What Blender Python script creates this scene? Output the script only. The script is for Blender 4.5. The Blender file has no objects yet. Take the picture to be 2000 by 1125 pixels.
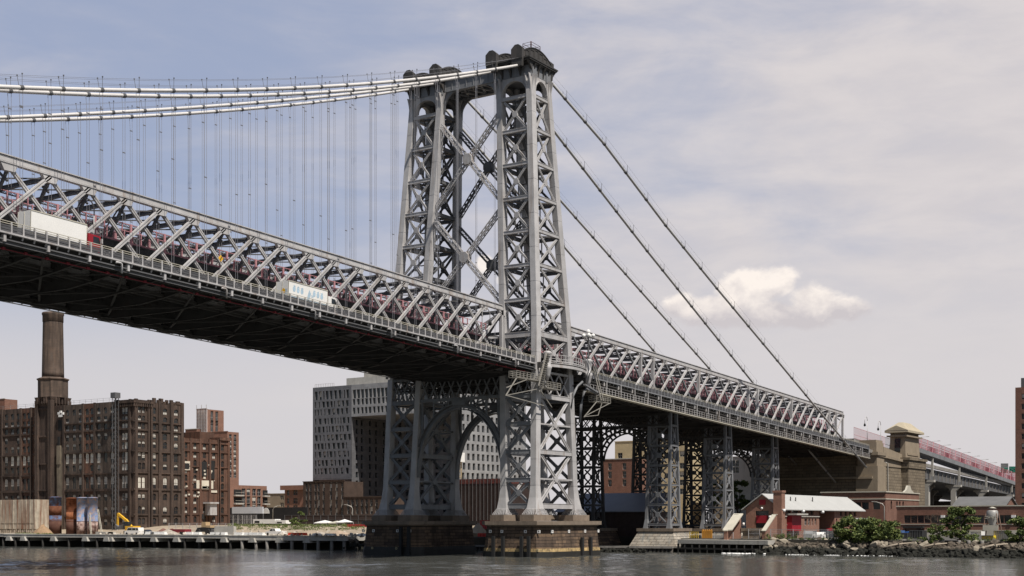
import bpy, math, random
from mathutils import Vector, Matrix
R = math.radians
rnd = random.Random(7)
scene = bpy.context.scene
COL = scene.collection

# ------------------------------------------------------------------ camera
CAM = Vector((-219.77, -143.27, 6.774)); YAW = 0.5852; FPX = 2589.5; YH = 1017.15
cd = bpy.data.cameras.new('camera'); cam = bpy.data.objects.new('camera', cd); COL.objects.link(cam)
cam.location = CAM; cam.rotation_euler = (R(90), 0, YAW - R(90))
cd.sensor_width = 36; cd.lens = FPX / 2000 * 36
cd.shift_y = (YH - 562.5) / 2000
cd.clip_start = 1; cd.clip_end = 20000
scene.camera = cam

# ------------------------------------------------------------------ sun, sky, exposure
SUN_A, SUN_EL = R(251), R(60)          # direction towards the sun: angle in the XY plane, elevation
sv = Vector((math.cos(SUN_A) * math.cos(SUN_EL), math.sin(SUN_A) * math.cos(SUN_EL), math.sin(SUN_EL)))
sl = bpy.data.lights.new('sun', 'SUN'); sun = bpy.data.objects.new('sun', sl); COL.objects.link(sun)
sl.energy = 5.0; sl.angle = R(0.6); sl.color = (1, 0.94, 0.86)
sun.rotation_euler = sv.to_track_quat('Z', 'Y').to_euler()
w = bpy.data.worlds.new("World"); scene.world = w; w.use_nodes = True
scene.view_settings.view_transform = 'Standard'; scene.view_settings.look = 'None'
scene.view_settings.exposure = 0.14; scene.view_settings.gamma = 1.0

def build_sky():
    nt = w.node_tree; N = nt.nodes; L = nt.links; N.clear()
    def nd(t, **k):
        n = N.new(t)
        for a, v in k.items(): setattr(n, a, v)
        return n
    def math_(op, a, b=None, c=None, clamp=False):
        n = nd('ShaderNodeMath', operation=op, use_clamp=clamp)
        for i, v in enumerate((a, b, c)):
            if v is None: continue
            if isinstance(v, (int, float)): n.inputs[i].default_value = v
            else: L.new(v, n.inputs[i])
        return n.outputs[0]
    def noise(vec, scale, detail, rough=.55, dist=0.):
        n = nd('ShaderNodeTexNoise'); L.new(vec, n.inputs['Vector'])
        n.inputs['Scale'].default_value = scale; n.inputs['Detail'].default_value = detail
        n.inputs['Roughness'].default_value = rough; n.inputs['Distortion'].default_value = dist
        return n.outputs['Fac']
    def ramp(f, a, b):
        n = nd('ShaderNodeMapRange', interpolation_type='SMOOTHSTEP'); L.new(f, n.inputs[0])
        n.inputs[1].default_value = a; n.inputs[2].default_value = b
        return n.outputs[0]
    def mix(f, a, b):
        n = nd('ShaderNodeMix', data_type='RGBA'); 
        if isinstance(f, (int, float)): n.inputs[0].default_value = f
        else: L.new(f, n.inputs[0])
        for i, v in ((6, a), (7, b)):
            if isinstance(v, tuple): n.inputs[i].default_value = v + (1,)
            else: L.new(v, n.inputs[i])
        return n.outputs[2]
    tc = nd('ShaderNodeTexCoord')
    # local sky axes: x along the view azimuth, y to its left, z up
    mp = nd('ShaderNodeMapping', vector_type='POINT'); mp.inputs['Rotation'].default_value = (0, 0, -YAW)
    L.new(tc.outputs['Generated'], mp.inputs['Vector'])
    sx = nd('ShaderNodeSeparateXYZ'); L.new(mp.outputs[0], sx.inputs[0])
    az = math_('ARCTAN2', sx.outputs[1], sx.outputs[0])          # left positive, radians
    el = math_('ARCSINE', sx.outputs[2])
    sky = nd('ShaderNodeTexSky', sky_type='NISHITA'); sky.sun_disc = False
    sky.sun_elevation = SUN_EL; sky.sun_rotation = R(90) - SUN_A
    sky.air_density = 1.0; sky.dust_density = 1.5; sky.ozone_density = 1.5
    sk = nd('ShaderNodeVectorMath', operation='SCALE'); L.new(sky.outputs[0], sk.inputs[0]); sk.inputs['Scale'].default_value = 0.095
    # high thin cloud: streaks stretched along the horizon
    cb = nd('ShaderNodeCombineXYZ'); L.new(az, cb.inputs[0]); L.new(math_('MULTIPLY', el, 3.2), cb.inputs[1])
    n1 = noise(cb.outputs[0], 3.1, 6, .55, .6); n2 = noise(cb.outputs[0], 11., 5, .6, .3)
    st = math_('ADD', math_('MULTIPLY', n1, .75), math_('MULTIPLY', n2, .25))
    bias = math_('ADD', st, math_('ADD', math_('MULTIPLY', az, -.62), math_('MULTIPLY', el, -.35)))
    veil = ramp(bias, .16, .66)
    blue = mix(.72, sk.outputs[0], (.40, .45, .61))
    grey = mix(ramp(n2, .3, .7), (.635, .60, .615), (.70, .655, .655))
    base = mix(math_('MULTIPLY', veil, .97), blue, grey)
    # paler, warmer band towards the horizon
    low = ramp(el, .225, .09)
    base = mix(math_('MULTIPLY', low, .88), base, (.665, .635, .645))
    # one cumulus right of the tower and a small one seen through it
    def gauss(a0, e0, wa, we):
        da = math_('DIVIDE', math_('SUBTRACT', az, a0), wa); de = math_('DIVIDE', math_('SUBTRACT', el, e0), we)
        return math_('POWER', 2.718, math_('MULTIPLY', math_('ADD', math_('MULTIPLY', da, da), math_('MULTIPLY', de, de)), -1.))
    def A(px): return -math.atan((px - 1000) / FPX)
    def E(px, py): return math.atan((YH - py) / math.hypot(FPX, px - 1000))
    cv = nd('ShaderNodeCombineXYZ'); L.new(az, cv.inputs[0]); L.new(math_('MULTIPLY', el, 1.25), cv.inputs[1])
    f = None
    for px, py, sa, se, g in ((1470, 560, 72, 40, 1.0), (1425, 566, 46, 30, .8), (1515, 552, 48, 34, .85), (1592, 588, 60, 36, .95), (1405, 600, 80, 34, .8), (1500, 612, 160, 34, .8), (1630, 604, 76, 26, .85),
                              (1345, 598, 64, 28, .8), (1400, 625, 90, 22, .7), (1560, 628, 110, 20, .7), (1690, 612, 40, 16, .45), (945, 515, 22, 22, .75), (985, 545, 20, 18, .7)):
        t = math_('MULTIPLY', gauss(A(px), E(px, py), sa / FPX, se / FPX), g)
        f = t if f is None else math_('MAXIMUM', f, t)
    f = math_('MULTIPLY', f, 1.18)
    nb = noise(cv.outputs[0], 26, 9, .58, .2); nb2 = noise(cv.outputs[0], 75, 6, .6)
    dens = math_('ADD', f, math_('ADD', math_('MULTIPLY', math_('SUBTRACT', nb, .5), 1.15), math_('MULTIPLY', math_('SUBTRACT', nb2, .5), .5)))
    mask = math_('MULTIPLY', ramp(dens, .34, .72), ramp(f, .14, .42))
    hgt = ramp(el, E(1500, 640), E(1500, 545))
    ofs = nd('ShaderNodeVectorMath', operation='ADD'); L.new(cv.outputs[0], ofs.inputs[0]); ofs.inputs[1].default_value = (-.004, .010, 0)
    nb3 = noise(ofs.outputs[0], 26, 9, .58, .2)
    rel = math_('MULTIPLY', math_('SUBTRACT', nb, nb3), 2.6)
    lit = math_('ADD', math_('ADD', math_('MULTIPLY', hgt, 1.1), -.10), rel, clamp=True)
    ccol = mix(lit, (.60, .56, .575), (.985, .90, .83))
    base = mix(math_('MULTIPLY', mask, .95), base, ccol)
    # blue and darker overhead and behind: dimmed beyond the frame to cut fill light
    up = ramp(el, .36, .62)
    dz = nd('ShaderNodeVectorMath', operation='SCALE'); L.new(sk.outputs[0], dz.inputs[0]); dz.inputs['Scale'].default_value = .62
    base = mix(math_('MULTIPLY', up, .95), base, dz.outputs[0])
    back = ramp(math_('ABSOLUTE', az), .42, .95)
    dm = nd('ShaderNodeVectorMath', operation='SCALE'); L.new(sk.outputs[0], dm.inputs[0]); dm.inputs['Scale'].default_value = .6
    base = mix(math_('MULTIPLY', back, .85), base, dm.outputs[0])
    bg = nd('ShaderNodeBackground'); L.new(base, bg.inputs['Color']); bg.inputs['Strength'].default_value = .93
    out = nd('ShaderNodeOutputWorld'); L.new(bg.outputs[0], out.inputs[0])
build_sky()

# ------------------------------------------------------------------ placing: a photo direction meets a known plane of the place
_d = (math.cos(YAW), math.sin(YAW)); _r = (_d[1], -_d[0])
def at(px, py, X=None, Y=None, Z=None, D=None):
    t = (px - 1000) / FPX; u = (YH - py) / FPX
    v = Vector((_d[0] + t * _r[0], _d[1] + t * _r[1], u))
    if D is not None: return CAM + v * D
    for i, c in enumerate((X, Y, Z)):
        if c is not None: return CAM + v * ((c - CAM[i]) / v[i])

# ------------------------------------------------------------------ objects
def tag(o, label=None, cat=None, group=None, kind=None):
    if label: o['label'] = label
    if cat: o['category'] = cat
    if group: o['group'] = group
    if kind: o['kind'] = kind
    return o
ORG = {}
def thing(name, label, cat, loc=(0, 0, 0), rz=0, group=None):
    o = bpy.data.objects.new(name, None); o.empty_display_size = .5; COL.objects.link(o)
    o.location = loc; o.rotation_euler = (0, 0, rz); ORG[o.name] = Vector(loc)
    return tag(o, label, cat, group)
def dup_tree(o, parent=None):
    c = o.copy(); COL.objects.link(c)
    if parent: c.parent = parent
    for ch in o.children: dup_tree(ch, c)
    return c

class MB:
    """collects faces and links them as one mesh object"""
    def __init__(s): s.v = []; s.f = []; s.m = []; s.mi = 0; s.sm = []
    def add(s, vs, fs, smooth=False):
        b = len(s.v); s.v += [tuple(p) for p in vs]
        for f in fs: s.f.append([b + i for i in f]); s.m.append(s.mi); s.sm.append(smooth)
        return s
    def box(s, x0, y0, z0, x1, y1, z1):
        x0, x1 = min(x0, x1), max(x0, x1); y0, y1 = min(y0, y1), max(y0, y1); z0, z1 = min(z0, z1), max(z0, z1)
        return s.add([(x0,y0,z0),(x1,y0,z0),(x1,y1,z0),(x0,y1,z0),(x0,y0,z1),(x1,y0,z1),(x1,y1,z1),(x0,y1,z1)],
                     [(3,2,1,0),(4,5,6,7),(0,1,5,4),(1,2,6,5),(2,3,7,6),(3,0,4,7)])
    def hexa(s, a, b):      # two quads (lists of four points, counter-clockwise from above)
        return s.add(list(a) + list(b), [(3,2,1,0),(4,5,6,7),(0,1,5,4),(1,2,6,5),(2,3,7,6),(3,0,4,7)])
    def beam(s, p, q, wd, h, up=(0, 0, 1)):
        p, q, up = Vector(p), Vector(q), Vector(up); d = (q - p).normalized()
        side = d.cross(up)
        if side.length < 1e-4: side = d.cross(Vector((1, 0, 0)))
        side.normalize(); u = side.cross(d); a = side * wd / 2; b = u * h / 2
        return s.hexa([p - a - b, p + a - b, p + a + b, p - a + b], [q - a - b, q + a - b, q + a + b, q - a + b])
    def ibeam(s, p, q, wd, h, up=(0, 0, 1), t=.07):
        # h across in the up direction between two flanges, wd the flange width
        p, q, up = Vector(p), Vector(q), Vector(up); d = (q - p).normalized(); side = d.cross(up).normalized(); u = side.cross(d)
        o = u * (h / 2 - t / 2)
        s.beam(p + o, q + o, wd, t, up); s.beam(p - o, q - o, wd, t, up); s.beam(p, q, t, h - 2.2 * t, up)
        return s
    def lattice(s, p, q, wd, h, up, n, c=.14, z=.07, faces=(0, 1, 2, 3)):
        p, q, up = Vector(p), Vector(q), Vector(up); d = (q - p).normalized(); side = d.cross(up).normalized(); u = side.cross(d)
        a = side * (wd / 2 - c / 2); b = u * (h / 2 - c / 2)
        cs = [-a - b, a - b, a + b, -a + b]
        for k in cs: s.beam(p + k, q + k, c, c, up)
        for i in faces:
            k0, k1 = cs[i], cs[(i + 1) % 4]; nrm = (k0 + k1).normalized()
            for j in range(n):
                f0, f1 = p.lerp(q, j / n), p.lerp(q, (j + 1) / n)
                s.beam(f0 + k0, f1 + k1, z, .04, nrm)
                s.beam(f0 + k1 + nrm * .05, f1 + k0 + nrm * .05, z, .04, nrm)
        return s
    def tube(s, pts, r, n=8, cap=True):
        pts = [Vector(p) for p in pts]; rings = []
        rr = r if isinstance(r, (list, tuple)) else [r] * len(pts)
        for i, p in enumerate(pts):
            d = (pts[min(i + 1, len(pts) - 1)] - pts[max(i - 1, 0)]).normalized()
            up = Vector((0, 0, 1)) if abs(d.z) < .95 else Vector((1, 0, 0))
            a = d.cross(up).normalized(); b = a.cross(d)
            rings.append([p + (a * math.cos(k * 2 * math.pi / n) + b * math.sin(k * 2 * math.pi / n)) * rr[i] for k in range(n)])
        base = len(s.v); s.v += [tuple(v) for g in rings for v in g]
        for i in range(len(pts) - 1):
            for k in range(n):
                s.f.append([base + i * n + k, base + i * n + (k + 1) % n, base + (i + 1) * n + (k + 1) % n, base + (i + 1) * n + k][::-1]); s.m.append(s.mi); s.sm.append(n > 5)
        if cap:
            s.f.append([base + k for k in range(n)]); s.m.append(s.mi); s.sm.append(False)
            s.f.append([base + (len(pts) - 1) * n + k for k in range(n)][::-1]); s.m.append(s.mi); s.sm.append(False)
        return s
    def prism(s, poly, ax, c0, c1):
        """poly: 2-D outline; ax: axis it is extruded along ('x': poly=(y,z), 'y': poly=(x,z), 'z': poly=(x,y))"""
        def P(a, b, c): return {'x': (c, a, b), 'y': (a, c, b), 'z': (a, b, c)}[ax]
        n = len(poly)
        vs = [P(a, b, c0) for a, b in poly] + [P(a, b, c1) for a, b in poly]
        fs = [list(range(n))[::-1], list(range(n, 2 * n))] + [[i, (i + 1) % n, n + (i + 1) % n, n + i] for i in range(n)]
        return s.add(vs, fs)
    def lathe(s, prof, cx, cy, n=24, smooth=True):
        rings = [[(cx + r * math.cos(2 * math.pi * k / n), cy + r * math.sin(2 * math.pi * k / n), z) for k in range(n)] for r, z in prof]
        b = len(s.v); s.v += [v for g in rings for v in g]
        for i in range(len(prof) - 1):
            for k in range(n):
                s.f.append([b + i * n + k, b + i * n + (k + 1) % n, b + (i + 1) * n + (k + 1) % n, b + (i + 1) * n + k]); s.m.append(s.mi); s.sm.append(smooth)
        s.f.append([b + k for k in range(n)][::-1]); s.m.append(s.mi); s.sm.append(False)
        s.f.append([b + (len(prof) - 1) * n + k for k in range(n)]); s.m.append(s.mi); s.sm.append(False)
        return s
    def build(s, name, mat, parent=None, label=None, fix=True, local=False):
        me = bpy.data.meshes.new(name)
        off = Vector((0, 0, 0))
        if parent is not None and not local:
            r = parent
            while r.parent: r = r.parent
            off = ORG.get(r.name, off)
        me.from_pydata([(a - off.x, b - off.y, c - off.z) for a, b, c in s.v], [], s.f)
        mats = mat if isinstance(mat, (list, tuple)) else [mat]
        for m in mats: me.materials.append(m)
        me.polygons.foreach_set('material_index', s.m); me.polygons.foreach_set('use_smooth', s.sm)
        me.validate(); me.update()
        if fix:
            import bmesh
            bm = bmesh.new(); bm.from_mesh(me); bmesh.ops.recalc_face_normals(bm, faces=bm.faces); bm.to_mesh(me); bm.free()
        o = bpy.data.objects.new(name, me); COL.objects.link(o)
        if parent is not None: o.parent = parent
        if label: o['label'] = label
        return o

# ------------------------------------------------------------------ materials
def mat(name, col, rough=.7, metal=0., var=.25, vscale=.35, dirt=None, dirt_amt=0., streak=False, bump=0., bscale=3., spec=.4, tex=None, wet=None, orand=0.):
    m = bpy.data.materials.new(name); m.use_nodes = True; nt = m.node_tree; N = nt.nodes; L = nt.links
    b = N['Principled BSDF']; b.inputs['Roughness'].default_value = rough; b.inputs['Metallic'].default_value = metal
    b.inputs['Specular IOR Level'].default_value = spec
    tc = N.new('ShaderNodeTexCoord'); geo = N.new('ShaderNodeNewGeometry'); vec = geo.outputs['Position']
    def noise(scale, detail=5, sc=None, rough=.6):
        n = N.new('ShaderNodeTexNoise'); n.inputs['Scale'].default_value = scale; n.inputs['Detail'].default_value = detail; n.inputs['Roughness'].default_value = rough
        if sc:
            mp = N.new('ShaderNodeMapping'); mp.inputs['Scale'].default_value = sc; L.new(vec, mp.inputs[0]); L.new(mp.outputs[0], n.inputs['Vector'])
        else: L.new(vec, n.inputs['Vector'])
        return n.outputs['Fac']
    def mix(f, a, c, mode='MIX'):
        n = N.new('ShaderNodeMix'); n.data_type = 'RGBA'; n.blend_type = mode
        if isinstance(f, (int, float)): n.inputs[0].default_value = f
        else: L.new(f, n.inputs[0])
        for i, v in ((6, a), (7, c)):
            if isinstance(v, tuple): n.inputs[i].default_value = (v + (1,))[:4]
            else: L.new(v, n.inputs[i])
        return n.outputs[2]
    def rng(f, a, c, lo=0., hi=1.):
        n = N.new('ShaderNodeMapRange'); L.new(f, n.inputs[0]); n.inputs[1].default_value = a; n.inputs[2].default_value = c; n.inputs[3].default_value = lo; n.inputs[4].default_value = hi
        return n.outputs[0]
    c = col
    nmix = None
    if tex and tex[0] == 'brick':
        # courses follow any upright wall: u runs along x+y, v is height
        _, bw, bh, c2, mortar, msize = tex
        sx = N.new('ShaderNodeSeparateXYZ'); L.new(vec, sx.inputs[0])
        ad = N.new('ShaderNodeMath'); ad.operation = 'ADD'; L.new(sx.outputs[0], ad.inputs[0]); L.new(sx.outputs[1], ad.inputs[1])
        cb = N.new('ShaderNodeCombineXYZ'); L.new(ad.outputs[0], cb.inputs[0]); L.new(sx.outputs[2], cb.inputs[1])
        br = N.new('ShaderNodeTexBrick'); L.new(cb.outputs[0], br.inputs['Vector'])
        br.inputs['Scale'].default_value = 1; br.inputs['Brick Width'].default_value = bw; br.inputs['Row Height'].default_value = bh
        br.inputs['Mortar Size'].default_value = msize; br.inputs['Mortar Smooth'].default_value = .3; br.inputs['Bias'].default_value = 0
        br.inputs['Color1'].default_value = col + (1,); br.inputs['Color2'].default_value = c2 + (1,); br.inputs['Mortar'].default_value = mortar + (1,)
        c = br.outputs['Color']
        if bump:
            bp = N.new('ShaderNodeBump'); bp.inputs['Strength'].default_value = bump; bp.inputs['Distance'].default_value = .12; bp.invert = True
            L.new(br.outputs['Fac'], bp.inputs['Height'])
            nn = noise(bscale, 4); bp2 = N.new('ShaderNodeBump'); bp2.inputs['Strength'].default_value = bump * .8; bp2.inputs['Distance'].default_value = .1
            L.new(nn, bp2.inputs['Height']); L.new(bp.outputs[0], bp2.inputs['Normal']); L.new(bp2.outputs[0], b.inputs['Normal'])
    elif bump:
        bp = N.new('ShaderNodeBump'); bp.inputs['Strength'].default_value = bump; bp.inputs['Distance'].default_value = .1
        L.new(noise(bscale, 6), bp.inputs['Height']); L.new(bp.outputs[0], b.inputs['Normal'])
    if var:
        f = noise(vscale, 6, rough=.65)
        k = rng(f, .25, .75, 1 - var, 1 + var)
        cx = N.new('ShaderNodeCombineColor')
        for i in range(3): L.new(k, cx.inputs[i])
        c = mix(1., c, cx.outputs[0], 'MULTIPLY')
    if dirt:
        sc = (1.6, 1.6, .12) if streak else None
        f = rng(noise(.55 if streak else vscale * 2.3, 7, sc), .62 - .35 * dirt_amt, .80 - .25 * dirt_amt)
        mul = N.new('ShaderNodeMath'); mul.operation = 'MULTIPLY'; L.new(f, mul.inputs[0]); mul.inputs[1].default_value = min(1, .45 + dirt_amt)
        c = mix(mul.outputs[0], c, dirt)
    if orand:      # members repainted at different times differ a little in tone
        oi = N.new('ShaderNodeObjectInfo'); k = rng(oi.outputs['Random'], 0, 1, 1 - orand, 1 + orand); cx = N.new('ShaderNodeCombineColor')
        for i in range(3): L.new(k, cx.inputs[i])
        c = mix(1., c, cx.outputs[0], 'MULTIPLY')
    if wet is not None:      # tide line: dark weed and wet stone below this height
        sz = N.new('ShaderNodeSeparateXYZ'); L.new(vec, sz.inputs[0]); ad = N.new('ShaderNodeMath'); ad.operation = 'ADD'; L.new(sz.outputs[2], ad.inputs[0]); L.new(rng(noise(.8, 4), .2, .8, -.5, .5), ad.inputs[1])
        c = mix(rng(ad.outputs[0], wet - .15, wet + .25), (.016, .016, .012), c)
    if isinstance(c, tuple): b.inputs['Base Color'].default_value = c + (1,)
    else: L.new(c, b.inputs['Base Color'])
    return m

STEEL = mat('painted grey steel', (.44, .428, .424), .55, 0, .22, .4, (.24, .17, .12), .24, True, orand=.12)
STEELB = mat('blue grey painted steel', (.20, .205, .215), .5, 0, .2, .4, (.12, .095, .075), .22, True, orand=.12)  # below the deck it is the same grey paint with shade put in
STEELD = mat('grimy steel with painted shade', (.058, .055, .053), .8, 0, .3, .4, (.07, .045, .035), .2)  # base colour darkened to stand in for shade under the deck
STEELM = mat('dark grey truss steel', (.115, .115, .118), .6, 0, .2, .5, (.09, .07, .06), .15)  # also stands in for shade on inner and rear members
CAPST = mat('sooty black tower cap steel', (.055, .052, .05), .7, 0, .3, .6, (.12, .10, .09), .2, True)
CABLE = mat('white painted cable wrap', (.62, .60, .58), .5, 0, .08, .6)
ROPE = mat('galvanised suspender rope', (.22, .22, .24), .5, .3, .1)
PINK = mat('faded red walkway paint', (.46, .22, .24), .6, 0, .2, .7)
PINKL = mat('sun bleached pink paint', (.50, .25, .27), .6, 0, .15, .7)
REDP = mat('red conduit paint', (.22, .02, .03), .6, 0, .2)
ASPH = mat('asphalt deck', (.05, .05, .052), .9, 0, .2)
CREAM = mat('cream galvanised rail', (.50, .47, .39), .5, 0, .15)
CONC = mat('pale concrete', (.42, .40, .36), .85, 0, .18, .5, (.24, .22, .19), .25, True, .15)
CONCD = mat('grey stained concrete', (.24, .225, .205), .85, 0, .25, .4, (.10, .09, .08), .35, True, .2)
WHITE = mat('white paint', (.80, .79, .76), .5, 0, .06)
BLACK = mat('black rubber', (.02, .02, .02), .7, 0, .2)
GLASS = mat('dark window glass', (.02, .024, .028), .08, 0, .3, .3, spec=.8)
SNOWG = mat('pale window board', (.72, .69, .60), .6, 0, .2, .8)
YELLOW = mat('machine yellow paint', (.75, .42, .03), .5, 0, .12)
RED = mat('red paint', (.30, .014, .025), .5, 0, .15)

# ================================================================== the suspension bridge
PAN = 6.096
TY = (0.0, 20.54); YC = 10.27
YS, YN = -7.8, 28.3
def T(X): return 47.69 - .0341 * X if X < 0 else 47.69 - .0394 * X
XM = [-7.23 - PAN * k for k in range(0, 24)]            # main span nodes
XS0 = 25.19 - 2 * 6.112
XS = [XS0 + 6.112 * k for k in range(0, 29)]            # side span nodes to 184 m
bridge = thing('suspension_bridge', 'grey steel suspension bridge with latticed tower and white cables crossing the river', 'bridge', (0, YC, 0))

# ---- deck
def deck():
    xs = [-150, -100, -50, 0, 50, 100, 150, 196]
    m = MB()
    for a, b in zip(xs, xs[1:]):
        for y0, y1, zt, zb in ((YS + .3, YN - 1.6, -11.2, -11.5),):
            m.hexa([(a, y0, T(a) + zb), (b, y0, T(b) + zb), (b, y1, T(b) + zb), (a, y1, T(a) + zb)], [(a, y0, T(a) + zt), (b, y0, T(b) + zt), (b, y1, T(b) + zt), (a, y1, T(a) + zt)])
    d = m.build('deck', [ASPH], bridge)
    m = MB()
    for y in (-5.6, -3.2, 2.4, 5., 7.6, 10.27, 13, 15.5, 18.1, 23.7):
        for a, b in zip(xs, xs[1:]):
            m.beam((a, y, T(a) - 11.9), (b, y, T(b) - 11.9), .3, .68)
    for y in (-.8, .8, 19.7, 21.3):
        for a, b in zip(xs, xs[1:]): m.beam((a, y, T(a) - 12.75), (b, y, T(b) - 12.75), .35, .4)
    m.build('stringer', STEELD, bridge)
    for i, X in enumerate([x for x in XM] + XS + [0.5, 6]):
        t = T(X); m = MB()
        poly = [(YS + .4, t - 11.56), (YS + .4, t - 12.15), (-1, t - 13.0), (4, t - 13.5), (16.5, t - 13.4), (21.0, t - 12.8), (YN - 1.2, t - 11.95), (YN - .1, t - 11.7), (YN - .1, t - 11.45), (YN - 1.6, t - 11.45)]
        m.prism(poly, 'x', X - .05, X + .05)
        lo = poly[1:8]
        for (a, b), (c, d_) in zip(lo, lo[1:]): m.beam((X, a, b), (X, c, d_), .42, .06, (0, 0, 1))
        for y in (-4.5, -1.5, 2, 5.5, 9, 12, 15, 18.5, 22): m.box(X - .16, y - .04, t - 12.4, X + .16, y + .04, t - 11.7)
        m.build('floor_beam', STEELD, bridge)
    # lateral bracing under the floor
    m = MB(); n = XM[::2] + [0] + XS[::2]; n = sorted(n)
    for j, (a, b) in enumerate(zip(n, n[1:])):
        m.beam((a, YS + 1, T(a) - 12.9), (b, YC, T(b) - 13.2), .3, .14); m.beam((a, YN - 2, T(a) - 12.0), (b, YC, T(b) - 13.2), .3, .14)
        m.beam((a, YC, T(a) - 13.6), (b, YS + 1, T(b) - 12.6), .3, .14); m.beam((a, YC, T(a) - 13.6), (b, YN - 2, T(b) - 12.0), .3, .14)
    m.build('lateral_bracing', STEELD, bridge)
    # parapets: recessed channel panels between pale upright posts, thin rails on top; one per span and side
    PANEL = mat('dark parapet panel', (.085, .085, .09), .6, 0, .25, 1.)
    for side, (y, sg) in enumerate(((YS, -1), (YN, 1))):
        for x0, x1, st in ((-150, -7.5, 1.625), (11.0, 186, 1.53)):
            pm, rm, po, fl = MB(), MB(), MB(), MB()
            n = int((x1 - x0) / st); st = (x1 - x0) / n
            for a, b in [(x0 + (x1 - x0) * k / 8, x0 + (x1 - x0) * (k + 1) / 8) for k in range(8)]:
                for zo, h, th in ((-10.42, .2, .10), (-10.72, .28, .16), (-11.05, .26, .10)):
                    pm.beam((a, y, T(a) + zo), (b, y, T(b) + zo), th, h)
                fl.beam((a, y, T(a) - 11.3), (b, y, T(b) - 11.3), .5, .2)
                for zo in (-9.9, -10.16): rm.beam((a, y + sg * .05, T(a) + zo), (b, y + sg * .05, T(b) + zo), .10, .07)
            for k in range(n + 1):
                X = x0 + st * k; t = T(X)
                po.box(X - .085, y - .14, t - 11.2, X + .085, y + .14, t - 9.95)
                po.beam((X, y + sg * .12, t - 11.15), (X, y - sg * .18, t - 11.75), .18, .14)
            p = pm.build('parapet', PANEL, bridge); rm.build('rail', CREAM, p)
            if side == 0 and x0 < 0:
                for q0 in range(0, len(po.v), 16):
                    u_ = MB(); u_.v = po.v[q0:q0 + 16]; u_.f = [[i - q0 for i in f] for f in po.f[q0 // 16 * 12:q0 // 16 * 12 + 12]]; u_.m = [0] * 12; u_.sm = [False] * 12; u_.build('parapet_post', STEEL, p)
            else: po.build('parapet_posts', STEELB, p)['kind'] = 'stuff'
            fl.build('kerb_flange', STEEL if x0 < 0 else STEELB, p)
        # lower edge beam with brackets under every panel point, red conduit below
        for x0, x1 in ((-150, -2), (8, 186)):
            m = MB(); rd = MB()
            for a, b in [(x0 + (x1 - x0) * k / 6, x0 + (x1 - x0) * (k + 1) / 6) for k in range(6)]:
                if side: m.beam((a, y, T(a) - 11.68), (b, y, T(b) - 11.68), .2, .13); continue
                m.beam((a, y - sg * .15, T(a) - 12.05), (b, y - sg * .15, T(b) - 12.05), .28, .16)
                m.beam((a, y - sg * .4, T(a) - 12.30), (b, y - sg * .4, T(b) - 12.30), .1, .36)
                m.beam((a, y - sg * .3, T(a) - 12.52), (b, y - sg * .3, T(b) - 12.52), .3, .08)
                if x0 < 0 and side == 0: rd.beam((a, y + 1.2, T(a) - 12.95), (b, y + 1.2, T(b) - 12.95), .14, .10)
            m.build('edge_beam', STEELM if x0 < 0 else STEELD, bridge)  # side span beam darkened to paint in the shade below the parapet
            if x0 < 0 and side == 0:
                X = -150
                while X < -4:
                    rd.box(X, y + 1.05, T(X) - 13.05, X + .4, y + 1.3, T(X) - 12.75); X += 3.048
                rd.build('conduit', REDP, bridge)
    for X in XM + XS:
        if X > 184 or X < -135: continue
        m = MB(); t = T(X)
        m.box(X - .17, YS - .12, t - 12.35, X + .17, YS + .5, t - 11.5); m.build('bracket', STEEL, bridge)
    for k in range(1, 20, 3):
        X = XM[k] - 1.4; t = T(X); m = MB()
        m.tube([(X - .75, YS - .25, t - 11.75), (X - .70, YS - .28, t - 11.60), (X - .1, YS - .30, t - 11.62), (X + .1, YS - .30, t - 11.72), (X + .12, YS - .30, t - 12.9)], .13, 8)
        m.build('drain_pipe', STEEL, bridge)
deck()

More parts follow.
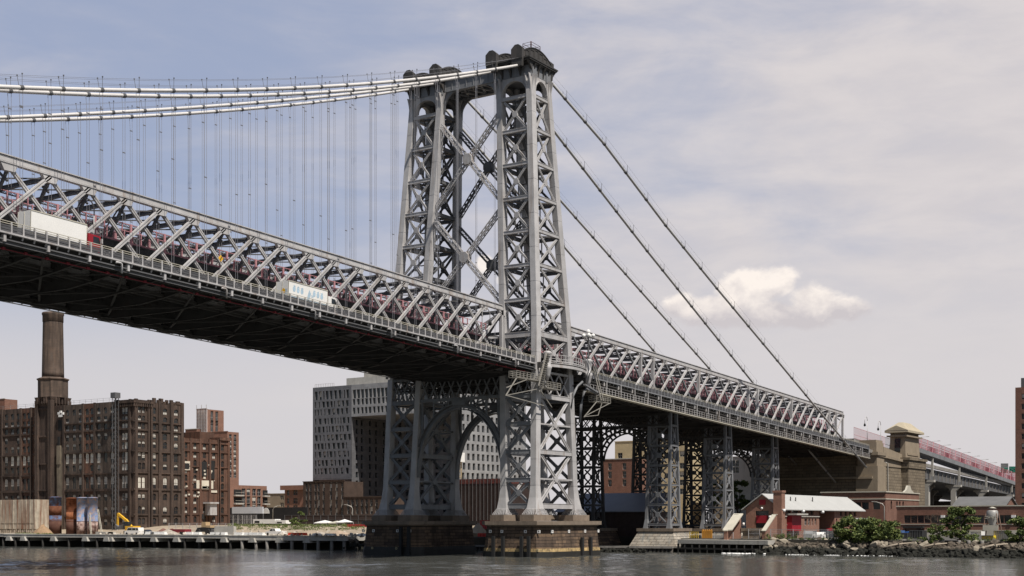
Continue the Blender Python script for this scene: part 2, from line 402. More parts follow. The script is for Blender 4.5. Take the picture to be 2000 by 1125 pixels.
# ---- stiffening trusses
def truss(nodes, y, name, far, thick, lab):
    m = MB(); bc = MB()
    x0, x1 = nodes[0], nodes[-1]
    # channel-section chords: web plus flanges, slot visible along the face
    for a, b in zip(nodes, nodes[1:]):
        for m_, zo, hh in ((m, 0, 1.05), (bc, -12.2, .9)):
            m_.beam((a, y, T(a) + zo), (b, y, T(b) + zo), .50, hh * .62)
            m_.beam((a, y, T(a) + zo + hh / 2 - .06), (b, y, T(b) + zo + hh / 2 - .06), .78, .12)
            m_.beam((a, y, T(a) + zo - hh / 2 + .06), (b, y, T(b) + zo - hh / 2 + .06), .78, .12)
    for X in nodes:
        t = T(X); w1 = 1.35
        m.prism([(X - w1, t - .4), (X - .75, t - 1.45), (X + .75, t - 1.45), (X + w1, t - .4)], 'y', y - .30, y + .30)
        bc.prism([(X - w1, t - 11.8), (X - .75, t - 10.9), (X + .75, t - 10.9), (X + w1, t - 11.8)], 'y', y - .30, y + .30)
    tr = m.build(name, STEEL, bridge, lab); bc.build('bottom_chord', STEEL, tr)
    n = len(nodes); dm = MB()
    for i in range(n):
        for j, (wd, th) in ((2, thick[1]), (-2, thick[0])):
            k = i + j
            if not 0 <= k < n: continue
            a = Vector((nodes[i], y, T(nodes[i]) - .6)); b = Vector((nodes[k], y, T(nodes[k]) - 11.8))
            o = Vector((0, -.13 if (j > 0) == (nodes[0] > nodes[1]) else .13, 0))
            q = dm if far else MB()
            q.ibeam(a + o, b + o, wd, wd * .92, (0, 1, 0), .09) if False else None
            # two webs with a recessed plate between them
            d = (b - a).normalized(); s_ = Vector((0, 1, 0)).cross(d)
            for e in (-1, 1): q.beam(a + o + s_ * e * (wd / 2 - .09), b + o + s_ * e * (wd / 2 - .09), .18, .34, (0, 1, 0))
            q.beam(a + o, b + o, wd - .3, .16, (0, 1, 0))
            if not far: q.build('truss_diagonal', STEELB if th == 'dark' else STEEL, tr)
    if far: dm.build('truss_diagonals', STEEL, tr)
    # end post(s)
    for X in (nodes[0], nodes[-1]):
        p = MB(); p.box(X - .3, y - .3, T(X) - 12, X + .3, y + .3, T(X)); p.build('end_post', STEEL, tr)
    return tr
def diag_span(nodes):
    for i, y in enumerate(TY): yield i, y
for i, y in enumerate(TY):
    truss(XM[:20] if i == 0 else XM[:24], y, 'stiffening_truss', i == 1, ((.50, ''), (.50, '')), 'main span stiffening truss on the ' + ('near' if i == 0 else 'far') + ' side')
    t = truss(XS, y, 'stiffening_truss', i == 1, ((.50, ''), (.38, 'dark')), 'side span stiffening truss on the ' + ('near' if i == 0 else 'far') + ' side')
    for X in XS[6:28:5] + XS[7:29:10]:
        m = MB(); m.box(X - .22, y - .4, T(X) - 11.6, X + .22, y + .4, T(X) - .6); m.build('vertical_post', STEEL, t)
# ---- sway frames: top strut, knee braces and lattice lateral at each panel point
def sway():
    for X in XM[:21] + XS:
        t = T(X); m = MB()
        m.ibeam((X, .3, t - .75), (X, 20.2, t - .75), .34, .62, (0, 0, 1), .07)
        for y, s in ((0, 1), (20.54, -1)):
            if X < 0: m.beam((X, y + s * .3, t - 1.4), (X, y + s * 3.6, t - 5.6), .32, .36)
            m.beam((X, y + s * .2, t - 2.6), (X, y + s * 2.2, t - 1.0), .26, .26)
        m.build('sway_frame', STEELM, bridge)
    for nodes in (sorted(XM[:21]), XS):
        lat = MB()
        for a, b in zip(nodes, nodes[1:]):
            lat.lattice((a, 10.27, T(a) - .95), (b, 10.27, T(b) - .95), .3, .5, (0, 0, 1), 6, .08, .06, (1, 3))
            lat.beam((a, .4, T(a) - .8), (b, 10.2, T(b) - .8), .16, .16); lat.beam((a, 20.1, T(a) - .8), (b, 10.3, T(b) - .8), .16, .16)
            lat.beam((b, .4, T(b) - .8), (a, 10.2, T(a) - .8), .16, .16); lat.beam((b, 20.1, T(b) - .8), (a, 10.3, T(a) - .8), .16, .16)
        lat.build('top_lateral', STEELM, bridge)
    # track girders and rail clutter seen through the truss, dark below the walkways
    for x0, x1 in ((-150, -8), (8, 186)):
        k = 8; g = MB(); d = MB()
        for a, b in [(x0 + (x1 - x0) * j / k, x0 + (x1 - x0) * (j + 1) / k) for j in range(k)]:
            for y, z, h in ((6.6, -8.9, 4.6), (13.9, -8.9, 4.6), (1.2, -10.6, .7), (19.3, -10.6, .7)): d.beam((a, y, T(a) + z), (b, y, T(b) + z), .25, h)
            for y, z, h in ((8.9, -8.4, .16), (11.6, -8.4, .16), (8.9, -7.6, .14), (11.6, -7.6, .14), (7.2, -4.4, .2), (13.3, -4.4, .2), (7.2, -2.9, .16), (13.3, -2.9, .16), (10.2, -3.6, .14)):
                g.beam((a, y, T(a) + z), (b, y, T(b) + z), .2, h)
        X = x0; j = 0
        while X < x1:
            for y in (7.2, 8.9, 11.6, 13.3): g.box(X - .1, y - .1, T(X) - 11.2, X + .1, y + .1, T(X) - 2.8)
            g.beam((X, 7.2, T(X) - 6), (X + PAN / 2, 7.2, T(X) - 2.9), .14, .14); g.beam((X + PAN, 7.2, T(X) - 6), (X + PAN / 2, 7.2, T(X) - 2.9), .14, .14)
            g.beam((X, 7.2, T(X) - 4.4), (X, 13.3, T(X) - 2.9), .16, .2); g.beam((X, 13.3, T(X) - 4.4), (X, 7.2, T(X) - 2.9), .16, .2)
            for e in range(4): d.box(X + e * 1.5, 4, T(X) - 11.1, X + e * 1.5 + .9, 17, T(X) - 10.9)
            X += PAN
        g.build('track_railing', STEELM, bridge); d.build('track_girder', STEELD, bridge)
sway()
# ---- elevated walkways with red fences
def walkway(y0, y1, lab):
    for x0, x1 in ((-150, -8), (9, 186)):
        m = MB(); f = MB(); p = MB(); ps = []
        k = 8
        for a, b in [(x0 + (x1 - x0) * j / k, x0 + (x1 - x0) * (j + 1) / k) for j in range(k)]:
            m.hexa([(a, y0, T(a) - 5.9), (b, y0, T(b) - 5.9), (b, y1, T(b) - 5.9), (a, y1, T(a) - 5.9)], [(a, y0, T(a) - 5.6), (b, y0, T(b) - 5.6), (b, y1, T(b) - 5.6), (a, y1, T(a) - 5.6)])
            m.beam((a, y0 + .2, T(a) - 6.3), (b, y0 + .2, T(b) - 6.3), .3, .8); m.beam((a, y1 - .2, T(a) - 6.3), (b, y1 - .2, T(b) - 6.3), .3, .8)
            for y in (y0, y1):
                for z in (-5.55, -4.6, -3.0): f.beam((a, y, T(a) + z), (b, y, T(b) + z), .08, .09 if z > -5 else .24)
        X = x0; j = 0
        while X < x1:
            for y in (y0, y1):
                if j % 4 == 0 and y == 3.0: u_ = MB(); u_.box(X - .15, y - .1, T(X) - 6.0, X + .15, y + .1, T(X) - 2.9); ps.append(u_)
                elif j % 4 == 0: p.box(X - .15, y - .1, T(X) - 6.2, X + .15, y + .1, T(X) - 2.9)
                else: f.box(X - .055, y - .08, T(X) - 5.6, X + .055, y + .08, T(X) - 2.9)
            X += PAN / 4; j += 1
        wk = m.build('walkway', STEELD, bridge, lab + (', main span' if x0 < 0 else ', side span')); f.build('fence', PINK, wk); p.build('fence_posts', PINKL, wk)['kind'] = 'stuff'
        for u_ in ps: u_.build('fence_post', PINKL, wk)
walkway(3.0, 6.2, 'near side walkway with red fence'); walkway(14.3, 17.5, 'far side walkway with red fence')

# ================================================================== the tower
def lerp(a, b, t): return a + (b - a) * t
def leg(z):
    """half length along the bridge, south and north post lines of the near leg at height z"""
    if z >= 44: t = (z - 44) / 49.4; return lerp(5.62, 2.78, t), lerp(-7.04, -3.93, t), lerp(.395, 3.07, t)
    t = (z - 7.88) / 36.12; return lerp(7.2, 5.62, t), lerp(-7.77, -7.04, t), lerp(-.99, .395, t)
X0 = -.14
def post_xy(far, sx, n, z):
    hx, ys, yn = leg(z); y = yn if n else ys
    if far: y = 2 * YC - y
    return Vector((X0 + sx * hx, y, z))
LEV = [89.4, 82.8, 76.1, 69.4, 62.8, 56.1, 49.4, 42.6]
LOW = [30.7, 25.4, 20.0, 14.6, 9.6]
PX, PY = .80, .62        # half sizes of a post

tm = MB()   # portal girder (body of the tower)
for sx in (-1, 1):
    x = X0 + sx * 2.9
    for y0, y1 in ((4.2, 16.4),):
        tm.box(x - .25, y0, 93.5, x + .25, y1, 96.0)
        for z in (93.6, 95.95): tm.box(x - .5, y0, z - .12, x + .5, y1, z + .12)
        for k in range(8): yy = y0 + (y1 - y0) * k / 7; tm.box(x - .36, yy - .07, 93.7, x + .36, yy + .07, 95.83)
for sx in (-1, 1):      # curved haunches where the girder meets the legs
    for y0, s_ in ((3.9, 1), (16.64, -1)):
        pts = [(y0, 93.5)] + [(y0 + s_ * (3.2 - 3.2 * math.sin(math.pi / 2 * k / 6)), 93.5 - 3.4 + 3.4 * math.cos(math.pi / 2 * (1 - k / 6)) if False else 93.45 - 3.4 * (1 - math.cos(math.pi / 2 * k / 6))) for k in range(7)]
        tm.prism(pts, 'x', X0 + sx * 2.9 - .2, X0 + sx * 2.9 + .2)
tm.box(X0 - 2.4, 3, 95.2, X0 + 2.4, 17.6, 95.7)
for k in range(6): tm.beam((X0 - 2.6, 4 + k * 2.1, 94), (X0 + 2.6, 4 + (k + 1) * 2.1, 94), .3, .3); tm.beam((X0 + 2.6, 4 + k * 2.1, 93.9), (X0 - 2.6, 4 + (k + 1) * 2.1, 93.9), .3, .3)
tower = tm.build('tower', STEELB, bridge, 'tall latticed steel tower of two splayed legs')

def post(far, sx, n):
    m = MB(); zs = [93.4] + LEV + [36] + LOW[:] + [8.8]
    zs = sorted(set(zs), reverse=True)
    def ring(z, k=1., gx=0):
        c = post_xy(far, sx, n, z); a, b = PX * k, PY * k
        return [c + Vector((-a, -b, 0)), c + Vector((a, -b, 0)), c + Vector((a, b, 0)), c + Vector((-a, b, 0))]
    prev = 93.4
    cut = [86, 79.5, 72.7, 66, 59.4, 52.7, 46, 39, 33, 26, 18.5, 13.5]
    for z in cut:
        m.hexa(ring(z + .05), ring(prev)); m.hexa(ring(z - .05, .965), ring(z + .05, .965)); prev = z - .05
    m.hexa(ring(11.2, 1.25), ring(prev)); m.hexa(ring(9.0, 1.75), ring(11.2, 1.25))
    # flared head: curved brackets swelling into the cap
    c = post_xy(far, sx, n, 92)
    for j in range(5):
        za, zb_ = 89.8 + .72 * j, 89.8 + .72 * (j + 1); g0, g1 = .95 * (j / 5) ** 2, .95 * ((j + 1) / 5) ** 2; so = -1 if (n == 0) != bool(far) else 1
        ca, cb = post_xy(far, sx, n, za), post_xy(far, sx, n, zb_)
        for u in (-.45, .45):
            m.prism([(ca.x + sx * (PX - .02), za), (ca.x + sx * (PX + g0), za), (cb.x + sx * (PX + g1), zb_), (cb.x + sx * (PX - .02), zb_)], 'y', c.y + u - .1, c.y + u + .1)
            m.prism([(ca.y + so * (PY - .02), za), (ca.y + so * (PY + g0 * .8), za), (cb.y + so * (PY + g1 * .8), zb_), (cb.y + so * (PY - .02), zb_)], 'x', c.x + u - .1, c.x + u + .1)
    p = m.build('tower_post', STEEL, tower)
    # spread foot of upright fins on a base plate
    m = MB(); c = post_xy(far, sx, n, 8.0); a, b = 2.0, 1.75
    m.box(c.x - a, c.y - b, 7.9, c.x + a, c.y + b, 8.0)
    for k in range(9):
        u = -1 + k / 4
        for s in (-1, 1):
            m.beam((c.x + u * a * .95, c.y + s * b * .97, 8.02), (c.x + u * 1.3, c.y + s * 1.05, 9.1), .09, .12, (1, 0, 0))
            m.beam((c.x + s * a * .97, c.y + u * b * .95, 8.02), (c.x + s * 1.4, c.y + u * 1.0, 9.1), .09, .12, (0, 1, 0))
    m.box(c.x - 1.25, c.y - .95, 8.0, c.x + 1.25, c.y + .95, 9.02)
    m.build('tower_foot', STEEL, tower)

def face(m, A, B, zt, zb, wd=.41, strut=.6, nrm=(1, 0, 0), gus=True, dia=True, top=True, off=0.):
    """one braced panel between two post lines A(z), B(z): a strut at the top and an X below it with a gusset in the middle"""
    n = Vector(nrm); o = n * off
    a, b, c, d = A(zt) + o, B(zt) + o, A(zb) + o, B(zb) + o
    if top: m.beam(a, b, .5, strut); m.beam(a + Vector((0, 0, strut / 2)), b + Vector((0, 0, strut / 2)), .62, .08); m.beam(a - Vector((0, 0, strut / 2)), b - Vector((0, 0, strut / 2)), .62, .08)
    if not dia: return
    e = Vector((0, 0, .5)); u = (b - a).normalized() * .5
    for p, q in ((a - e + u, d + e - u), (b - e - u, c + e + u)):
        s = (q - p).normalized().cross(n).normalized()
        for k in (-1, 1): m.beam(p + s * k * (wd / 2 - .065), q + s * k * (wd / 2 - .065), .13, .3, nrm)
        m.beam(p, q, wd - .2, .1, nrm)
    if gus:
        ce = (a + b + c + d) / 4; g = .62; w_ = (b - a).normalized(); v = Vector((0, 0, 1))
        pts = [ce + w_ * g * math.cos(t) + v * g * math.sin(t) for t in [R(22.5 + 45 * k) for k in range(8)]]
        m.add([p - n * .21 for p in pts] + [p + n * .21 for p in pts], [list(range(8))[::-1], list(range(8, 16))] + [[i, (i + 1) % 8, 8 + (i + 1) % 8, 8 + i] for i in range(8)])
def trim(P, Q, d):
    """line Q-P shortened so members stop at the faces of the posts"""
    return lambda z: P(z) + (Q(z) - P(z)).normalized() * d
def leg_bracing(far):
    P = {(s, n): (lambda z, s=s, n=n: post_xy(far, s, n, z)) for s in (-1, 1) for n in (0, 1)}
    sides = [((-1, 1), (-1, 0), (-1, 0, 0), PY), ((1, 1), (1, 0), (1, 0, 0), PY), ((-1, 0), (1, 0), (0, -1, 0), PX), ((-1, 1), (1, 1), (0, 1, 0), PX)]
    for a, b, n, d in sides:
        A, B = trim(P[a], P[b], d - .05), trim(P[b], P[a], d - .05); off = .38 if d == PY else .28
        m = MB()
        for zt, zb in zip(LEV, LEV[1:]): face(m, A, B, zt, zb, nrm=n, off=off)
        face(m, A, B, 42.6, 36.2, nrm=n, off=off, strut=.95)
        # arched head under the cap
        a0, b0 = P[a](92), P[b](92); w_ = (b0 - a0); L_ = w_.length - 2 * d + .1; w_.normalize(); nn = Vector(n)
        r = L_ / 2; cz = 92.6 - r if r < 2.6 else 90.0; rz = 92.7 - cz
        mid = (a0 + b0) / 2; mid.z = 0; N_ = 14; o = nn * off
        pts = [mid + w_ * (r * -math.cos(math.pi * k / N_)) + Vector((0, 0, cz + rz * math.sin(math.pi * k / N_))) for k in range(N_ + 1)]
        top = [Vector((p.x, p.y, 93.45)) for p in pts]
        for k in range(N_):
            q = [pts[k], pts[k + 1], top[k + 1], top[k]]
            m.add([p + o - nn * .2 for p in q] + [p + o + nn * .12 for p in q], [(3,2,1,0),(4,5,6,7),(0,1,5,4),(1,2,6,5),(2,3,7,6),(3,0,4,7)])
            m.beam(pts[k] + o, pts[k + 1] + o, .8, .1, w_.cross(nn))
        m.build('leg_bracing', STEELM if n[0] > 0 or n[1] > 0 else STEEL, tower)  # rear faces darkened to stand in for shade inside the legs
        m = MB()   # below the deck
        big = d == PX
        if big:
            for zt, zb in ((30.7, 20.0), (20.0, 9.6)):
                face(m, A, B, zt, zb, nrm=n, off=off, wd=.62, strut=.8); z = (zt + zb) / 2; m.beam(A(z) + Vector(n) * off, B(z) + Vector(n) * off, .3, .3)
            face(m, A, B, 9.6, 8, nrm=n, off=off, dia=False, strut=.9)
        else:
            for zt, zb in zip(LOW, LOW[1:]): face(m, A, B, zt, zb, nrm=n, off=off, wd=.6, strut=.75)
            face(m, A, B, 9.6, 8, nrm=n, off=off, dia=False, strut=.9)
        # double-crossed band under the deck
        for zz in (35.4, 31.0): m.beam(A(zz) + Vector(n) * off, B(zz) + Vector(n) * off, .4, .4)
        for k in range(3):
            f0, f1 = k / 3, (k + 1) / 3; o = Vector(n) * off
            p0, p1, q0, q1 = A(31).lerp(B(31), f0) + o, A(31).lerp(B(31), f1) + o, A(35.2).lerp(B(35.2), f0) + o, A(35.2).lerp(B(35.2), f1) + o
            m.beam(p0, q1, .22, .2, n); m.beam(p1 + o * .3, q0 + o * .3, .22, .2, n)
        m.build('leg_bracing', STEEL if (d == PX and not far) else STEELB, tower)  # end faces and the far leg darkened to stand in for shade
    for z in LEV + [36] + LOW:
        m = MB()  # level frames and the stair inside
        c = [P[k](z) for k in ((-1, 0), (1, 0), (1, 1), (-1, 1))]
        m.beam(c[0], c[2], .95, .3); m.beam(c[1], c[3], .95, .26)
        if z > 40: m.hexa([c[0] + Vector((.7, .5, -.05)), c[1].lerp(c[0], .12) + Vector((0, .5, -.05)), c[0].lerp((c[0] + c[2]) / 2, .7) + Vector((0, 0, -.05)), c[0] + Vector((.7, 1., -.05))], [c[0] + Vector((.7, .5, .05)), c[1].lerp(c[0], .12) + Vector((0, .5, .05)), c[0].lerp((c[0] + c[2]) / 2, .7) + Vector((0, 0, .05)), c[0] + Vector((.7, 1., .05))]) if False else None
        m.build('level_frame', STEELM, tower)
    m = MB()
    for z0, z1 in zip(LEV, LEV[1:]):
        hx, ys, yn = leg((z0 + z1) / 2); ym = (ys + yn) / 2 if not far else 2 * YC - (ys + yn) / 2
        zm = (z0 + z1) / 2
        m.beam((X0 - 1.3, ym - .5, z1), (X0 + 1.3, ym - .5, zm), .8, .25); m.beam((X0 + 1.3, ym + .5, zm), (X0 - 1.3, ym + .5, z0), .8, .25)
        for yy, za, zb in ((ym - .9, z1, zm), (ym + .9, zm, z0)): 
            s = 1 if yy < ym else -1
            m.beam((X0 - 1.3 * s, yy, za + 1), (X0 + 1.3 * s, yy, zb + 1), .06, .06)
            for q in range(4): f = q / 3; m.box(X0 - 1.3 * s + 2.6 * s * f - .03, yy - .03, lerp(za, zb, f), X0 - 1.3 * s + 2.6 * s * f + .03, yy + .03, lerp(za, zb, f) + 1)
        m.box(X0 - 1.9, ym - 1, zm - .05, X0 - 1.3, ym + 1, zm + .05); m.box(X0 + 1.3, ym - 1, zm - .05, X0 + 1.9, ym + 1, zm + .05)
        # latticed posts of the inner shaft
        for sx, sy in ((-1, -1), (1, -1), (1, 1), (-1, 1)): m.box(X0 + sx * 1.9 - .09, ym + sy * 1.1 - .09, z1, X0 + sx * 1.9 + .09, ym + sy * 1.1 + .09, z0)
    m.build('inner_stair', STEELM, tower)
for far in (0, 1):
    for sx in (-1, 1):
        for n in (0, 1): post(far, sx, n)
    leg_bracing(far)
# crossed lattice braces between the legs, two tiers in each of two planes
for sx in (-1, 1):
    for zt, zb in ((87.5, 69.3), (68.2, 49.0), (47.2, 38)):
        for far, d in ((0, .12), (1, -.12)):
            p = post_xy(far, sx, 1, zt); q = post_xy(1 - far, sx, 1, zb)
            v = (q - p).normalized(); p, q = p + v * .9, q - v * .9
            m = MB(); m.lattice(p + Vector((d, 0, 0)), q + Vector((d, 0, 0)), .95, .85, (1, 0, 0), 20 if zt > 60 else 10, .17, .075, (0, 1, 2, 3))
            m.build('cross_brace', STEEL if sx < 0 else STEELM, tower)  # rear plane darkened as painted shade
        if zb > 45:
            m = MB(); c = [post_xy(0, sx, 1, zt), post_xy(1, sx, 1, zt), post_xy(0, sx, 1, zb), post_xy(1, sx, 1, zb)]
            # where the diagonals cross
            a, b, c_, d_ = c[0], c[3], c[1], c[2]
            w1, w2 = c[0].y - c[1].y, c[2].y - c[3].y; t = w1 / (w1 + w2); ce = a.lerp(b, t); g = 1.15
            m.prism([(ce.y + g * math.cos(R(22.5 + 45 * k)), ce.z + g * math.sin(R(22.5 + 45 * k))) for k in range(8)], 'x', ce.x - .62, ce.x + .62)
            m.build('brace_gusset', STEEL if sx < 0 else STEELM, tower)  # rear gusset darkened with its braces
# ---- cap: corbelled box on each leg, cornice, two saddle housings
for far in (0, 1):
    def Yf(y): return 2 * YC - y if far else y
    m = MB()
    m.box(X0 - 3.45, Yf(-4.45), 93.4, X0 + 3.45, Yf(3.6), 95.3)
    for sx in (-1, 1):
        for n in (0, 1):
            c = post_xy(far, sx, n, 93.4); m.box(c.x - .95, c.y - .75, 93.1, c.x + .95, c.y + .75, 95.2)
    m.build('tower_cap', STEELB, tower)
    m = MB()
    for k, (g, z0, z1) in enumerate(((.3, 95.3, 95.55), (.9, 95.55, 95.8), (1.5, 95.8, 96.1), (1.75, 96.1, 96.35))):
        m.box(X0 - 3.5 - g, Yf(-4.5 - g * .45), z0, X0 + 3.5 + g, Yf(3.7 + g * .45), z1)
    for y in (-4.6, -2.0, .2, 2.2, 3.8):     # curved brackets along the ends
        for sx in (-1, 1):
            prof = [(X0 + sx * 3.45, 93.5), (X0 + sx * 3.75, 94.3), (X0 + sx * 4.4, 95.1), (X0 + sx * 5.1, 95.8), (X0 + sx * 3.45, 95.8)]
            m.prism(prof if sx > 0 else prof[::-1], 'y', Yf(y) - .22, Yf(y) + .22)
    for x in (-2.6, -.9, .9, 2.6):
        for y, s in ((-4.45, -1), (3.6, 1)):
            if far: s = -s
            prof = [(Yf(y), 93.5), (Yf(y) + s * .25, 94.6), (Yf(y) + s * .75, 95.6), (Yf(y), 95.6)]
            m.prism(prof if s > 0 else prof[::-1], 'x', X0 + x - .2, X0 + x + .2)
    m.build('cornice', CAPST, tower)
    for yc in ((-2.6, 3.4) if not far else (17.2, 23.9)):
        m = MB(); hw = 1.15; N_ = 12
        top = []
        for k in range(N_ + 1):
            x = -5.3 + 10.6 * k / N_; top.append((X0 + x, 97.5 + 1.75 * (1 - (x / 5.3) ** 2)))
        poly = [(X0 - 5.3, 96.36)] + top + [(X0 + 5.3, 96.36)]
        m.prism(poly[::-1], 'y', yc - hw, yc + hw)
        # rounded roof rib and recessed side panels
        for y in (yc - hw, yc + hw):
            for a, b in zip(top, top[1:]): m.beam((a[0], y, a[1]), (b[0], y, b[1]), .22, .16)
            for x0, x1, zz in ((-4.4, -3.1, 98.1), (-2.7, -1.4, 98.6), (-1, .2, 98.9), (.6, 1.8, 98.7), (2.2, 3.4, 98.2)):
                for xx in (x0, x1): m.box(X0 + xx - .06, y - .09, 96.8, X0 + xx + .06, y + .09, zz)
                for z in (96.85, zz - .1): m.box(X0 + x0, y - .09, z, X0 + x1, y + .09, z + .1)
        # gabled ends where the cables enter
        for sx in (-1, 1):
            x = X0 + sx * 5.35; g = hw + .12
            m.prism([(yc - g, 96.0), (yc + g, 96.0), (yc + g, 98.0), (yc + .4, 98.75), (yc - .4, 98.75), (yc - g, 98.0)], 'x', x - .45, x + .55 if sx > 0 else x + .45)
            m.prism([(yc - g + .2, 94.6), (yc + g - .2, 94.6), (yc + g, 96.0), (yc - g, 96.0)], 'x', x - .35, x + .35)
        m.build('saddle_housing', CAPST, tower)
m = MB()
m.tube([(X0 - .6, -2.6, 99.2), (X0 - .6, -2.6, 100.9)], .14, 6); 
for x in (-2, 1.2):
    for y in (-3.6, -1.6): m.box(X0 + x - .04, y - .04, 98.6, X0 + x + .04, y + .04, 100.2)
for z in (99.7, 100.2):
    for y in (-3.6, -1.6): m.beam((X0 - 2, y, z), (X0 + 1.2, y, z), .06, .06)
    for x in (-2, 1.2): m.beam((X0 + x, -3.6, z), (X0 + x, -1.6, z), .06, .06)
m.tube([(X0 - 1.5, 21, 96.4), (X0 - 1.5, 21, 99.6)], .12, 6)
m.build('aviation_beacon', mat('dull red beacon paint', (.09, .045, .045), .6), tower)

# ---- portal below the deck: chords, arch and spandrel in each plane
def portal(sx, matr):
    m = MB(); x = X0 + sx * 6.6
    def yy(z): hx, ys, yn = leg(z); return yn + .55, 2 * YC - yn - .55
    for z, h in ((35.6, .6), (30.9, .6)): a, b = yy(z); m.beam((x, a, z), (x, b, z), .5, h)
    a, b = yy(33)
    n = 9
    for k in range(n):
        y0, y1 = lerp(a, b, k / n), lerp(a, b, (k + 1) / n)
        m.beam((x - .1, y0, 31), (x - .1, y1, 35.5), .26, .2, (1, 0, 0)); m.beam((x + .1, y1, 31), (x + .1, y0, 35.5), .26, .2, (1, 0, 0))
    # arch: springs low on the inner posts, crown just under the chord
    half = (yy(20)[1] - yy(20)[0]) / 2; zs, zc = 15.5, 28.9; N_ = 26
    def arc(k, g=0):
        t = math.pi * k / N_; return (YC - (half + g) * math.cos(t), zs + (zc - zs + g) * math.sin(t))
    for k in range(N_):
        p, q = arc(k), arc(k + 1); nrm = Vector((0, p[0] + q[0] - 2 * YC, p[1] + q[1] - 2 * zs)).normalized()
        m.beam((x, p[0], p[1]), (x, q[0], q[1]), 1.1, .16, nrm)
        for e in (.5, 1.05): 
            p2, q2 = arc(k, e), arc(k + 1, e); m.beam((x, p2[0], p2[1]), (x, q2[0], q2[1]), .3 if e < 1 else 1.0, .5 if e < 1 else .14, nrm)
    for k in (5, 8, 11, 15, 18, 21):
        p = arc(k, 1.0); m.beam((x, p[0], p[1]), (x, p[0], 30.8), .34, .34, (1, 0, 0))
    for k, tgt in ((3, 25.5), (5, 30.6), (8, 30.6), (18, 30.6), (21, 30.6), (23, 25.5)):
        p = arc(k, 1.0); s = -1 if k < 13 else 1
        ye = yy(28)[0] if k < 13 else yy(28)[1]
        if k in (5, 21): m.beam((x, p[0], p[1]), (x, ye, 30.4), .3, .3, (1, 0, 0)); m.beam((x, p[0], p[1]), (x, ye, 23.0), .3, .3, (1, 0, 0))
        elif k in (8, 18): q = arc(11 if k == 8 else 15, 1.0); m.beam((x, p[0], p[1]), (x, q[0], 30.7), .28, .28, (1, 0, 0)); m.beam((x, p[0], 30.6), (x, q[0], q[1]), .28, .28, (1, 0, 0))
    for k in (3, 23):
        p = arc(k, 1); ye = yy(p[1])[0] if k < 13 else yy(p[1])[1]; m.beam((x, p[0], p[1]), (x, ye, p[1]), .5, .5, (1, 0, 0))
    m.box(x - .55, YC - 1.6, 29.6, x + .55, YC + 1.6, 30.7)
    m.build('portal_arch', matr, tower)
portal(-1, STEELB); portal(1, STEELB)
# heavy floor framing where the deck passes the tower, hanging scaffold and stairs on the near side
m = MB()
for x in (-6.5, -3, 0, 3, 6.5):
    m.box(x - .2, -8.6, 35.9, x + .2, 29.1, 37.0)
    for k in range(12): y0, y1 = -8 + 36.5 * k / 12, -8 + 36.5 * (k + 1) / 12; m.beam((x, y0, 33.6), (x, y1, 35.9), .18, .18); m.beam((x, y1, 33.6), (x, y0, 35.9), .18, .18)
    m.box(x - .16, -8, 33.4, x + .16, 28.5, 33.7)
m.build('tower_floor_truss', STEELD, tower)
m = MB()   # bowed balcony round the near leg, lamp standards at its ends
N_ = 12
def bow(k, g=0, z=0): 
    t = k / N_; x = lerp(-4.6, 10.2, t); return Vector((x, -8.5 - g - 1.6 * math.sin(math.pi * t), z))
for k in range(N_):
    for z, w_, h in ((36.6, .5, .5), (37.1, .7, .12), (37.5, .2, .16), (38.0, .1, .1), (38.75, .14, .1)): m.beam(bow(k, 0, z), bow(k + 1, 0, z), w_, h)
    a, b = bow(k, -.2, 37.1), bow(k + 1, -.2, 37.1); m.add([a, b, (b.x, -6.5, 37.1), (a.x, -6.5, 37.1)], [(0, 1, 2, 3)])
    m.box(bow(k).x - .06, bow(k).y - .06, 36.5, bow(k).x + .06, bow(k).y + .06, 38.8)
for y0, x0 in ((-9, -4.8), (-9, 10.6)):
    m.lathe([(.15, 33.6), (.5, 34.6), (.75, 35.8), (.9, 36.2), (.6, 36.5), (.75, 38.6), (.95, 38.9), (.5, 39.2)], x0, y0, 10)
m.build('balcony', STEEL, tower)
m = MB()
m.lathe([(.34, 39.0), (.2, 40), (.16, 43.6), (.3, 43.8), (.12, 44.2)], 10.6, -9, 8)
for k in range(5):
    a = k * 2 * math.pi / 5; m.tube([(10.6, -9, 43), (10.6 + .8 * math.cos(a), -9 + .8 * math.sin(a), 43.0), (10.6 + 1. * math.cos(a), -9 + 1. * math.sin(a), 43.5)], .07, 6)
lampc = m.build('lamp_cluster', STEELM, tower)
m = MB()
for k in range(5):
    a = k * 2 * math.pi / 5; cx, cy = 10.6 + 1. * math.cos(a), -9 + 1. * math.sin(a)
    m.lathe([(.05, 43.5), (.3, 43.62), (.4, 43.9), (.3, 44.2), (.05, 44.32)], cx, cy, 10)
m.lathe([(.05, 44.2), (.34, 44.35), (.46, 44.7), (.34, 45.05), (.05, 45.2)], 10.6, -9, 10)
m.build('lamp_globes', WHITE, lampc)
m = MB()   # ornamental curved ribs of the balcony end
for x0 in (8.9, 9.8, 11.3, 12.2):
    m.tube([(x0, -9.2, 39.2), (x0 + .1, -9.9, 38.2), (x0, -10.2, 37.0), (x0 + .1, -9.6, 35.8), (x0 + .3, -9.2, 34.6)], .09, 6)
m.beam((8.2, -9.5, 33.9), (14.5, -9.3, 32.6), .5, .3); m.beam((9, -9.5, 33.2), (15.0, -8.8, 32.4), .3, .3)
m.tube([(9.6, -7.6, 26.5), (9.7, -7.9, 30), (10.2, -8.1, 32.4), (11.6, -8.2, 34)], .3, 6)
m.tube([(5.6, -7.9, 29.2), (6.2, -8.1, 31.8), (7.6, -8.2, 33.6), (9.4, -8.3, 34.6)], .3, 6)
m.build('balcony_brackets', STEELB, tower)
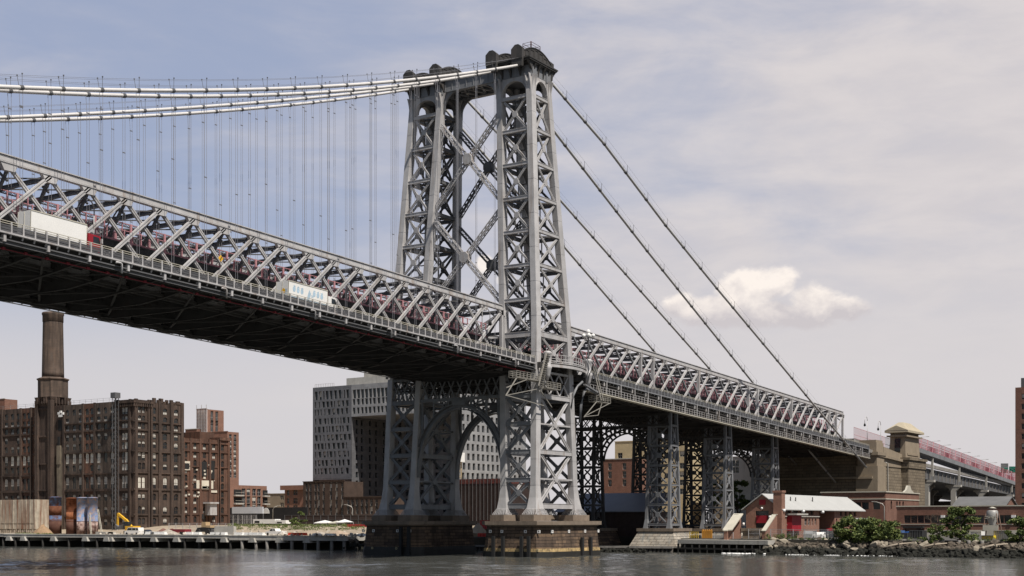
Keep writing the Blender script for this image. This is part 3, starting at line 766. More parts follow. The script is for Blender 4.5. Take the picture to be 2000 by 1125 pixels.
SCAF = mat('weathered grey scaffold', (.27, .255, .225), .7, 0, .3, .8)
m = MB()   # inspection platforms and the slanting stair below the near deck edge
def platform(x0, x1, y0, y1, z, h=1.15):
    m.box(x0, y0, z - .12, x1, y1, z)
    n = max(2, int((x1 - x0) / 1.1))
    for y in (y0, y1):
        for k in range(n + 1): X = lerp(x0, x1, k / n); m.box(X - .045, y - .045, z, X + .045, y + .045, z + h)
        for e in (.45, .8, 1.15): m.beam((x0, y, z + e), (x1, y, z + e), .07, .07)
    for x in (x0, x1):
        for e in (.45, .8, 1.15): m.beam((x, y0, z + e), (x, y1, z + e), .07, .07)
platform(-16.5, -6.8, -9.6, -7.9, 33.2); platform(-7.0, -2.0, -10.2, -8.2, 32.0)
for e in (0, .9):
    m.beam((-9.4 + e, -9.9, 32.1), (-5.6 + e, -9.3, 38.6), .1, .35); m.beam((-9.4 + e, -9.9, 33.1), (-5.6 + e, -9.3, 39.6), .07, .07)
for k in range(16): f = k / 15; m.box(lerp(-9.4, -5.6, f), lerp(-9.9, -9.3, f) - .45, lerp(32.1, 38.6, f), lerp(-8.5, -4.7, f), lerp(-9.9, -9.3, f) + .45, lerp(32.1, 38.6, f) + .06)
m.beam((-16.4, -9.5, 33), (-19.5, -9.2, 29.5), .16, .16); m.beam((-13, -9.5, 33), (-19.3, -9.2, 31), .14, .14); m.beam((-19.5, -9.2, 29.6), (-6, -8.9, 28.7), .14, .14); m.beam((-7, -9.5, 32), (-19.3, -9.2, 29.6), .12, .12); m.beam((-9, -9.5, 32), (-3, -8.8, 28.6), .14, .14)
m.build('inspection_platform', SCAF, tower)
m = MB(); platform(13.2, 19, -9.4, -7.6, 31.0)
m.beam((14.6, -9.7, 31.2), (11.4, -9.6, 38.0), .1, .3); m.beam((15.5, -9.7, 31.2), (12.3, -9.6, 38.0), .1, .3)
m.beam((13.3, -9.4, 30.9), (9.2, -8.8, 27.5), .14, .14); m.beam((18.5, -9.4, 30.9), (9.2, -8.8, 27.6), .12, .12); m.beam((15.5, -9.4, 30.9), (14.2, -9.2, 28.2), .12, .12); m.beam((9.2, -8.8, 27.6), (14.2, -9.2, 28.2), .12, .12)
m.build('inspection_platform', SCAF, tower)

# ================================================================== cables, backstays and suspenders
CY = (-2.6, 3.7, 17.7, 24.0)
CP = ((96.936, .38934, .00064), (96.884, .39767, .00078), (96.92, .36061, .00035), (96.975, .3770, .00055)); ci = 0
def cz(x): t = -x; a, b, c = CP[ci]; return a - b * t + c * t * t
BACK = {-2.6: [(4, 95.8), (30, 85.4), (55.5, 75.1)], 3.7: [(4, 94.9), (15, 90.2), (60, 70.8), (124, 44.4), (188, 19)],
        17.7: [(4, 95.4), (42.2, 81.8), (124, 50.1), (192, 24.5)], 24.0: [(4, 95.4), (55.1, 73.5), (102, 53.3), (188, 17)]}
for ci, y in enumerate(CY):
    m = MB(); pts = [(x, y, cz(x)) for x in range(-160, -3, 6)] + [(-4.2, y, cz(-4.2))]
    m.tube(pts, .27, 10)
    c = m.build('main_cable', CABLE, bridge, 'white wrapped main cable, ' + ('outermost on the near side', 'inner one of the near pair', 'inner one of the far pair', 'outermost on the far side')[ci])
    m = MB(); bp = BACK[y]
    # the near outer stay spreads outwards to pass clear of the deck edge
    yb_ = lambda x: y if ci else lerp(-2.6, -9.1, (x - 4) / 180)
    if ci == 0:
        bp = [(4, 95.8)]
        for px, py in ((1180, 281), (1300, 440), (1400, 563), (1518, 704), (1600, 803), (1692, 913)):
            X = 60
            for _ in range(12): q_ = at(px, py, Y=yb_(X)); X = q_.x
            bp.append((q_.x, q_.z))
    m.tube([(a, yb_(a), b) for a, b in bp], .27, 10); bs = m.build('backstay_cable', mat('grey cable with painted shade', (.36, .355, .345), .5, 0, .1, .5), bridge)  # greyer than the main cable to paint in its shaded underside
    # hand ropes
    hr = MB()
    for s in (-.45, .45):
        hr.tube([(x, y + s, cz(x) + 1.45) for x in range(-160, -3, 6)] + [(-4, y + s, cz(-4) + 1.3)], .018, 4)
        hr.tube([(a, yb_(a) + s, b + 1.4) for a, b in bp], .018, 4)
    hr.build('hand_rope', ROPE, c)
    off = (0, 2.9, 0.4, 3.2)[ci]
    for k in range(1, 22):
        x = -7.23 - PAN * k + off
        z = cz(x); m = MB()
        sl_ = (cz(x + .1) - cz(x - .1)) / .2
        m.tube([(x - .25, y, z - .25 * sl_), (x + .25, y, z + .25 * sl_)], .325, 8)
        for s in (-1, 1): m.beam((x - .1, y + s * .3, z + .1), (x - .25, y + s * .5, z + 1.55), .05, .05); m.box(x - .3, y + s * .5 - .07, z + 1.5, x - .18, y + s * .5 + .07, z + 1.65)
        m.build('cable_band', STEELM, c)
        # suspender: two pairs of ropes with a socket part way
        zb = T(x) - 12.3; m = MB(); zs = z - 2.2 - (k % 3) * .25
        for s in (-1, 1):
            m.tube([(x - .28 * s, y + .1, z - .2), (x - .2 * s, y, zs), (x - .2 * s, y, zb)], .034, 4, False)
        m.box(x - .24, y - .06, zs - .12, x + .24, y + .06, zs)
        m.box(x - .22, y - .06, T(x) + 4 + (k % 4), x + .22, y + .06, T(x) + 4.12 + (k % 4))
        m.build('suspender', ROPE, bridge)
    for a, b in zip(bp, bp[1:]):
        n = max(1, int((b[0] - a[0]) / 7.5))
        for k in range(n):
            m = MB(); f = k / n; x, z = lerp(a[0], b[0], f), lerp(a[1], b[1], f); s = (b[1] - a[1]) / (b[0] - a[0])
            m.tube([(x - .3, yb_(x), z - .3 * s), (x + .3, yb_(x), z + .3 * s)], .34, 8)
            for e in (-1, 1): m.box(x - .03, yb_(x) + e * .45 - .03, z, x + .03, yb_(x) + e * .45 + .03, z + 1.5)
            m.build('backstay_clamp', STEELM, bs)

# ================================================================== bents under the side span
def bent(xc, zb, zt, wx, lab):
    m0 = MB()
    for x in (xc - wx, xc + wx):   # cross girder and arch between the legs
        for z, h in ((zt - .3, .5), (zt - 2.8, .45)): m0.beam((x, -2.6, z), (x, 23.1, z), .4, h)
        for k in range(12): y0, y1 = -2.6 + 25.7 * k / 12, -2.6 + 25.7 * (k + 1) / 12; m0.beam((x, y0, zt - 2.8), (x, y1, zt - .4), .2, .2); m0.beam((x, y1, zt - 2.8), (x, y0, zt - .4), .2, .2)
        N_ = 18; half = 6.9; rise = min(6.6, zt - zb - 9); zs = zt - 4.2 - rise
        arc = lambda k, g: (x, YC - (half + g) * math.cos(math.pi * k / N_), zs + (rise + g) * math.sin(math.pi * k / N_))
        for k in range(N_):
            m0.beam(arc(k, 0), arc(k + 1, 0), .5, .3); m0.beam(arc(k, 1.1), arc(k + 1, 1.1), .5, .3)
            m0.beam(arc(k, 0), arc(k, 1.1), .4, .3, (1, 0, 0))
        for k in (4, 6, 12, 14): p = Vector(arc(k, 1.1)); m0.beam(p, (x, p.y, zt - 2.8), .25, .25, (1, 0, 0)); q = arc(k + (1 if k < 9 else -1), 1.1); m0.beam((x, p.y, zt - 2.9), (x, q[1] + (1.4 if k < 9 else -1.4), zt - 2.8 if False else q[2]), .2, .2, (1, 0, 0))
    b = m0.build('support_bent', STEELD, bridge, lab)
    for far in (0, 1):
        m = MB(); mm = STEELD if far else STEELB  # far legs darkest, shade under the span put into the colour
        F = lambda y: 2 * YC - y if far else y
        def P(sx, n): return lambda z: Vector((xc + sx * lerp(wx * 1.25, wx * .72, (z - zb) / (zt - zb)), F((3.0 if n else -3.0) + (-.3 if n else .3) * (z - zb) / (zt - zb)), z))
        for sx in (-1, 1):
            for n in (0, 1):
                p = P(sx, n); m.beam(p(zb + 2.2), p(zt), .66, .62, (1, 0, 0)); m.hexa([p(zb) + Vector(v) for v in ((-.6, -.6, 0), (.6, -.6, 0), (.6, .6, 0), (-.6, .6, 0))], [p(zb + 2.2) + Vector(v) for v in ((-.32, -.32, 0), (.32, -.32, 0), (.32, .32, 0), (-.32, .32, 0))])
        H = 4.6; n = max(2, round((zt - 3 - zb - .9) / H)); zz = [lerp(zt - 3, zb + .9, k / n) for k in range(n + 1)]
        for a, c, nr in (((-1, 1), (-1, 0), (-1, 0, 0)), ((1, 1), (1, 0), (1, 0, 0)), ((-1, 0), (1, 0), (0, -1, 0)), ((-1, 1), (1, 1), (0, 1, 0))):
            A, C = trim(P(*a), P(*c), .35), trim(P(*c), P(*a), .35)
            for z0, z1 in zip(zz, zz[1:]): face(m, A, C, z0, z1, wd=.3, strut=.4, nrm=nr, gus=True, off=.1)
            face(m, A, C, zz[-1], zz[-1], nrm=nr, dia=False, strut=.5, off=.1)
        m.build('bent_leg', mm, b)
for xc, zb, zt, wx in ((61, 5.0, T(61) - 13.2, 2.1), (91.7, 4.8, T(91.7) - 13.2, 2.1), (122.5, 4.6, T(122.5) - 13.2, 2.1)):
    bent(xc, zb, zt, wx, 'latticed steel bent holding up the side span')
# catwalk hung below the near edge of the side span
m = MB(); h = MB()
for a, b in [(12 + 21.6 * k, 12 + 21.6 * (k + 1)) for k in range(8)]:
    ya, yb = YS - .2, YS - .2
    m.beam((a, YS - .2, T(a) - 14.25), (b, YS - .2, T(b) - 14.25), 1.3, .2)
    for z in (-13.9, -13.4, -12.9): h.beam((a, YS - .85, T(a) + z), (b, YS - .85, T(b) + z), .05, .06)
x = 12.
while x < 184:
    h.box(x - .045, YS - .9, T(x) - 14.2, x + .045, YS - .8, T(x) - 12.9); x += 1.3
for x in XS[1:]:
    h.box(x - .08, YS - .75, T(x) - 14, x + .08, YS - .6, T(x) - 11.4); h.beam((x, YS - .5, T(x) - 11.7), (x + 1.2, YS + .3, T(x) - 13.9), .1, .1)
cw = m.build('catwalk', CREAM, bridge); h.build('handrail', STEEL, cw)

# ================================================================== water, land, piers
def water_mat():
    m = bpy.data.materials.new('river water'); m.use_nodes = True; nt = m.node_tree; N = nt.nodes; L = nt.links
    b = N['Principled BSDF']; b.inputs['Base Color'].default_value = (.075, .077, .070, 1); b.inputs['Roughness'].default_value = .10
    b.inputs['IOR'].default_value = 1.33; b.inputs['Specular IOR Level'].default_value = .5
    geo = N.new('ShaderNodeNewGeometry')
    def noise(sc, det, scale):
        mp = N.new('ShaderNodeMapping'); mp.inputs['Scale'].default_value = sc; mp.inputs['Rotation'].default_value = (0, 0, R(35)); L.new(geo.outputs['Position'], mp.inputs[0])
        n = N.new('ShaderNodeTexNoise'); n.inputs['Scale'].default_value = scale; n.inputs['Detail'].default_value = det; n.inputs['Roughness'].default_value = .62; L.new(mp.outputs[0], n.inputs['Vector']); return n.outputs['Fac']
    def ma(op, a, c):
        n = N.new('ShaderNodeMath'); n.operation = op
        for i, v in enumerate((a, c)):
            if isinstance(v, (int, float)): n.inputs[i].default_value = v
            else: L.new(v, n.inputs[i])
        return n.outputs[0]
    h = ma('ADD', ma('MULTIPLY', noise((1, .55, 1), 5, .22), 1.0), ma('MULTIPLY', noise((1, .7, 1), 4, .9), .32))
    patch = noise((.5, 1, 1), 3, .018)           # calmer and rougher patches of the current
    mr = N.new('ShaderNodeMapRange'); L.new(patch, mr.inputs[0]); mr.inputs[1].default_value = .35; mr.inputs[2].default_value = .65; mr.inputs[3].default_value = .55; mr.inputs[4].default_value = 1.25
    bp = N.new('ShaderNodeBump'); bp.inputs['Strength'].default_value = 1.0; bp.inputs['Distance'].default_value = .2
    L.new(ma('MULTIPLY', h, mr.outputs[0]), bp.inputs['Height']); L.new(bp.outputs[0], b.inputs['Normal'])
    return m
def water():
    """one sheet to the horizon; the stretch the photo shows carries real wind chop"""
    import numpy as np
    x0, x1, y0, y1, st = -150., 33., -150., 300., .75
    nx, ny = int((x1 - x0) / st) + 1, int((y1 - y0) / st) + 1
    gx_, gy_ = np.meshgrid(np.linspace(x0, x1, nx), np.linspace(y0, y1, ny), indexing='ij')
    r_ = np.random.RandomState(4); z = np.zeros_like(gx_); z2 = np.zeros_like(gx_)
    for k in range(46):
        lam = 2.0 * (9 / 2.0) ** r_.rand(); a = math.radians(20) + r_.normal(0, .75); ph = r_.rand() * 6.28
        q = 2 * math.pi / lam * (gx_ * math.cos(a) + gy_ * math.sin(a)) + ph
        z += .0085 * lam ** .85 * (1 - np.abs(np.sin(q / 2))) ** 1.3 - .003 * lam ** .85
    for k in range(10):
        lam = 40 + 90 * r_.rand(); a = r_.rand() * 6.28; z2 += np.sin(2 * math.pi / lam * (gx_ * math.cos(a) + gy_ * math.sin(a)) + r_.rand() * 6.28)
    z *= .5 * np.clip(.9 + .26 * z2, .25, 1.7)
    ed = np.minimum.reduce([gx_ - x0, x1 - gx_, gy_ - y0, y1 - gy_]); z *= np.clip(ed / 12, 0, 1)
    v = np.stack([gx_, gy_, z], -1).reshape(-1, 3); i = np.arange(nx * ny).reshape(nx, ny)
    f = np.stack([i[:-1, :-1], i[1:, :-1], i[1:, 1:], i[:-1, 1:]], -1).reshape(-1, 4)
    b = len(v); far = [(-3000, -4000), (400, -4000), (400, 4000), (-3000, 4000)]
    vs = v.tolist() + [(x, y, 0) for x, y in far]; c = [int(i[0, 0]), int(i[-1, 0]), int(i[-1, -1]), int(i[0, -1])]
    fs = f.tolist()
    # border faces share the grid's edge vertices
    south = [int(k) for k in i[:, 0]]; east = [int(k) for k in i[-1, :]]; north = [int(k) for k in i[::-1, -1]]; west = [int(k) for k in i[0, ::-1]]
    for k, side in enumerate((south, east, north, west)): fs.append([b + k, b + (k + 1) % 4] + side[::-1])
    me = bpy.data.meshes.new('water'); me.from_pydata(vs, [], fs); me.polygons.foreach_set('use_smooth', [True] * len(fs)); me.materials.append(water_mat()); me.update()
    o = bpy.data.objects.new('water', me); COL.objects.link(o); tag(o, kind='structure')
water()
m = MB(); m.add([(-3000, -4000, -6), (6000, -4000, -6), (6000, 4000, -6), (-3000, 4000, -6)], [(0, 1, 2, 3)])
tag(m.build('river_bed', mat('river mud', (.03, .03, .025), .9)), kind='structure')

def lerp(a, b, t): return a + (b - a) * t
def dockX(y): return -1.5 - (y - 164.4) * .178        # front line of the wharf
GZ = 2.95
ASPG = mat('worn asphalt and gravel', (.085, .08, .072), .95, 0, .3, .15)
DIRT = mat('dry sandy dirt', (.33, .27, .20), .95, 0, .25, .12, (.12, .12, .06), .25)
edge = [(60, 1500), (dockX(400) + 9, 400), (dockX(57) + 9, 57), (dockX(40) + 6, 40), (30, 34), (66.5, 33.9), (66.5, -10.5), (40, -15), (40, -26), (37, -34), (37.5, -60), (38.5, -90), (39, -130), (40, -400), (60, -1500)]
land = edge + [(6000, -1500), (6000, 1500)]
m = MB()
# a strip a few metres wide inland of the edge keeps the sheet well shaped
n = len(edge)
inner = [(max(x + 60, 110), y) for x, y in edge]
m.add([(x, y, GZ) for x, y in edge] + [(x, y, GZ) for x, y in inner] + [(6000, y, GZ) for x, y in inner], [[i, i + 1, n + i + 1, n + i] for i in range(n - 1)] + [[n + i, n + i + 1, 2 * n + i + 1, 2 * n + i] for i in range(n - 1)])
tag(m.build('ground', ASPG), kind='structure')
def GH(X):      # the yard left of the bridge climbs to street level
    t = max(0, min(1, (X - 28) / 28)); return GZ + .01 + 2.45 * t * t * (3 - 2 * t)
m = MB(); cols_ = []
for y in (41, 57, 80, 110, 150, 200, 260, 400):
    x0 = max(dockX(y) + 9.5, 0) if y > 45 else 31; cols_.append([(lerp(x0, 72, k / 16), y, GH(lerp(x0, 72, k / 16))) for k in range(17)] + [(260, y, GH(72))])
n_ = 18; m.add([v for c in cols_ for v in c] + [(v[0], v[1], -1) for v in cols_[0]], [[a * n_ + k, a * n_ + k + 1, (a + 1) * n_ + k + 1, (a + 1) * n_ + k][::-1] for a in range(len(cols_) - 1) for k in range(n_ - 1)] + [[k, k + 1, len(cols_) * n_ + k + 1, len(cols_) * n_ + k] for k in range(n_ - 1)])
tag(m.build('dirt_yard', DIRT), kind='structure')
m = MB(); m.add([(29.6, 34, .88), (38.6, -14.5, .88), (68, -14.5, .88), (68, 34, .88)], [(0, 1, 2, 3)]); tag(m.build('foreshore', mat('dark silt', (.06, .055, .045), .9, 0, .4)), kind='structure')
m = MB()
for (x0, y0), (x1, y1) in zip(edge, edge[1:]): m.add([(x0, y0, GZ), (x1, y1, GZ), (x1, y1, -6), (x0, y0, -6)], [(0, 1, 2, 3)])
tag(m.build('shore_bank', mat('dark wet bank', (.05, .045, .035), .9, 0, .3)), kind='structure')

# ---- wharf on piles, left of the tower
PILE = mat('tarred timber pile', (.032, .03, .027), .9, 0, .35, .8)
wharf = thing('wharf', 'long concrete wharf deck on dark piles along the far shore', 'wharf', (10, 120, 0))
def wharf_build():
    dk = MB(); fr = MB()
    runs = [(60, 92.5, 3.12, 1.05), (92.5, 163, 3.2, .72), (163, 300, 3.28, .70)]
    for y0, y1, zt, th in runs:
        a0, a1 = dockX(y0), dockX(y1)
        dk.hexa([(a0, y0, zt - th), (a0 + 10, y0, zt - th), (a1 + 10, y1, zt - th), (a1, y1, zt - th)], [(a0, y0, zt), (a0 + 10, y0, zt), (a1 + 10, y1, zt), (a1, y1, zt)])
        dk.hexa([(a0 - .12, y0, zt - .06), (a0 + .25, y0, zt - .06), (a1 + .25, y1, zt - .06), (a1 - .12, y1, zt - .06)], [(a0 - .12, y0, zt + .14), (a0 + .25, y0, zt + .14), (a1 + .25, y1, zt + .14), (a1 - .12, y1, zt + .14)])
    dk.build('wharf_deck', CONC, wharf)
    for px in (46, 105, 167, 209, 216, 253, 301, 345, 391, 438, 493, 546, 600, 18):
        P = at(px, 1050, X=6); 
        for _ in range(4): P = at(px, 1050, X=dockX(P.y))
        m = MB(); x, y = P.x, P.y
        m.prism([(y - 1.15, 1.55), (y + 1.15, 1.55), (y + .75, 2.62), (y - .75, 2.62)], 'x', x - .35, x + 9); m.build('pile_cap', CONC, wharf)
    y = 61.0
    rp = random.Random(3)
    for k in range(48):
        x = dockX(y); big = y < 90
        for d in (.5, 4.8):
            m = MB(); r = .42 if big else .3; m.tube([(x + d, y, -2), (x + d, y, 2.6)], r, 8); m.build('pile', CONCD if big and d < 1 else PILE, wharf)
        y += (3.6 if big else 4.4) + rp.uniform(-.5, .5)
wharf_build()

# ---- stone piers under the tower legs
def stone_mat(name, c1, c2, mo, lo):
    return mat(name, c1, .9, 0, .38, .55, lo, .33, True, .9, 2.2, .2, ('brick', 1.9, .62, c2, mo, .05))
PIERM = stone_mat('weathered granite blocks', (.19, .13, .085), (.085, .062, .048), (.045, .036, .03), (.035, .027, .022))
PIERC = mat('granite coping', (.21, .165, .125), .85, 0, .25, .6, (.10, .08, .06), .3, True, .2)
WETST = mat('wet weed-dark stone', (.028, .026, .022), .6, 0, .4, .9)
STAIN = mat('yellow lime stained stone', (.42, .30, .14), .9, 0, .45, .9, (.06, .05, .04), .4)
def stone_pier(far, label):
    F = (lambda y: 2 * YC - y) if far else (lambda y: y)
    t = thing('stone_pier', label, 'bridge pier', (0, F(-4.4), 0), group=None)
    def octa(g, z, c=2.2):
        x, ya, yb = 10.6 + g, min(F(-12.2 - g), F(2.6 + g)), max(F(-12.2 - g), F(2.6 + g))
        return [(-x + c, ya, z), (x - c, ya, z), (x, ya + c, z), (x, yb - c, z), (x - c, yb, z), (-x + c, yb, z), (-x, yb - c, z), (-x, ya + c, z)]
    def frustum(m, a, b):
        n = len(a); m.add(a + b, [list(range(n))[::-1], list(range(n, 2 * n))] + [[i, (i + 1) % n, n + (i + 1) % n, n + i] for i in range(n)])
    m = MB(); frustum(m, octa(.35, 1.55), octa(0, 5.75)); m.build('masonry', PIERM, t)
    m = MB(); frustum(m, octa(.75, -5), octa(.55, .95)); m.build('wet_footing', WETST, t)
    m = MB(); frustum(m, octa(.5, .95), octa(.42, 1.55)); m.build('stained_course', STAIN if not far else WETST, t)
    m = MB(); frustum(m, octa(.25, 5.75), octa(.3, 6.0)); frustum(m, octa(.7, 6.0), octa(.7, 6.72)); m.build('coping', PIERC, t)
    for sx in (-1, 1):
        for n in (0, 1):
            c = post_xy(far, sx, n, 8); m = MB(); a, q = 2.9, 1.1
            pts = [(-a + q, -a), (a - q, -a), (a, -a + q), (a, a - q), (a - q, a), (-a + q, a), (-a, a - q), (-a, -a + q)]
            frustum(m, [(c.x + u, c.y + v * .86, 6.74) for u, v in pts], [(c.x + u, c.y + v * .86, 7.9) for u, v in pts]); m.build('pedestal', PIERC, t)
    # white square markers and dark fender posts on the river faces
    ya, yb = F(-12.2), F(2.6); lo, hi = min(ya, yb), max(ya, yb)
    for f in (.10, .30, .66, .84) if not far else (.93, .75, .33, .12):
        y = lerp(lo, hi, f)
        for z, s in ((4.75, .28), (1.25, .22)):
            m = MB(); x = -10.6 - .35 * (5.75 - z) / 4.2 if z > 1.6 else -11.05
            for q in ((-s, -s, s, -s * .55), (-s, s * .55, s, s), (-s, -s * .55, -s * .5, s * .55), (s * .5, -s * .55, s, s * .55)):
                m.box(x - .08, y + q[0], z + q[1], x + .1, y + q[2], z + q[3])
            m.build('marker', WHITE if z > 2 else mat('yellowed marker', (.5, .42, .25), .8) , t)
    if not far:
        for x in (-8.5, -2.5, 3.6, 8.8):
            m = MB(); y = -12.3
            for q in ((-.28, -.28, .28, -.15), (-.28, .15, .28, .28), (-.28, -.15, -.14, .15), (.14, -.15, .28, .15)): m.box(x + q[0], y - .12, 4.75 + q[1], x + q[2], y + .1, 4.75 + q[3])
            m.build('marker', WHITE, t)
    posts = ((-11.5, F(-3.2)), (-11.5, F(-1.0)), (-11.5, F(-7.4)), (-11.5, F(-9.0))) if not far else ((-11.5, F(-.8)), (-11.5, F(1.2)))
    for x, y in posts:
        m = MB(); m.box(x - .25, y - .3, -2, x + .25, y + .3, 3.9 if not far else 5.6); m.build('fender_post', BLACK, t)
    if not far:
        for x in (1.5, 4.8):
            m = MB(); m.box(x - .3, -13.2, -2, x + .3, -12.7, 3.6); m.build('fender_post', BLACK, t)
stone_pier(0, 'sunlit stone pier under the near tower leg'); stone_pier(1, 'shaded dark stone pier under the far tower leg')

# ---- masonry bases of the side span bents and the bulkhead between them
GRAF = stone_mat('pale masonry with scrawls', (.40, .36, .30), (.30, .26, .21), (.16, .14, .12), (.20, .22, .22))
def bent_base(x0, x1, y0, y1, zt, name, label, m_):
    t = thing(name, label, 'bridge footing', ((x0 + x1) / 2, (y0 + y1) / 2, 0))
    m = MB(); g = 1.6
    m.hexa([(x0 - g, y0 - g, .9), (x1 + g, y0 - g, .9), (x1 + g, y1 + g, .9), (x0 - g, y1 + g, .9)], [(x0, y0, zt - .7), (x1, y0, zt - .7), (x1, y1, zt - .7), (x0, y1, zt - .7)]); m.build('battered_base', m_, t)
    m = MB(); m.box(x0 - .35, y0 - .35, zt - .7, x1 + .35, y1 + .35, zt); m.build('coping', PIERC, t)
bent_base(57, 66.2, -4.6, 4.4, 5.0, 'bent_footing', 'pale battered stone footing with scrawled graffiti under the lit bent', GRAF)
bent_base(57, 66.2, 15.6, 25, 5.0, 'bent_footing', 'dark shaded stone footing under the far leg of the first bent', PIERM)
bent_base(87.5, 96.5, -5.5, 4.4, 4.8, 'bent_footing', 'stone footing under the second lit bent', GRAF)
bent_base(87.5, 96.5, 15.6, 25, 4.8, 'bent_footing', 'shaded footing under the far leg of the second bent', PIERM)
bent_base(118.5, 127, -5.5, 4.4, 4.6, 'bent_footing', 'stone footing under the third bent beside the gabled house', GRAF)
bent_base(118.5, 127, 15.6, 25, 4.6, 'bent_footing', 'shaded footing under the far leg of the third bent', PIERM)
bh = thing('bulkhead', 'low seawall of dark sheet piles below the bridge', 'seawall', (36, 0, 0))
m = MB(); line = [(29.5, 34.2), (33.4, 12), (38.4, -14)]
for (xa, ya), (xb, yb) in zip(line, line[1:]):
    n = int(math.hypot(xb - xa, yb - ya) / .9)
    for k in range(n):
        f = (k + .5) / n; m.tube([(lerp(xa, xb, f), lerp(ya, yb, f), -2), (lerp(xa, xb, f), lerp(ya, yb, f), .85)], .42, 7)
m.build('sheet_piles', mat('rusted sheet pile', (.06, .052, .045), .8, 0, .4, .6, (.16, .13, .09), .3, True), bh)
m = MB()
for (xa, ya), (xb, yb) in zip(line, line[1:]): m.beam((xa - .1, ya, 1.0), (xb - .1, yb, 1.0), 1.2, .4)
m.build('cap_beam', CONCD, bh)
# low wooden jetty right of the footing
jt = thing('jetty', 'low timber jetty with pale concrete edge beside the rocks', 'jetty', (36, -28, 0))
m = MB(); m.hexa([(36.5, -16, 1.9), (44, -16, 1.9), (40, -38, 1.9), (33, -38, 1.9)], [(36.5, -16, 2.75), (44, -16, 2.75), (40, -38, 2.75), (33, -38, 2.75)]); m.build('jetty_deck', CONC, jt)
for k in range(13):
    f = k / 12; m = MB(); m.tube([(36.8 - 3.5 * f, -16 - 22 * f, -2), (36.8 - 3.5 * f, -16 - 22 * f, 1.9)], .25, 7); m.build('pile', PILE, jt)
m = MB(); m.beam((36.3, -16, .9), (32.8, -38, .9), .3, .35); m.build('waler', PILE, jt)

# ---- riprap: rocks in a long heap, past counting
ROCK = mat('riprap rock', (.125, .102, .078), .95, 0, .6, .9, (.025, .023, .018), .45, False, .8, 1.2, wet=1.55)
def rock(m, c, s, rg):
    import itertools
    ax = [Vector((rg.gauss(0, 1), rg.gauss(0, 1), rg.gauss(0, 1))).normalized() for _ in range(3)]
    rot = Matrix.Rotation(rg.uniform(0, 6.28), 3, ax[0]); sc = Vector((s * rg.uniform(.7, 1.4), s * rg.uniform(.6, 1.2), s * rg.uniform(.4, .8)))
    vs = []
    for p in itertools.product((-1, 1), repeat=3): 
        v = Vector(p) * rg.uniform(.72, 1.1); vs.append(Vector(c) + rot @ Vector((v.x * sc.x, v.y * sc.y, v.z * sc.z)) * .5)
    for a in range(3):
        for e in (-1, 1):
            v = Vector((0, 0, 0)); v[a] = e * 1.25; vs.append(Vector(c) + rot @ Vector((v.x * sc.x, v.y * sc.y, v.z * sc.z)) * .5)
    # faces of a cube with raised face centres
    idx = {p: i for i, p in enumerate(itertools.product((-1, 1), repeat=3))}
    fs = []
    for a in range(3):
        for e in (-1, 1):
            o = [i for i in range(3) if i != a]; ring = []
            for q in ((-1, -1), (1, -1), (1, 1), (-1, 1)):
                p = [0, 0, 0]; p[a] = e; p[o[0]] = q[0]; p[o[1]] = q[1]; ring.append(idx[tuple(p)])
            ci = 8 + a * 2 + (0 if e < 0 else 1)
            for k in range(4): fs.append((ci, ring[k], ring[(k + 1) % 4]))
    m.add(vs, fs)
rg = random.Random(11); m = MB()
for k in range(2600):
    y = rg.uniform(-112, -35.5); f = rg.random() ** .9
    x = lerp(30.6, 38.6, f); z = lerp(-.25, 2.35, f) + rg.uniform(-.25, .2)
    rock(m, (x, y, z), rg.choice((.4, .5, .6, .8, 1.2)) * rg.uniform(.8, 1.25), rg)
for k in range(120):
    y = rg.uniform(-12, 24); rock(m, (lerp(33, 29, rg.random()), 34 - k * .02 if False else y, rg.uniform(-.1, .6)), rg.uniform(.4, .9), rg)
for k in range(160):
    rock(m, (rg.uniform(14, 30), rg.uniform(36, 60), rg.uniform(-.2, 2.3)), rg.uniform(.4, 1.), rg)
tag(m.build('riprap', ROCK), kind='stuff')
# broken wave at the foot of the rocks
rg = random.Random(5); m = MB()
for k in range(300):
    y = rg.choice((rg.gauss(-46, 1.6), rg.gauss(-53, 1.2), rg.gauss(-60, 2.5))) if k > 170 else rg.uniform(-38.5, -29); x = 29.9 + rg.gauss(0, .35) + (0 if k > 170 else 1.2 - (y + 29) * .02)
    s = rg.uniform(.08, .32) * (1 if k <= 170 else .6); m.lathe([(.01, .02), (s, .03), (s * .8, s * .6), (.02, s * .8)], x, y, 6)
tag(m.build('surf_foam', mat('white foam', (.8, .8, .78), .9, 0, .05)), kind='stuff')

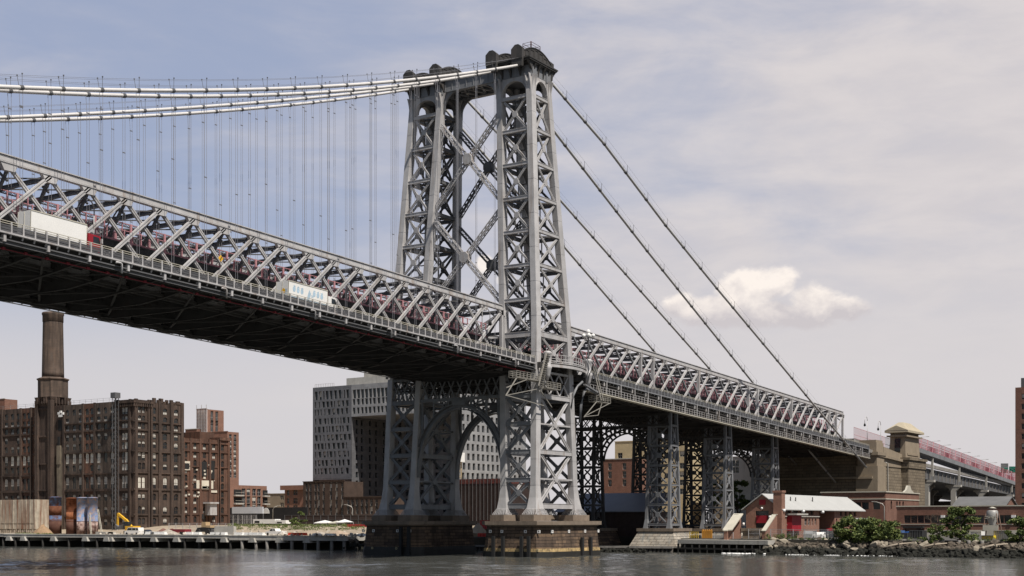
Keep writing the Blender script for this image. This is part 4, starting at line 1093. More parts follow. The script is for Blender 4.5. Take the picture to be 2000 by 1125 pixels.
# ================================================================== walls with real openings
WIN = {}
def window_mesh(w, h, style, fr):
    key = (round(w, 2), round(h, 2), style, fr)
    if key in WIN: return WIN[key]
    m = MB(); t = .07
    m.mi = 0
    if style == 'dark': m.box(0, .0, 0, w, .03, h)
    else:
        f0, f1 = {'pale': (0, 1), 'top': (.58, 1), 'sill': (0, .36), 'half': (.35, 1), 'green': (0, 1)}[style]
        if f0 > 0: m.box(0, 0, 0, w, .03, h * f0)
        if f1 < 1: m.box(0, 0, h * f1, w, .03, h)
        m.mi = 1; m.box(0, -.01, h * f0, w, .04, h * f1)
    m.mi = 2
    if fr:
        m.box(0, -.05, 0, t, .07, h); m.box(w - t, -.05, 0, w, .07, h); m.box(t, -.05, h - t, w - t, .07, h); m.box(t, -.05, 0, w - t, .07, t)
        if fr > 1: m.box(w / 2 - .03, -.05, t, w / 2 + .03, .06, h - t)
        if fr > 1: m.box(t, -.05, h / 2 - .03, w - t, .055, h / 2 + .03)
    me = bpy.data.meshes.new('window'); me.from_pydata(m.v, [], m.f); me.polygons.foreach_set('material_index', m.m)
    for q in (GLASS, mat('pale blind', (.5, .48, .43), .7, 0, .15) if style != 'pale' else SNOWG, FRAMES.get(fr, STEELM)): me.materials.append(q)  # pale blind over part of the pane
    WIN[key] = me; return me
FRAMES = {1: mat('dark window frame', (.06, .06, .06), .5), 2: mat('pale window frame', (.45, .44, .42), .6), 3: mat('brown window frame', (.10, .07, .05), .6)}
class Bld:
    def __init__(s, name, label, cat, loc, group=None):
        s.root = thing(name, label, cat, loc, 0, group); s.wall = MB(); s.wins = []; s.trim = MB(); s.loc = Vector(loc)
    def facade(s, A, B, z0, z1, holes=(), depth=.35, mi=0):
        """upright wall from A to B (x, y); outward side faces right of A->B seen from above. holes: (u0, u1, zlo, zhi, arch, style, frame)"""
        A, B = Vector((A[0], A[1])), Vector((B[0], B[1])); L_ = (B - A).length; u = (B - A) / L_; n = Vector((u.y, -u.x)); m = s.wall; m.mi = mi
        P = lambda a, z, d=0: (A.x + u.x * a - n.x * d, A.y + u.y * a - n.y * d, z)
        hs = [h for h in holes if h[0] > .02 and h[1] < L_ - .02 and h[2] > z0 - .01 and h[3] < z1]
        us = sorted({0, L_} | {round(v, 3) for h in hs for v in h[:2]}); zs = sorted({z0, z1} | {round(v, 3) for h in hs for v in h[2:4]})
        R_ = [(round(h[0], 3), round(h[1], 3), round(h[2], 3), round(h[3], 3)) for h in hs]
        for a, b in zip(us, us[1:]):
            c = (a + b) / 2; col = [r for r in R_ if r[0] < c < r[1]]; z = z0
            spans = []
            for lo, hi in zip(zs, zs[1:]):
                q = (lo + hi) / 2
                if any(r[2] < q < r[3] for r in col):
                    continue
                if spans and abs(spans[-1][1] - lo) < 1e-6: spans[-1][1] = hi
                else: spans.append([lo, hi])
            for lo, hi in spans: m.add([P(a, lo), P(b, lo), P(b, hi), P(a, hi)], [(0, 1, 2, 3)])
        for h in hs:
            a, b, lo, hi = (round(v, 3) for v in h[:4]); d = depth
            m.add([P(a, lo), P(b, lo), P(b, hi), P(a, hi), P(a, lo, d), P(b, lo, d), P(b, hi, d), P(a, hi, d)], [(0, 4, 5, 1), (1, 5, 6, 2), (2, 6, 7, 3), (3, 7, 4, 0)])
            if h[4]:
                r = (b - a) / 2; k = 6; cx = (a + b) / 2; cz_ = hi - r * h[4]
                for sg in (-1, 1):
                    pts = [P(cx + sg * r * math.cos(math.pi / 2 * j / k), cz_ + r * h[4] * math.sin(math.pi / 2 * j / k)) for j in range(k + 1)]
                    m.add([P(cx + sg * r, hi)] + pts, [list(range(k + 2))])
            s.wins.append((Vector((P(a, lo, d - .02))), math.atan2(u.y, u.x), b - a, hi - lo, h[5], h[6]))
        m.mi = 0
    def box(s, x0, y0, z0, x1, y1, z1): s.wall.box(x0, y0, z0, x1, y1, z1)
    def done(s, mats, limit=100, wname='wall', trim_mat=None):
        w_ = s.wall.build(wname, mats, s.root)
        if s.trim.v: s.trim.build('trim', trim_mat or mats, s.root)
        order = sorted(s.wins, key=lambda q: -q[2] * q[3] / max(1, (q[0] - CAM).length) ** 2)
        for p, rz, a, h, st, fr in order[:limit]:
            o = bpy.data.objects.new('window', window_mesh(a, h, st, fr)); COL.objects.link(o); o.parent = s.root; o.location = p - s.loc; o.rotation_euler = (0, 0, rz)
        if len(order) > limit:
            vs, fs, mi = [], [], []; mats_ = []
            for p, rz, a, h, st, fr in order[limit:]:
                me = window_mesh(a, h, st, fr); M = Matrix.Translation(p - s.loc) @ Matrix.Rotation(rz, 4, 'Z'); b = len(vs)
                vs += [tuple(M @ v.co) for v in me.vertices]
                for f in me.polygons:
                    q = me.materials[f.material_index]
                    if q not in mats_: mats_.append(q)
                    fs.append([b + i for i in f.vertices]); mi.append(mats_.index(q))
            me = bpy.data.meshes.new('windows'); me.from_pydata(vs, [], fs); me.polygons.foreach_set('material_index', mi)
            for q in mats_: me.materials.append(q)
            o = bpy.data.objects.new('windows', me); COL.objects.link(o); o.parent = s.root; o['kind'] = 'stuff'
        return w_
def qz(v, q=.1): return max(q, round(v / q) * q)
def px_holes(A, B, cols, rows, wd, refx, X=None, Y=None, arch=0, styles=('dark',), fr=1, rng_=None, skip=.0):
    """columns given as photo columns, rows as (mid row, height in m) at photo column refx, on the wall A->B lying in X=c or Y=c"""
    rr = rng_ or random.Random(1); A = Vector(A); out = []
    for c in cols:
        q = at(c, 1000, X=X, Y=Y); u = (Vector((q.x, q.y)) - A).length
        for r in rows:
            if rr.random() < skip: continue
            zc = at(refx, r[0], X=X, Y=Y).z; h = r[1]; w_ = r[2] if len(r) > 2 else wd
            out.append((u - w_ / 2, u + w_ / 2, zc - h / 2, zc + h / 2, arch if len(r) < 4 else r[3], rr.choice(styles if len(r) < 5 else r[4]), fr))
    return out
BRICKR = mat('red brick', (.215, .10, .07), .9, 0, .2, .5, (.16, .08, .06), .15, True, .25, 4, .2, ('brick', .5, .16, (.17, .08, .057), (.21, .16, .13), .02))
BRICKO = mat('orange brick', (.28, .138, .095), .9, 0, .18, .5, (.2, .1, .07), .1, True, .2, 4, .2, ('brick', .5, .16, (.225, .11, .08), (.26, .19, .15), .02))
TANST = mat('tan ashlar', (.22, .18, .13), .9, 0, .2, .4, (.16, .13, .10), .2, True, .5, 2, .2, ('brick', 2.4, .95, (.165, .135, .098), (.07, .056, .042), .06))
TANSM = mat('smooth tan stone', (.265, .215, .155), .85, 0, .16, .4, (.19, .15, .11), .25, True, .2)
ROOFM = mat('pale metal roof', (.45, .45, .43), .5, .1, .08, .4)

# ---- anchorage
AX0, AX1, AY0, AY1 = 190, 238, -8.6, 48
an = thing('stone_anchorage', 'massive tan stone anchorage with a corner pavilion at the bridge end', 'anchorage', (AX0, 10, 0))
m = MB()
m.hexa([(AX0 - 1.5, AY0 - 1.2, 0), (AX1 + 1, AY0 - 1.2, 0), (AX1 + 1, AY1, 0), (AX0 - 1.5, AY1, 0)], [(AX0, AY0, 24.2), (AX1, AY0, 24.2), (AX1, AY1, 24.2), (AX0, AY1, 24.2)])
m.box(AX0 + .4, AY0 + 3.2, 24.2, AX1, AY1, 28.2); m.build('rusticated_wall', TANST, an)
m = MB()
m.hexa([(AX0 - .2, AY0 - .2, 24.2), (AX1 + .2, AY0 - .2, 24.2), (AX1 + .2, AY0 + 3, 24.2), (AX0 - .2, AY0 + 3, 24.2)], [(AX0 - .2, AY0 - .2, 27.2), (AX1, AY0 - .2, 25.4), (AX1, AY0 + 3, 25.4), (AX0 - .2, AY0 + 3, 27.2)])
m.hexa([(AX0 - .9, AY0 - .9, 27.1), (AX1 + .4, AY0 - .9, 25.3), (AX1 + .4, AY0 + 3.2, 25.3), (AX0 - .9, AY0 + 3.2, 27.1)], [(AX0 - .9, AY0 - .9, 27.9), (AX1 + .4, AY0 - .9, 26.1), (AX1 + .4, AY0 + 3.2, 26.1), (AX0 - .9, AY0 + 3.2, 27.9)])
m.hexa([(AX0 + 8, AY0, 27.6), (AX1, AY0, 26.), (AX1, AY0 + 2, 26), (AX0 + 8, AY0 + 2, 27.6)], [(AX0 + 8, AY0, 30.4), (AX1 - 15, AY0, 28.2), (AX1 - 15, AY0 + 2, 28.2), (AX0 + 8, AY0 + 2, 30.4)])
m.build('parapet_wall', TANSM, an)
m = MB()   # corner pilaster
for g, z0, z1 in ((1.0, 0, 24), (.6, 24, 27.4), (1.1, 27.4, 28.4), (.4, 28.4, 31.4), (.15, 31.4, 32.2)): m.box(AX0 - g, AY0 - g, z0, AX0 + 6 + g, AY0 + 5 + g, z1)
m.build('corner_pilaster', TANSM, an)
m = MB(); x0, x1, y0, y1 = 217, 233, -9.8, -4.2
for g, z0, z1 in ((1.3, 0, 24.2), (1.6, 24.2, 26.8), (2.0, 26.8, 27.6)): m.box(x0 - g, y0 - g, z0, x1 + g, y1 + g, z1)
m.build('pavilion_base', TANST, an)
m = MB()
m.hexa([(x0, y0, 27.6), (x1, y0, 27.6), (x1, y1, 27.6), (x0, y1, 27.6)], [(x0 + .4, y0 + .4, 36), (x1 - .4, y0 + .4, 36), (x1 - .4, y1 - .4, 36), (x0 + .4, y1 - .4, 36)])
m.box(x0 - .6, y0 - .6, 34.6, x1 + .6, y1 + .6, 35.1)
for (a, b) in ((x0 + 2, x1 - 2),): m.box(a, y0 - .15, 28.6, b, y0 + .4, 29.2)
pv = m.build('pavilion', TANSM, an)
m = MB(); m.box(x0 - 1.1, y0 - 1.1, 36, x1 + 1.1, y1 + 1.1, 36.7)
m.hexa([(x0 - 1.1, y0 - 1.1, 36.7), (x1 + 1.1, y0 - 1.1, 36.7), (x1 + 1.1, y1 + 1.1, 36.7), (x0 - 1.1, y1 + 1.1, 36.7)], [(x0 + .6, y0 + .6, 38.0), (x1 - .6, y0 + .6, 38.0), (x1 - .6, y1 - .6, 38.0), (x0 + .6, y1 - .6, 38.0)])
m.hexa([(x0 + .6, y0 + .6, 38.0), (x1 - .6, y0 + .6, 38.0), (x1 - .6, y1 - .6, 38.0), (x0 + .6, y1 - .6, 38.0)], [(x0 + 3.6, y0 + 2, 39.6), (x1 - 3.6, y0 + 2, 39.6), (x1 - 3.6, y1 - 2, 39.6), (x0 + 3.6, y1 - 2, 39.6)])
m.prism([(y0 - 1.1, 36.7), (y1 + 1.1, 36.7), ((y0 + y1) / 2, 38.3)], 'x', x0 - 1.15, x0 + 1)
m.build('pavilion_roof', mat('pale stone roof', (.40, .345, .25), .85, 0, .15, .4), an)  # roof stone paler than the pavilion walls
m = MB(); m.box(x0 - .12, -8.0, 29.6, x0 + .6, -6.2, 34); m.build('pavilion_window', GLASS, an)
m = MB(); m.tube([(AX0 + 7.5, AY0 - 1.6, 3), (AX0 + 7.5, AY0 - 1.4, 25), (AX0 + 6.8, AY0 - .9, 25.3)], .22, 8); m.build('downpipe', CONC, an)
m = MB(); m.box(AX0 - 1.6, -8, 20.0, AX0 - .5, 44, 20.7); m.build('wall_ledge', TANSM, an)
# deck end above the anchorage: walkway with fence and arched lamps
DZ = -3.4; m = MB(); m.hexa([(186, -3, 35 + DZ), (222, -3, 33.2 + DZ), (222, 23, 33.2 + DZ), (186, 23, 35 + DZ)], [(186, -3, 36 + DZ), (222, -3, 34.2 + DZ), (222, 23, 34.2 + DZ), (186, 23, 36 + DZ)])
m.hexa([(186, YS, T(186) - 12.2), (238, YS, T(238) - 12.4), (238, YN, T(238) - 12.4), (186, YN, T(186) - 12.2)], [(186, YS, T(186) - 11.2), (238, YS, T(238) - 11.2), (238, YN, T(238) - 11.2), (186, YN, T(186) - 11.2)])
for k in range(6): m.box(188 + k * 6, -2.9, 28.3, 188.8 + k * 6, -2.1, 33.4 - k * .3 + DZ + 1)
dke = m.build('anchorage_deck', CONCD, bridge)
m = MB()
for k in range(37):
    X = 186 + k; z = 36 - .05 * k + DZ; m.box(X - .05, -3.1, z, X + .05, -3.0, z + 3.6)
for z in (.1, 1.2, 3.5): m.beam((186, -3.05, 36 + DZ + z), (222, -3.05, 34.2 + DZ + z), .08, .1)
m.build('fence', PINK, dke)
def arch_lamp(x, y, z, sg, label):
    t = thing('street_lamp', label, 'street lamp', (x, y, z), group='arched lamps on the bridge'); m = MB()
    pts = [(x, y, z), (x, y, z + 7)] + [(x + sg * (1.3 - 1.3 * math.cos(math.pi * k / 8)), y, z + 7 + 1.3 * math.sin(math.pi * k / 8)) for k in range(9)] + [(x + sg * 2.6, y, z + 6)]
    m.tube(pts, .09, 6); m.build('pole', STEEL, t); m = MB(); m.lathe([(.1, z + 6.1), (.3, z + 5.9), (.38, z + 5.3), (.1, z + 5.1)], x + sg * 2.6, y, 8); m.build('lamp_head', BLACK, t)
arch_lamp(198, -3.3, 31.8, -1, 'arched lamp above the anchorage fence, nearest the truss end'); arch_lamp(211, -3.4, 31.2, -1, 'arched lamp above the anchorage fence, nearer the pavilion')
q_ = at(184, 391, Y=.9); arch_lamp(q_.x, .9, q_.z - 8.3, -1, 'arched lamp inside the truss above the white truck'); arch_lamp(-15.5, -1.2, T(-15) - 9.6, 1, 'arched lamp standing inside the truss just left of the tower')

# ---- approach viaduct behind the pavilion
ft = Bld('infill_block', 'dark brick block added as infill under the approach viaduct', 'building', (340, 10, GZ)); ft.facade((345, 60), (345, -30), 2, 15, [(3 + k * 4.2, 5 + k * 4.2, 6, 8, 0, 'dark', 1) for k in range(20)]); ft.wall.box(345.3, -29.8, 2, 356, 59.8, 14.6); ft.done(mat('dark infill brick', (.09, .07, .06), .9, 0, .3))  # added dark block standing in for the gloom beneath the viaduct
vi = thing('approach_viaduct', 'approach viaduct with pink walkway fence sloping down behind the pavilion', 'viaduct', (300, 0, 0))
def VZ(X): return 35.4 - (X - 238.6) * .0582
m = MB()
m.hexa([(236, -8.6, VZ(236) - 5.2), (430, -8.6, VZ(430) - 5.2), (430, -3, VZ(430) - 5.2), (236, -3, VZ(236) - 5.2)], [(236, -8.6, VZ(236) - 3.7), (430, -8.6, VZ(430) - 3.7), (430, -3, VZ(430) - 3.7), (236, -3, VZ(236) - 3.7)]); m.build('walkway_girder', STEELB, vi)
f = MB(); p = MB()
for z in (0, -1.2, -2.4, -3.5):
    f.beam((236, -8.3, VZ(236) + z), (430, -8.3, VZ(430) + z), .1, .12); f.beam((236, -3.4, VZ(236) + z), (430, -3.4, VZ(430) + z), .1, .12)
X = 237.
while X < 430:
    for y in (-8.3, -3.4): f.box(X - .04, y - .04, VZ(X) - 3.6, X + .04, y + .04, VZ(X))
    X += .7
X = 238.
while X < 428:
    p.beam((X, -8.45, VZ(X) - 3.7), (X + 1.7, -8.45, VZ(X + 1.7) + .1), .16, .2); X += 7.2
f.build('fence', mat('deep red fence paint', (.33, .10, .12), .6, 0, .15), vi); p.build('fence_strut', PINKL, vi)
m = MB()   # lower roadway girders and slab
m.hexa([(238, -6.5, 21.8), (430, -6.5, 16.6), (430, 34, 16.6), (238, 34, 21.8)], [(238, -6.5, 25.8), (430, -6.5, 19.6), (430, 34, 19.6), (238, 34, 25.8)]); m.build('road_girder', STEELM, vi)
m = MB()
for k in range(36): X = 240 + k * 5.2; m.box(X - .12, -6.85, 22.2 - (X - 238) * .028, X + .12, -6.5, 25.4 - (X - 238) * .032)
m.hexa([(238, -7.6, 26.0), (430, -7.6, 19.9), (430, -6.6, 19.9), (238, -6.6, 26.0)], [(238, -7.6, 27.2), (430, -7.6, 21.0), (430, -6.6, 21.0), (238, -6.6, 27.2)]); m.build('road_edge', CONCD, vi)
for i, X in enumerate((254, 289, 329, 372, 410)):
    for y in (-6.0, 4, 14, 24):
        m = MB(); zt = 21.6 - (X - 238) * .028; m.box(X - .9, y - .9, 2.9, X + .9, y + .9, zt - 2); m.prism([(y - 2.8, zt - .7), (y + 2.8, zt - .7), (y + 2.8, zt + .1), (y - 2.8, zt + .1)], 'x', X - 1.0, X + 1.0)
        m.prism([(y - 1.1, zt - 2), (y + 1.1, zt - 2), (y + 2.2, zt - .7), (y - 2.2, zt - .7)], 'x', X - .9, X + .9); m.build('column', CONC if y < 0 else CONCD, vi)  # inner columns darker to stand in for shade beneath the road
    m = MB(); m.box(X - .35, -8.3, 23 - (X - 238) * .03, X + .35, -7.6, VZ(X) - 5.2); m.build('walkway_post', CONC, vi)
for k in range(10):
    X = 243 + k * 14; z = VZ(X) - 3.4; t = thing('walkway_lamp', 'thin lamp with outstretched arm on the pink approach fence', 'street lamp', (X, -5, z), group='lamps along the approach walkway')
    m = MB(); m.tube([(X, -2.6, z), (X, -2.6, z + 5.3), (X, -3.2, z + 5.8), (X - .1, -5.2, z + 5.9)], .06, 5); m.box(X - .15, -6.0, z + 5.82, X + .15, -5.0, z + 5.98); m.build('lamp_post', CONC, t)
GREENS = mat('green road sign', (.01, .12, .08), .5, 0, .1)
for px0, px1, y0, y1, lab in ((1955, 1969, 913, 924, 'green road sign below a black panel beyond the approach'), (1971, 1984, 911, 924, 'green road sign beside the brick high rise')):
    a, b = at(px0, y1, D=640), at(px1, y0, D=640); t = thing('road_sign', lab, 'road sign', (a.x, a.y, a.z))
    m = MB(); m.beam((a.x, a.y, (a.z + b.z) / 2), (b.x, b.y, (a.z + b.z) / 2), .3, b.z - a.z); m.build('sign_panel', GREENS, t)
    m = MB(); q = a.lerp(b, .5); m.tube([(q.x + .5, q.y + .5, 3), (q.x + .5, q.y + .5, b.z)], .2, 6)
    if px0 < 1960: m.beam((a.x, a.y, b.z + 1), (b.x, b.y, b.z + 1), .4, 1.9)
    for k in range(3): c = a.lerp(b, .12 + .3 * k); e = a.lerp(b, .30 + .3 * k); m.beam((c.x - .3, c.y - .2, a.z + (b.z - a.z) * (.7 - .2 * (k % 2))), (e.x - .3, e.y - .2, a.z + (b.z - a.z) * (.7 - .2 * (k % 2))), .1, .25)
    m.build('sign_frame', STEELM, t)

# ---- gabled brick fireboat house
fx0, fx1, fy0, fy1 = 46, 98, -35.2, -27.6
fb = Bld('gabled_brick_house', 'long red brick house with pale metal gable roof and red bay by the water', 'house', (46, -31, GZ))
fym = (fy0 + fy1) / 2; ez, rz_ = 9.5, 12.3
def fcol(px): return at(px, 1000, Y=fy0).x - fx0
H = [(fcol(p) - .45, fcol(p) + .45, z0, z1, 0, 'dark', 3) for p, z0, z1 in ((1525, 6.0, 7.4), (1538, 6.0, 7.4), (1525, 3.4, 4.6), (1538, 3.4, 4.6))]
H += [(fcol(p) - w_ / 2, fcol(p) + w_ / 2, 5.8, 7.2, 0, s, 2) for p, w_, s in ((1574, 1.7, 'dark'), (1580.5, 1.4, 'top'), (1587, 1.0, 'dark'), (1593, 1.1, 'top'))]
H += [(fcol(p) - .6, fcol(p) + .6, 3.3, 4.5, 0, 'dark', 2) for p in (1572, 1580, 1588, 1594)]
H += [(fcol(p0), fcol(p1), 8.1, 9.15, 0, 'dark', 1) for p0, p1 in ((1530, 1545), (1546, 1560), (1562, 1575), (1577, 1589))]
fb.facade((fx0, fy0), (fx0 + fcol(1600), fy0), GZ - .4, ez, H)
H = [(fcol(p) - fcol(1630) - .5, fcol(p) - fcol(1630) + .5, 5.4, 7.3, 0, 'dark', 3) for p in (1634, 1643, 1652, 1661)] + [(fcol(p) - fcol(1630) - .8, fcol(p) - fcol(1630) + .8, 7.9, 8.9, 0, 'dark', 1) for p in (1643, 1652, 1661, 1670)]
fb.facade((fx0 + fcol(1630), fy0), (fx1, fy0), GZ - .4, ez, H)
H = [(2.2, 5.2, 4.9, 8.9, 0, 'dark', 1)]
fb.facade((fx0, fy1), (fx0, fy0), GZ - .4, ez, H)
fb.facade((fx1, fy0), (fx1, fy1), GZ - .4, ez, []); fb.facade((fx1, fy1), (fx0, fy1), GZ - .4, ez, [])
fb.wall.add([(fx0, fy1, ez), (fx0, fy0, ez), (fx0, fym, rz_)], [(0, 1, 2)]); fb.wall.add([(fx1, fy1, ez), (fx1, fy0, ez), (fx1, fym, rz_)], [(0, 2, 1)])
a, b = fx0 + fcol(1600), fx0 + fcol(1630)   # recess of the open bay
fb.wall.add([(a, fy0, 2.5), (a, fy0 + 5, 2.5), (a, fy0 + 5, ez), (a, fy0, ez)], [(0, 1, 2, 3)]); fb.wall.add([(b, fy0, 2.5), (b, fy0 + 5, 2.5), (b, fy0 + 5, ez), (b, fy0, ez)], [(0, 1, 2, 3)]); fb.wall.add([(a, fy0 + 5, 2.5), (b, fy0 + 5, 2.5), (b, fy0 + 5, ez), (a, fy0 + 5, ez)], [(0, 1, 2, 3)])
fb.done(BRICKO)
m = MB()
for y, s in ((fy0 - .9, 1), (fy1 + .9, -1)):
    z = ez - .45
    m.hexa([(fx0 - .5, y, z), (fx1 + .9, y, z), (fx1 + .9, fym, rz_ + .12), (fx0 - .5, fym, rz_ + .12)] if s > 0 else [(fx0 - .5, fym, rz_ + .12), (fx1 + .9, fym, rz_ + .12), (fx1 + .9, y, z), (fx0 - .5, y, z)],
           [(fx0 - .5, y, z + .18), (fx1 + .9, y, z + .18), (fx1 + .9, fym, rz_ + .3), (fx0 - .5, fym, rz_ + .3)] if s > 0 else [(fx0 - .5, fym, rz_ + .3), (fx1 + .9, fym, rz_ + .3), (fx1 + .9, y, z + .18), (fx0 - .5, y, z + .18)])
rf = m.build('roof', ROOFM, fb.root)
m = MB()
for px, s in ((1544, .4), (1554, .3), (1587, .5)): X = at(px, 990, Y=fy0 + 1.8).x; z = ez + (rz_ - ez) * .45; m.tube([(X, fy0 + 1.8, z), (X, fy0 + 1.8, z + .9 + s)], .12, 6)
m.build('vent_pipe', BLACK, rf)
m = MB(); cx = fx0 - .1; m.box(cx - .6, fy0 - .8, 2.4, cx + 1.3, fy0 + 1.1, 13.0); m.box(cx - .72, fy0 - .92, 12.75, cx + 1.42, fy0 + 1.22, 13.2); m.build('chimney', BRICKO, fb.root)
m = MB(); m.box(fx0 - .08, fy1 - 5.0, 6.3, fx0 + .3, fy1 - 2.4, 7.9)
v_ = MB(); v_.box(fx0 - .1, fym - .7, 10.2, fx0 + .2, fym + .7, 11.3); v_.build('gable_hatch', RED, fb.root)
m.build('red_door', RED, fb.root)
m = MB(); a, b = at(1547, 1000, Y=fy0 - 1.2).x, at(1565, 1000, Y=fy0 - 1.2).x; m.box(a, fy0 - 1.2, 4.6, b, fy0 + .05, 8.0); m.build('red_bay', RED, fb.root)
m = MB(); m.box(a - .3, fy0 - 2.4, 8.0, b + 1, fy0 + .05, 8.35); m.box(fx0 + .8, fy0 - .22, 7.62, a - .35, fy0 + .02, 7.85); m.box(b + 1, fy0 - .22, 7.62, fx0 + fcol(1600), fy0 + .02, 7.85)
for p in (1525, 1538): m.box(fx0 + fcol(p) - .55, fy0 - .12, 5.85, fx0 + fcol(p) + .55, fy0 + .05, 5.98)
m.build('stone_trim', CONC, fb.root)
for p, z in ((1524, 9.0), (1562, 8.9), (1600, 8.8)): 
    X = fx0 + fcol(p); m = MB(); m.lathe([(.08, z - .35), (.42, z - .3), (.42, z + .2), (.1, z + .3)], X, fy0 - .75, 10); m.build('floodlight', WHITE, fb.root)
m = MB(); m.lathe([(.1, 7.2), (.4, 7.3), (.4, 7.8), (.1, 7.9)], fx0 - .5, fy0 + 1.8, 10); m.lathe([(.1, 9.2), (.25, 9.3), (.25, 9.6), (.1, 9.7)], fx0 - .4, fym, 8); m.lathe([(.1, 5.7), (.25, 5.8), (.25, 6.3), (.1, 6.4)], fx0 - .4, fy1 + .4, 8); m.build('wall_lamp', WHITE, fb.root)
for yw, xw, mt in ((fy0 + .6, fx0 - 1, BRICKO), (fy1 + 1.6, fx0 - 1, BRICKO)):   # sloping wing walls with pale coping
    m = MB(); pr = [(fx0 + .2, GZ - .4), (fx0 + .2, 8.0), (fx0 - 1.4, 8.0), (fx0 - 7.0, 4.6), (fx0 - 7.0, GZ - .4)]
    m.prism(pr, 'y', yw - .4, yw + .4); w_ = m.build('wing_wall', mt, fb.root)
    m = MB(); m.beam((fx0 + .2, yw, 8.1), (fx0 - 1.5, yw, 8.1), .95, .2); m.beam((fx0 - 1.3, yw, 8.1), (fx0 - 7.1, yw, 4.65), .95, .2); m.build('coping', CREAM, w_)
m = MB(); m.hexa([(fx0 - 6.8, fy1 + .2, 4.7), (fx0 - 1, fy1 + .2, 8.1), (fx0 - 1, fy1 + 2.4, 8.1), (fx0 - 6.8, fy1 + 2.4, 4.7)], [(fx0 - 6.8, fy1 + .2, 4.9), (fx0 - 1, fy1 + .2, 8.35), (fx0 - 1, fy1 + 2.4, 8.35), (fx0 - 6.8, fy1 + 2.4, 4.9)]); m.build('lean_to_roof', CREAM, fb.root)
m = MB(); m.box(fx0 - 3.2, fy1 - 4.6, GZ, fx0 - .1, fy1 - .6, 4.6); m.box(fx0 - 3.4, fy1 - 4.8, 4.6, fx0, fy1 - .4, 5.2); m.build('timber_shed', mat('weathered plank shed', (.22, .17, .12), .9, 0, .4, .9, (.05, .04, .03), .3, True), fb.root)
a = at(1670, 1000, Y=fy0).x
m = MB(); m.hexa([(a, fy0 - 2.6, 6.1), (a + 9, fy0 - 2.6, 6.1), (a + 9, fy0, 7.3), (a, fy0, 7.3)], [(a, fy0 - 2.6, 6.25), (a + 9, fy0 - 2.6, 6.25), (a + 9, fy0, 7.45), (a, fy0, 7.45)]); m.build('porch_roof', ROOFM, fb.root)
m = MB(); b = fx0 + fcol(1622); m.box(b, fy0 + .6, GZ, b + 4, fy0 + 1.0, 5.0); m.build('red_gate', RED, fb.root)

# ---- flat roofed brick block in front of the anchorage
bx, by0, by1, bx1 = 130, -31, -13.2, 160
bb = Bld('brick_hall', 'flat roofed red brick hall with stepped parapet in front of the stone anchorage', 'building', (130, -22, GZ))
H = px_holes((bx, by1), (bx, by0), (1675, 1690, 1712, 1652), ((988, 1.9, 1.9),), 1.9, 1712, X=bx)
bb.facade((bx, by1), (bx, by0), GZ - .3, 14.4, H)
H = px_holes((bx, by0), (bx1, by0), (1741, 1752, 1757.5, 1764), ((986, 2.2, 1.3, 1.0),), 1.3, 1741, Y=by0, arch=1)
bb.facade((bx, by0), (bx1, by0), GZ - .3, 14.4, H); bb.facade((bx1, by0), (bx1, by1), GZ - .3, 14.4); bb.facade((bx1, by1), (bx, by1), GZ - .3, 14.4)
bb.wall.box(bx + .3, by0 + .3, 13.6, bx1 - .3, by1 - .3, 13.9)
bb.done(BRICKR)
m = MB()
for z, g, h in ((12.5, .15, .25), (14.4, .25, .3)): 
    m.box(bx - g, by0 - g, z, bx + .3, by1 + g, z + h); m.box(bx + .301, by0 - g, z, bx1 + g, by0 + .3, z + h)
xx = at(1774, 960, Y=by0).x; m.prism([(xx - 4.5, 14.7), (xx + 4.5, 14.7), (xx + 2.2, 15.4), (xx + 1, 16.6), (xx - 1, 16.6), (xx - 2.2, 15.4)], 'y', by0 - .25, by0 + .3)
m.build('coping', CREAM, bb.root)
# ---- long low brick building with ribbon windows
lx = 100; ly0, ly1 = -108, -43.4
lb = Bld('low_brick_building', 'long low red brick building with dark ribbon windows at the right edge', 'building', (lx, -70, GZ))
fc = lambda px: ly1 - at(px, 1000, X=lx).y
zt, zb = 8.1, 6.25
H = [(fc(p), fc(p + 12.8), zb, zt, 0, 'dark', 1) for p in range(1766, 1985, 13)]
H += [(fc(1768), fc(1805), GZ, 5.2, 0, 'dark', 1)]
lb.facade((lx, ly1), (lx, ly0), GZ - .3, 10.15, H); lb.facade((lx + 25, ly1), (lx, ly1), GZ - .3, 10.15); lb.facade((lx, ly0), (lx + 25, ly0), GZ - .3, 10.15)
lb.wall.box(lx + .2, ly0 + .2, 9.6, lx + 25, ly1 - .2, 9.9); lb.done(BRICKR)
m = MB(); m.box(lx - .15, ly0, 10.15, lx + .4, ly1 + .15, 10.4); m.box(lx - .1, ly0, 5.85, lx + .02, ly1, 6.0); m.box(lx - .12, ly0, GZ, lx + .02, ly1 - fc(1806), 4.6); m.build('stone_band', CREAM, lb.root)
m = MB(); m.box(lx - 1.6, ly1 - fc(1806), 5.0, lx, ly1 - fc(1767), 5.5); m.build('awning', BLACK, lb.root)
for p in (1842, 1980): m = MB(); y = ly1 - fc(p); m.box(lx - .5, y - .45, 7.5, lx + .1, y + .45, 8.1); m.build('air_conditioner', WHITE, lb.root)
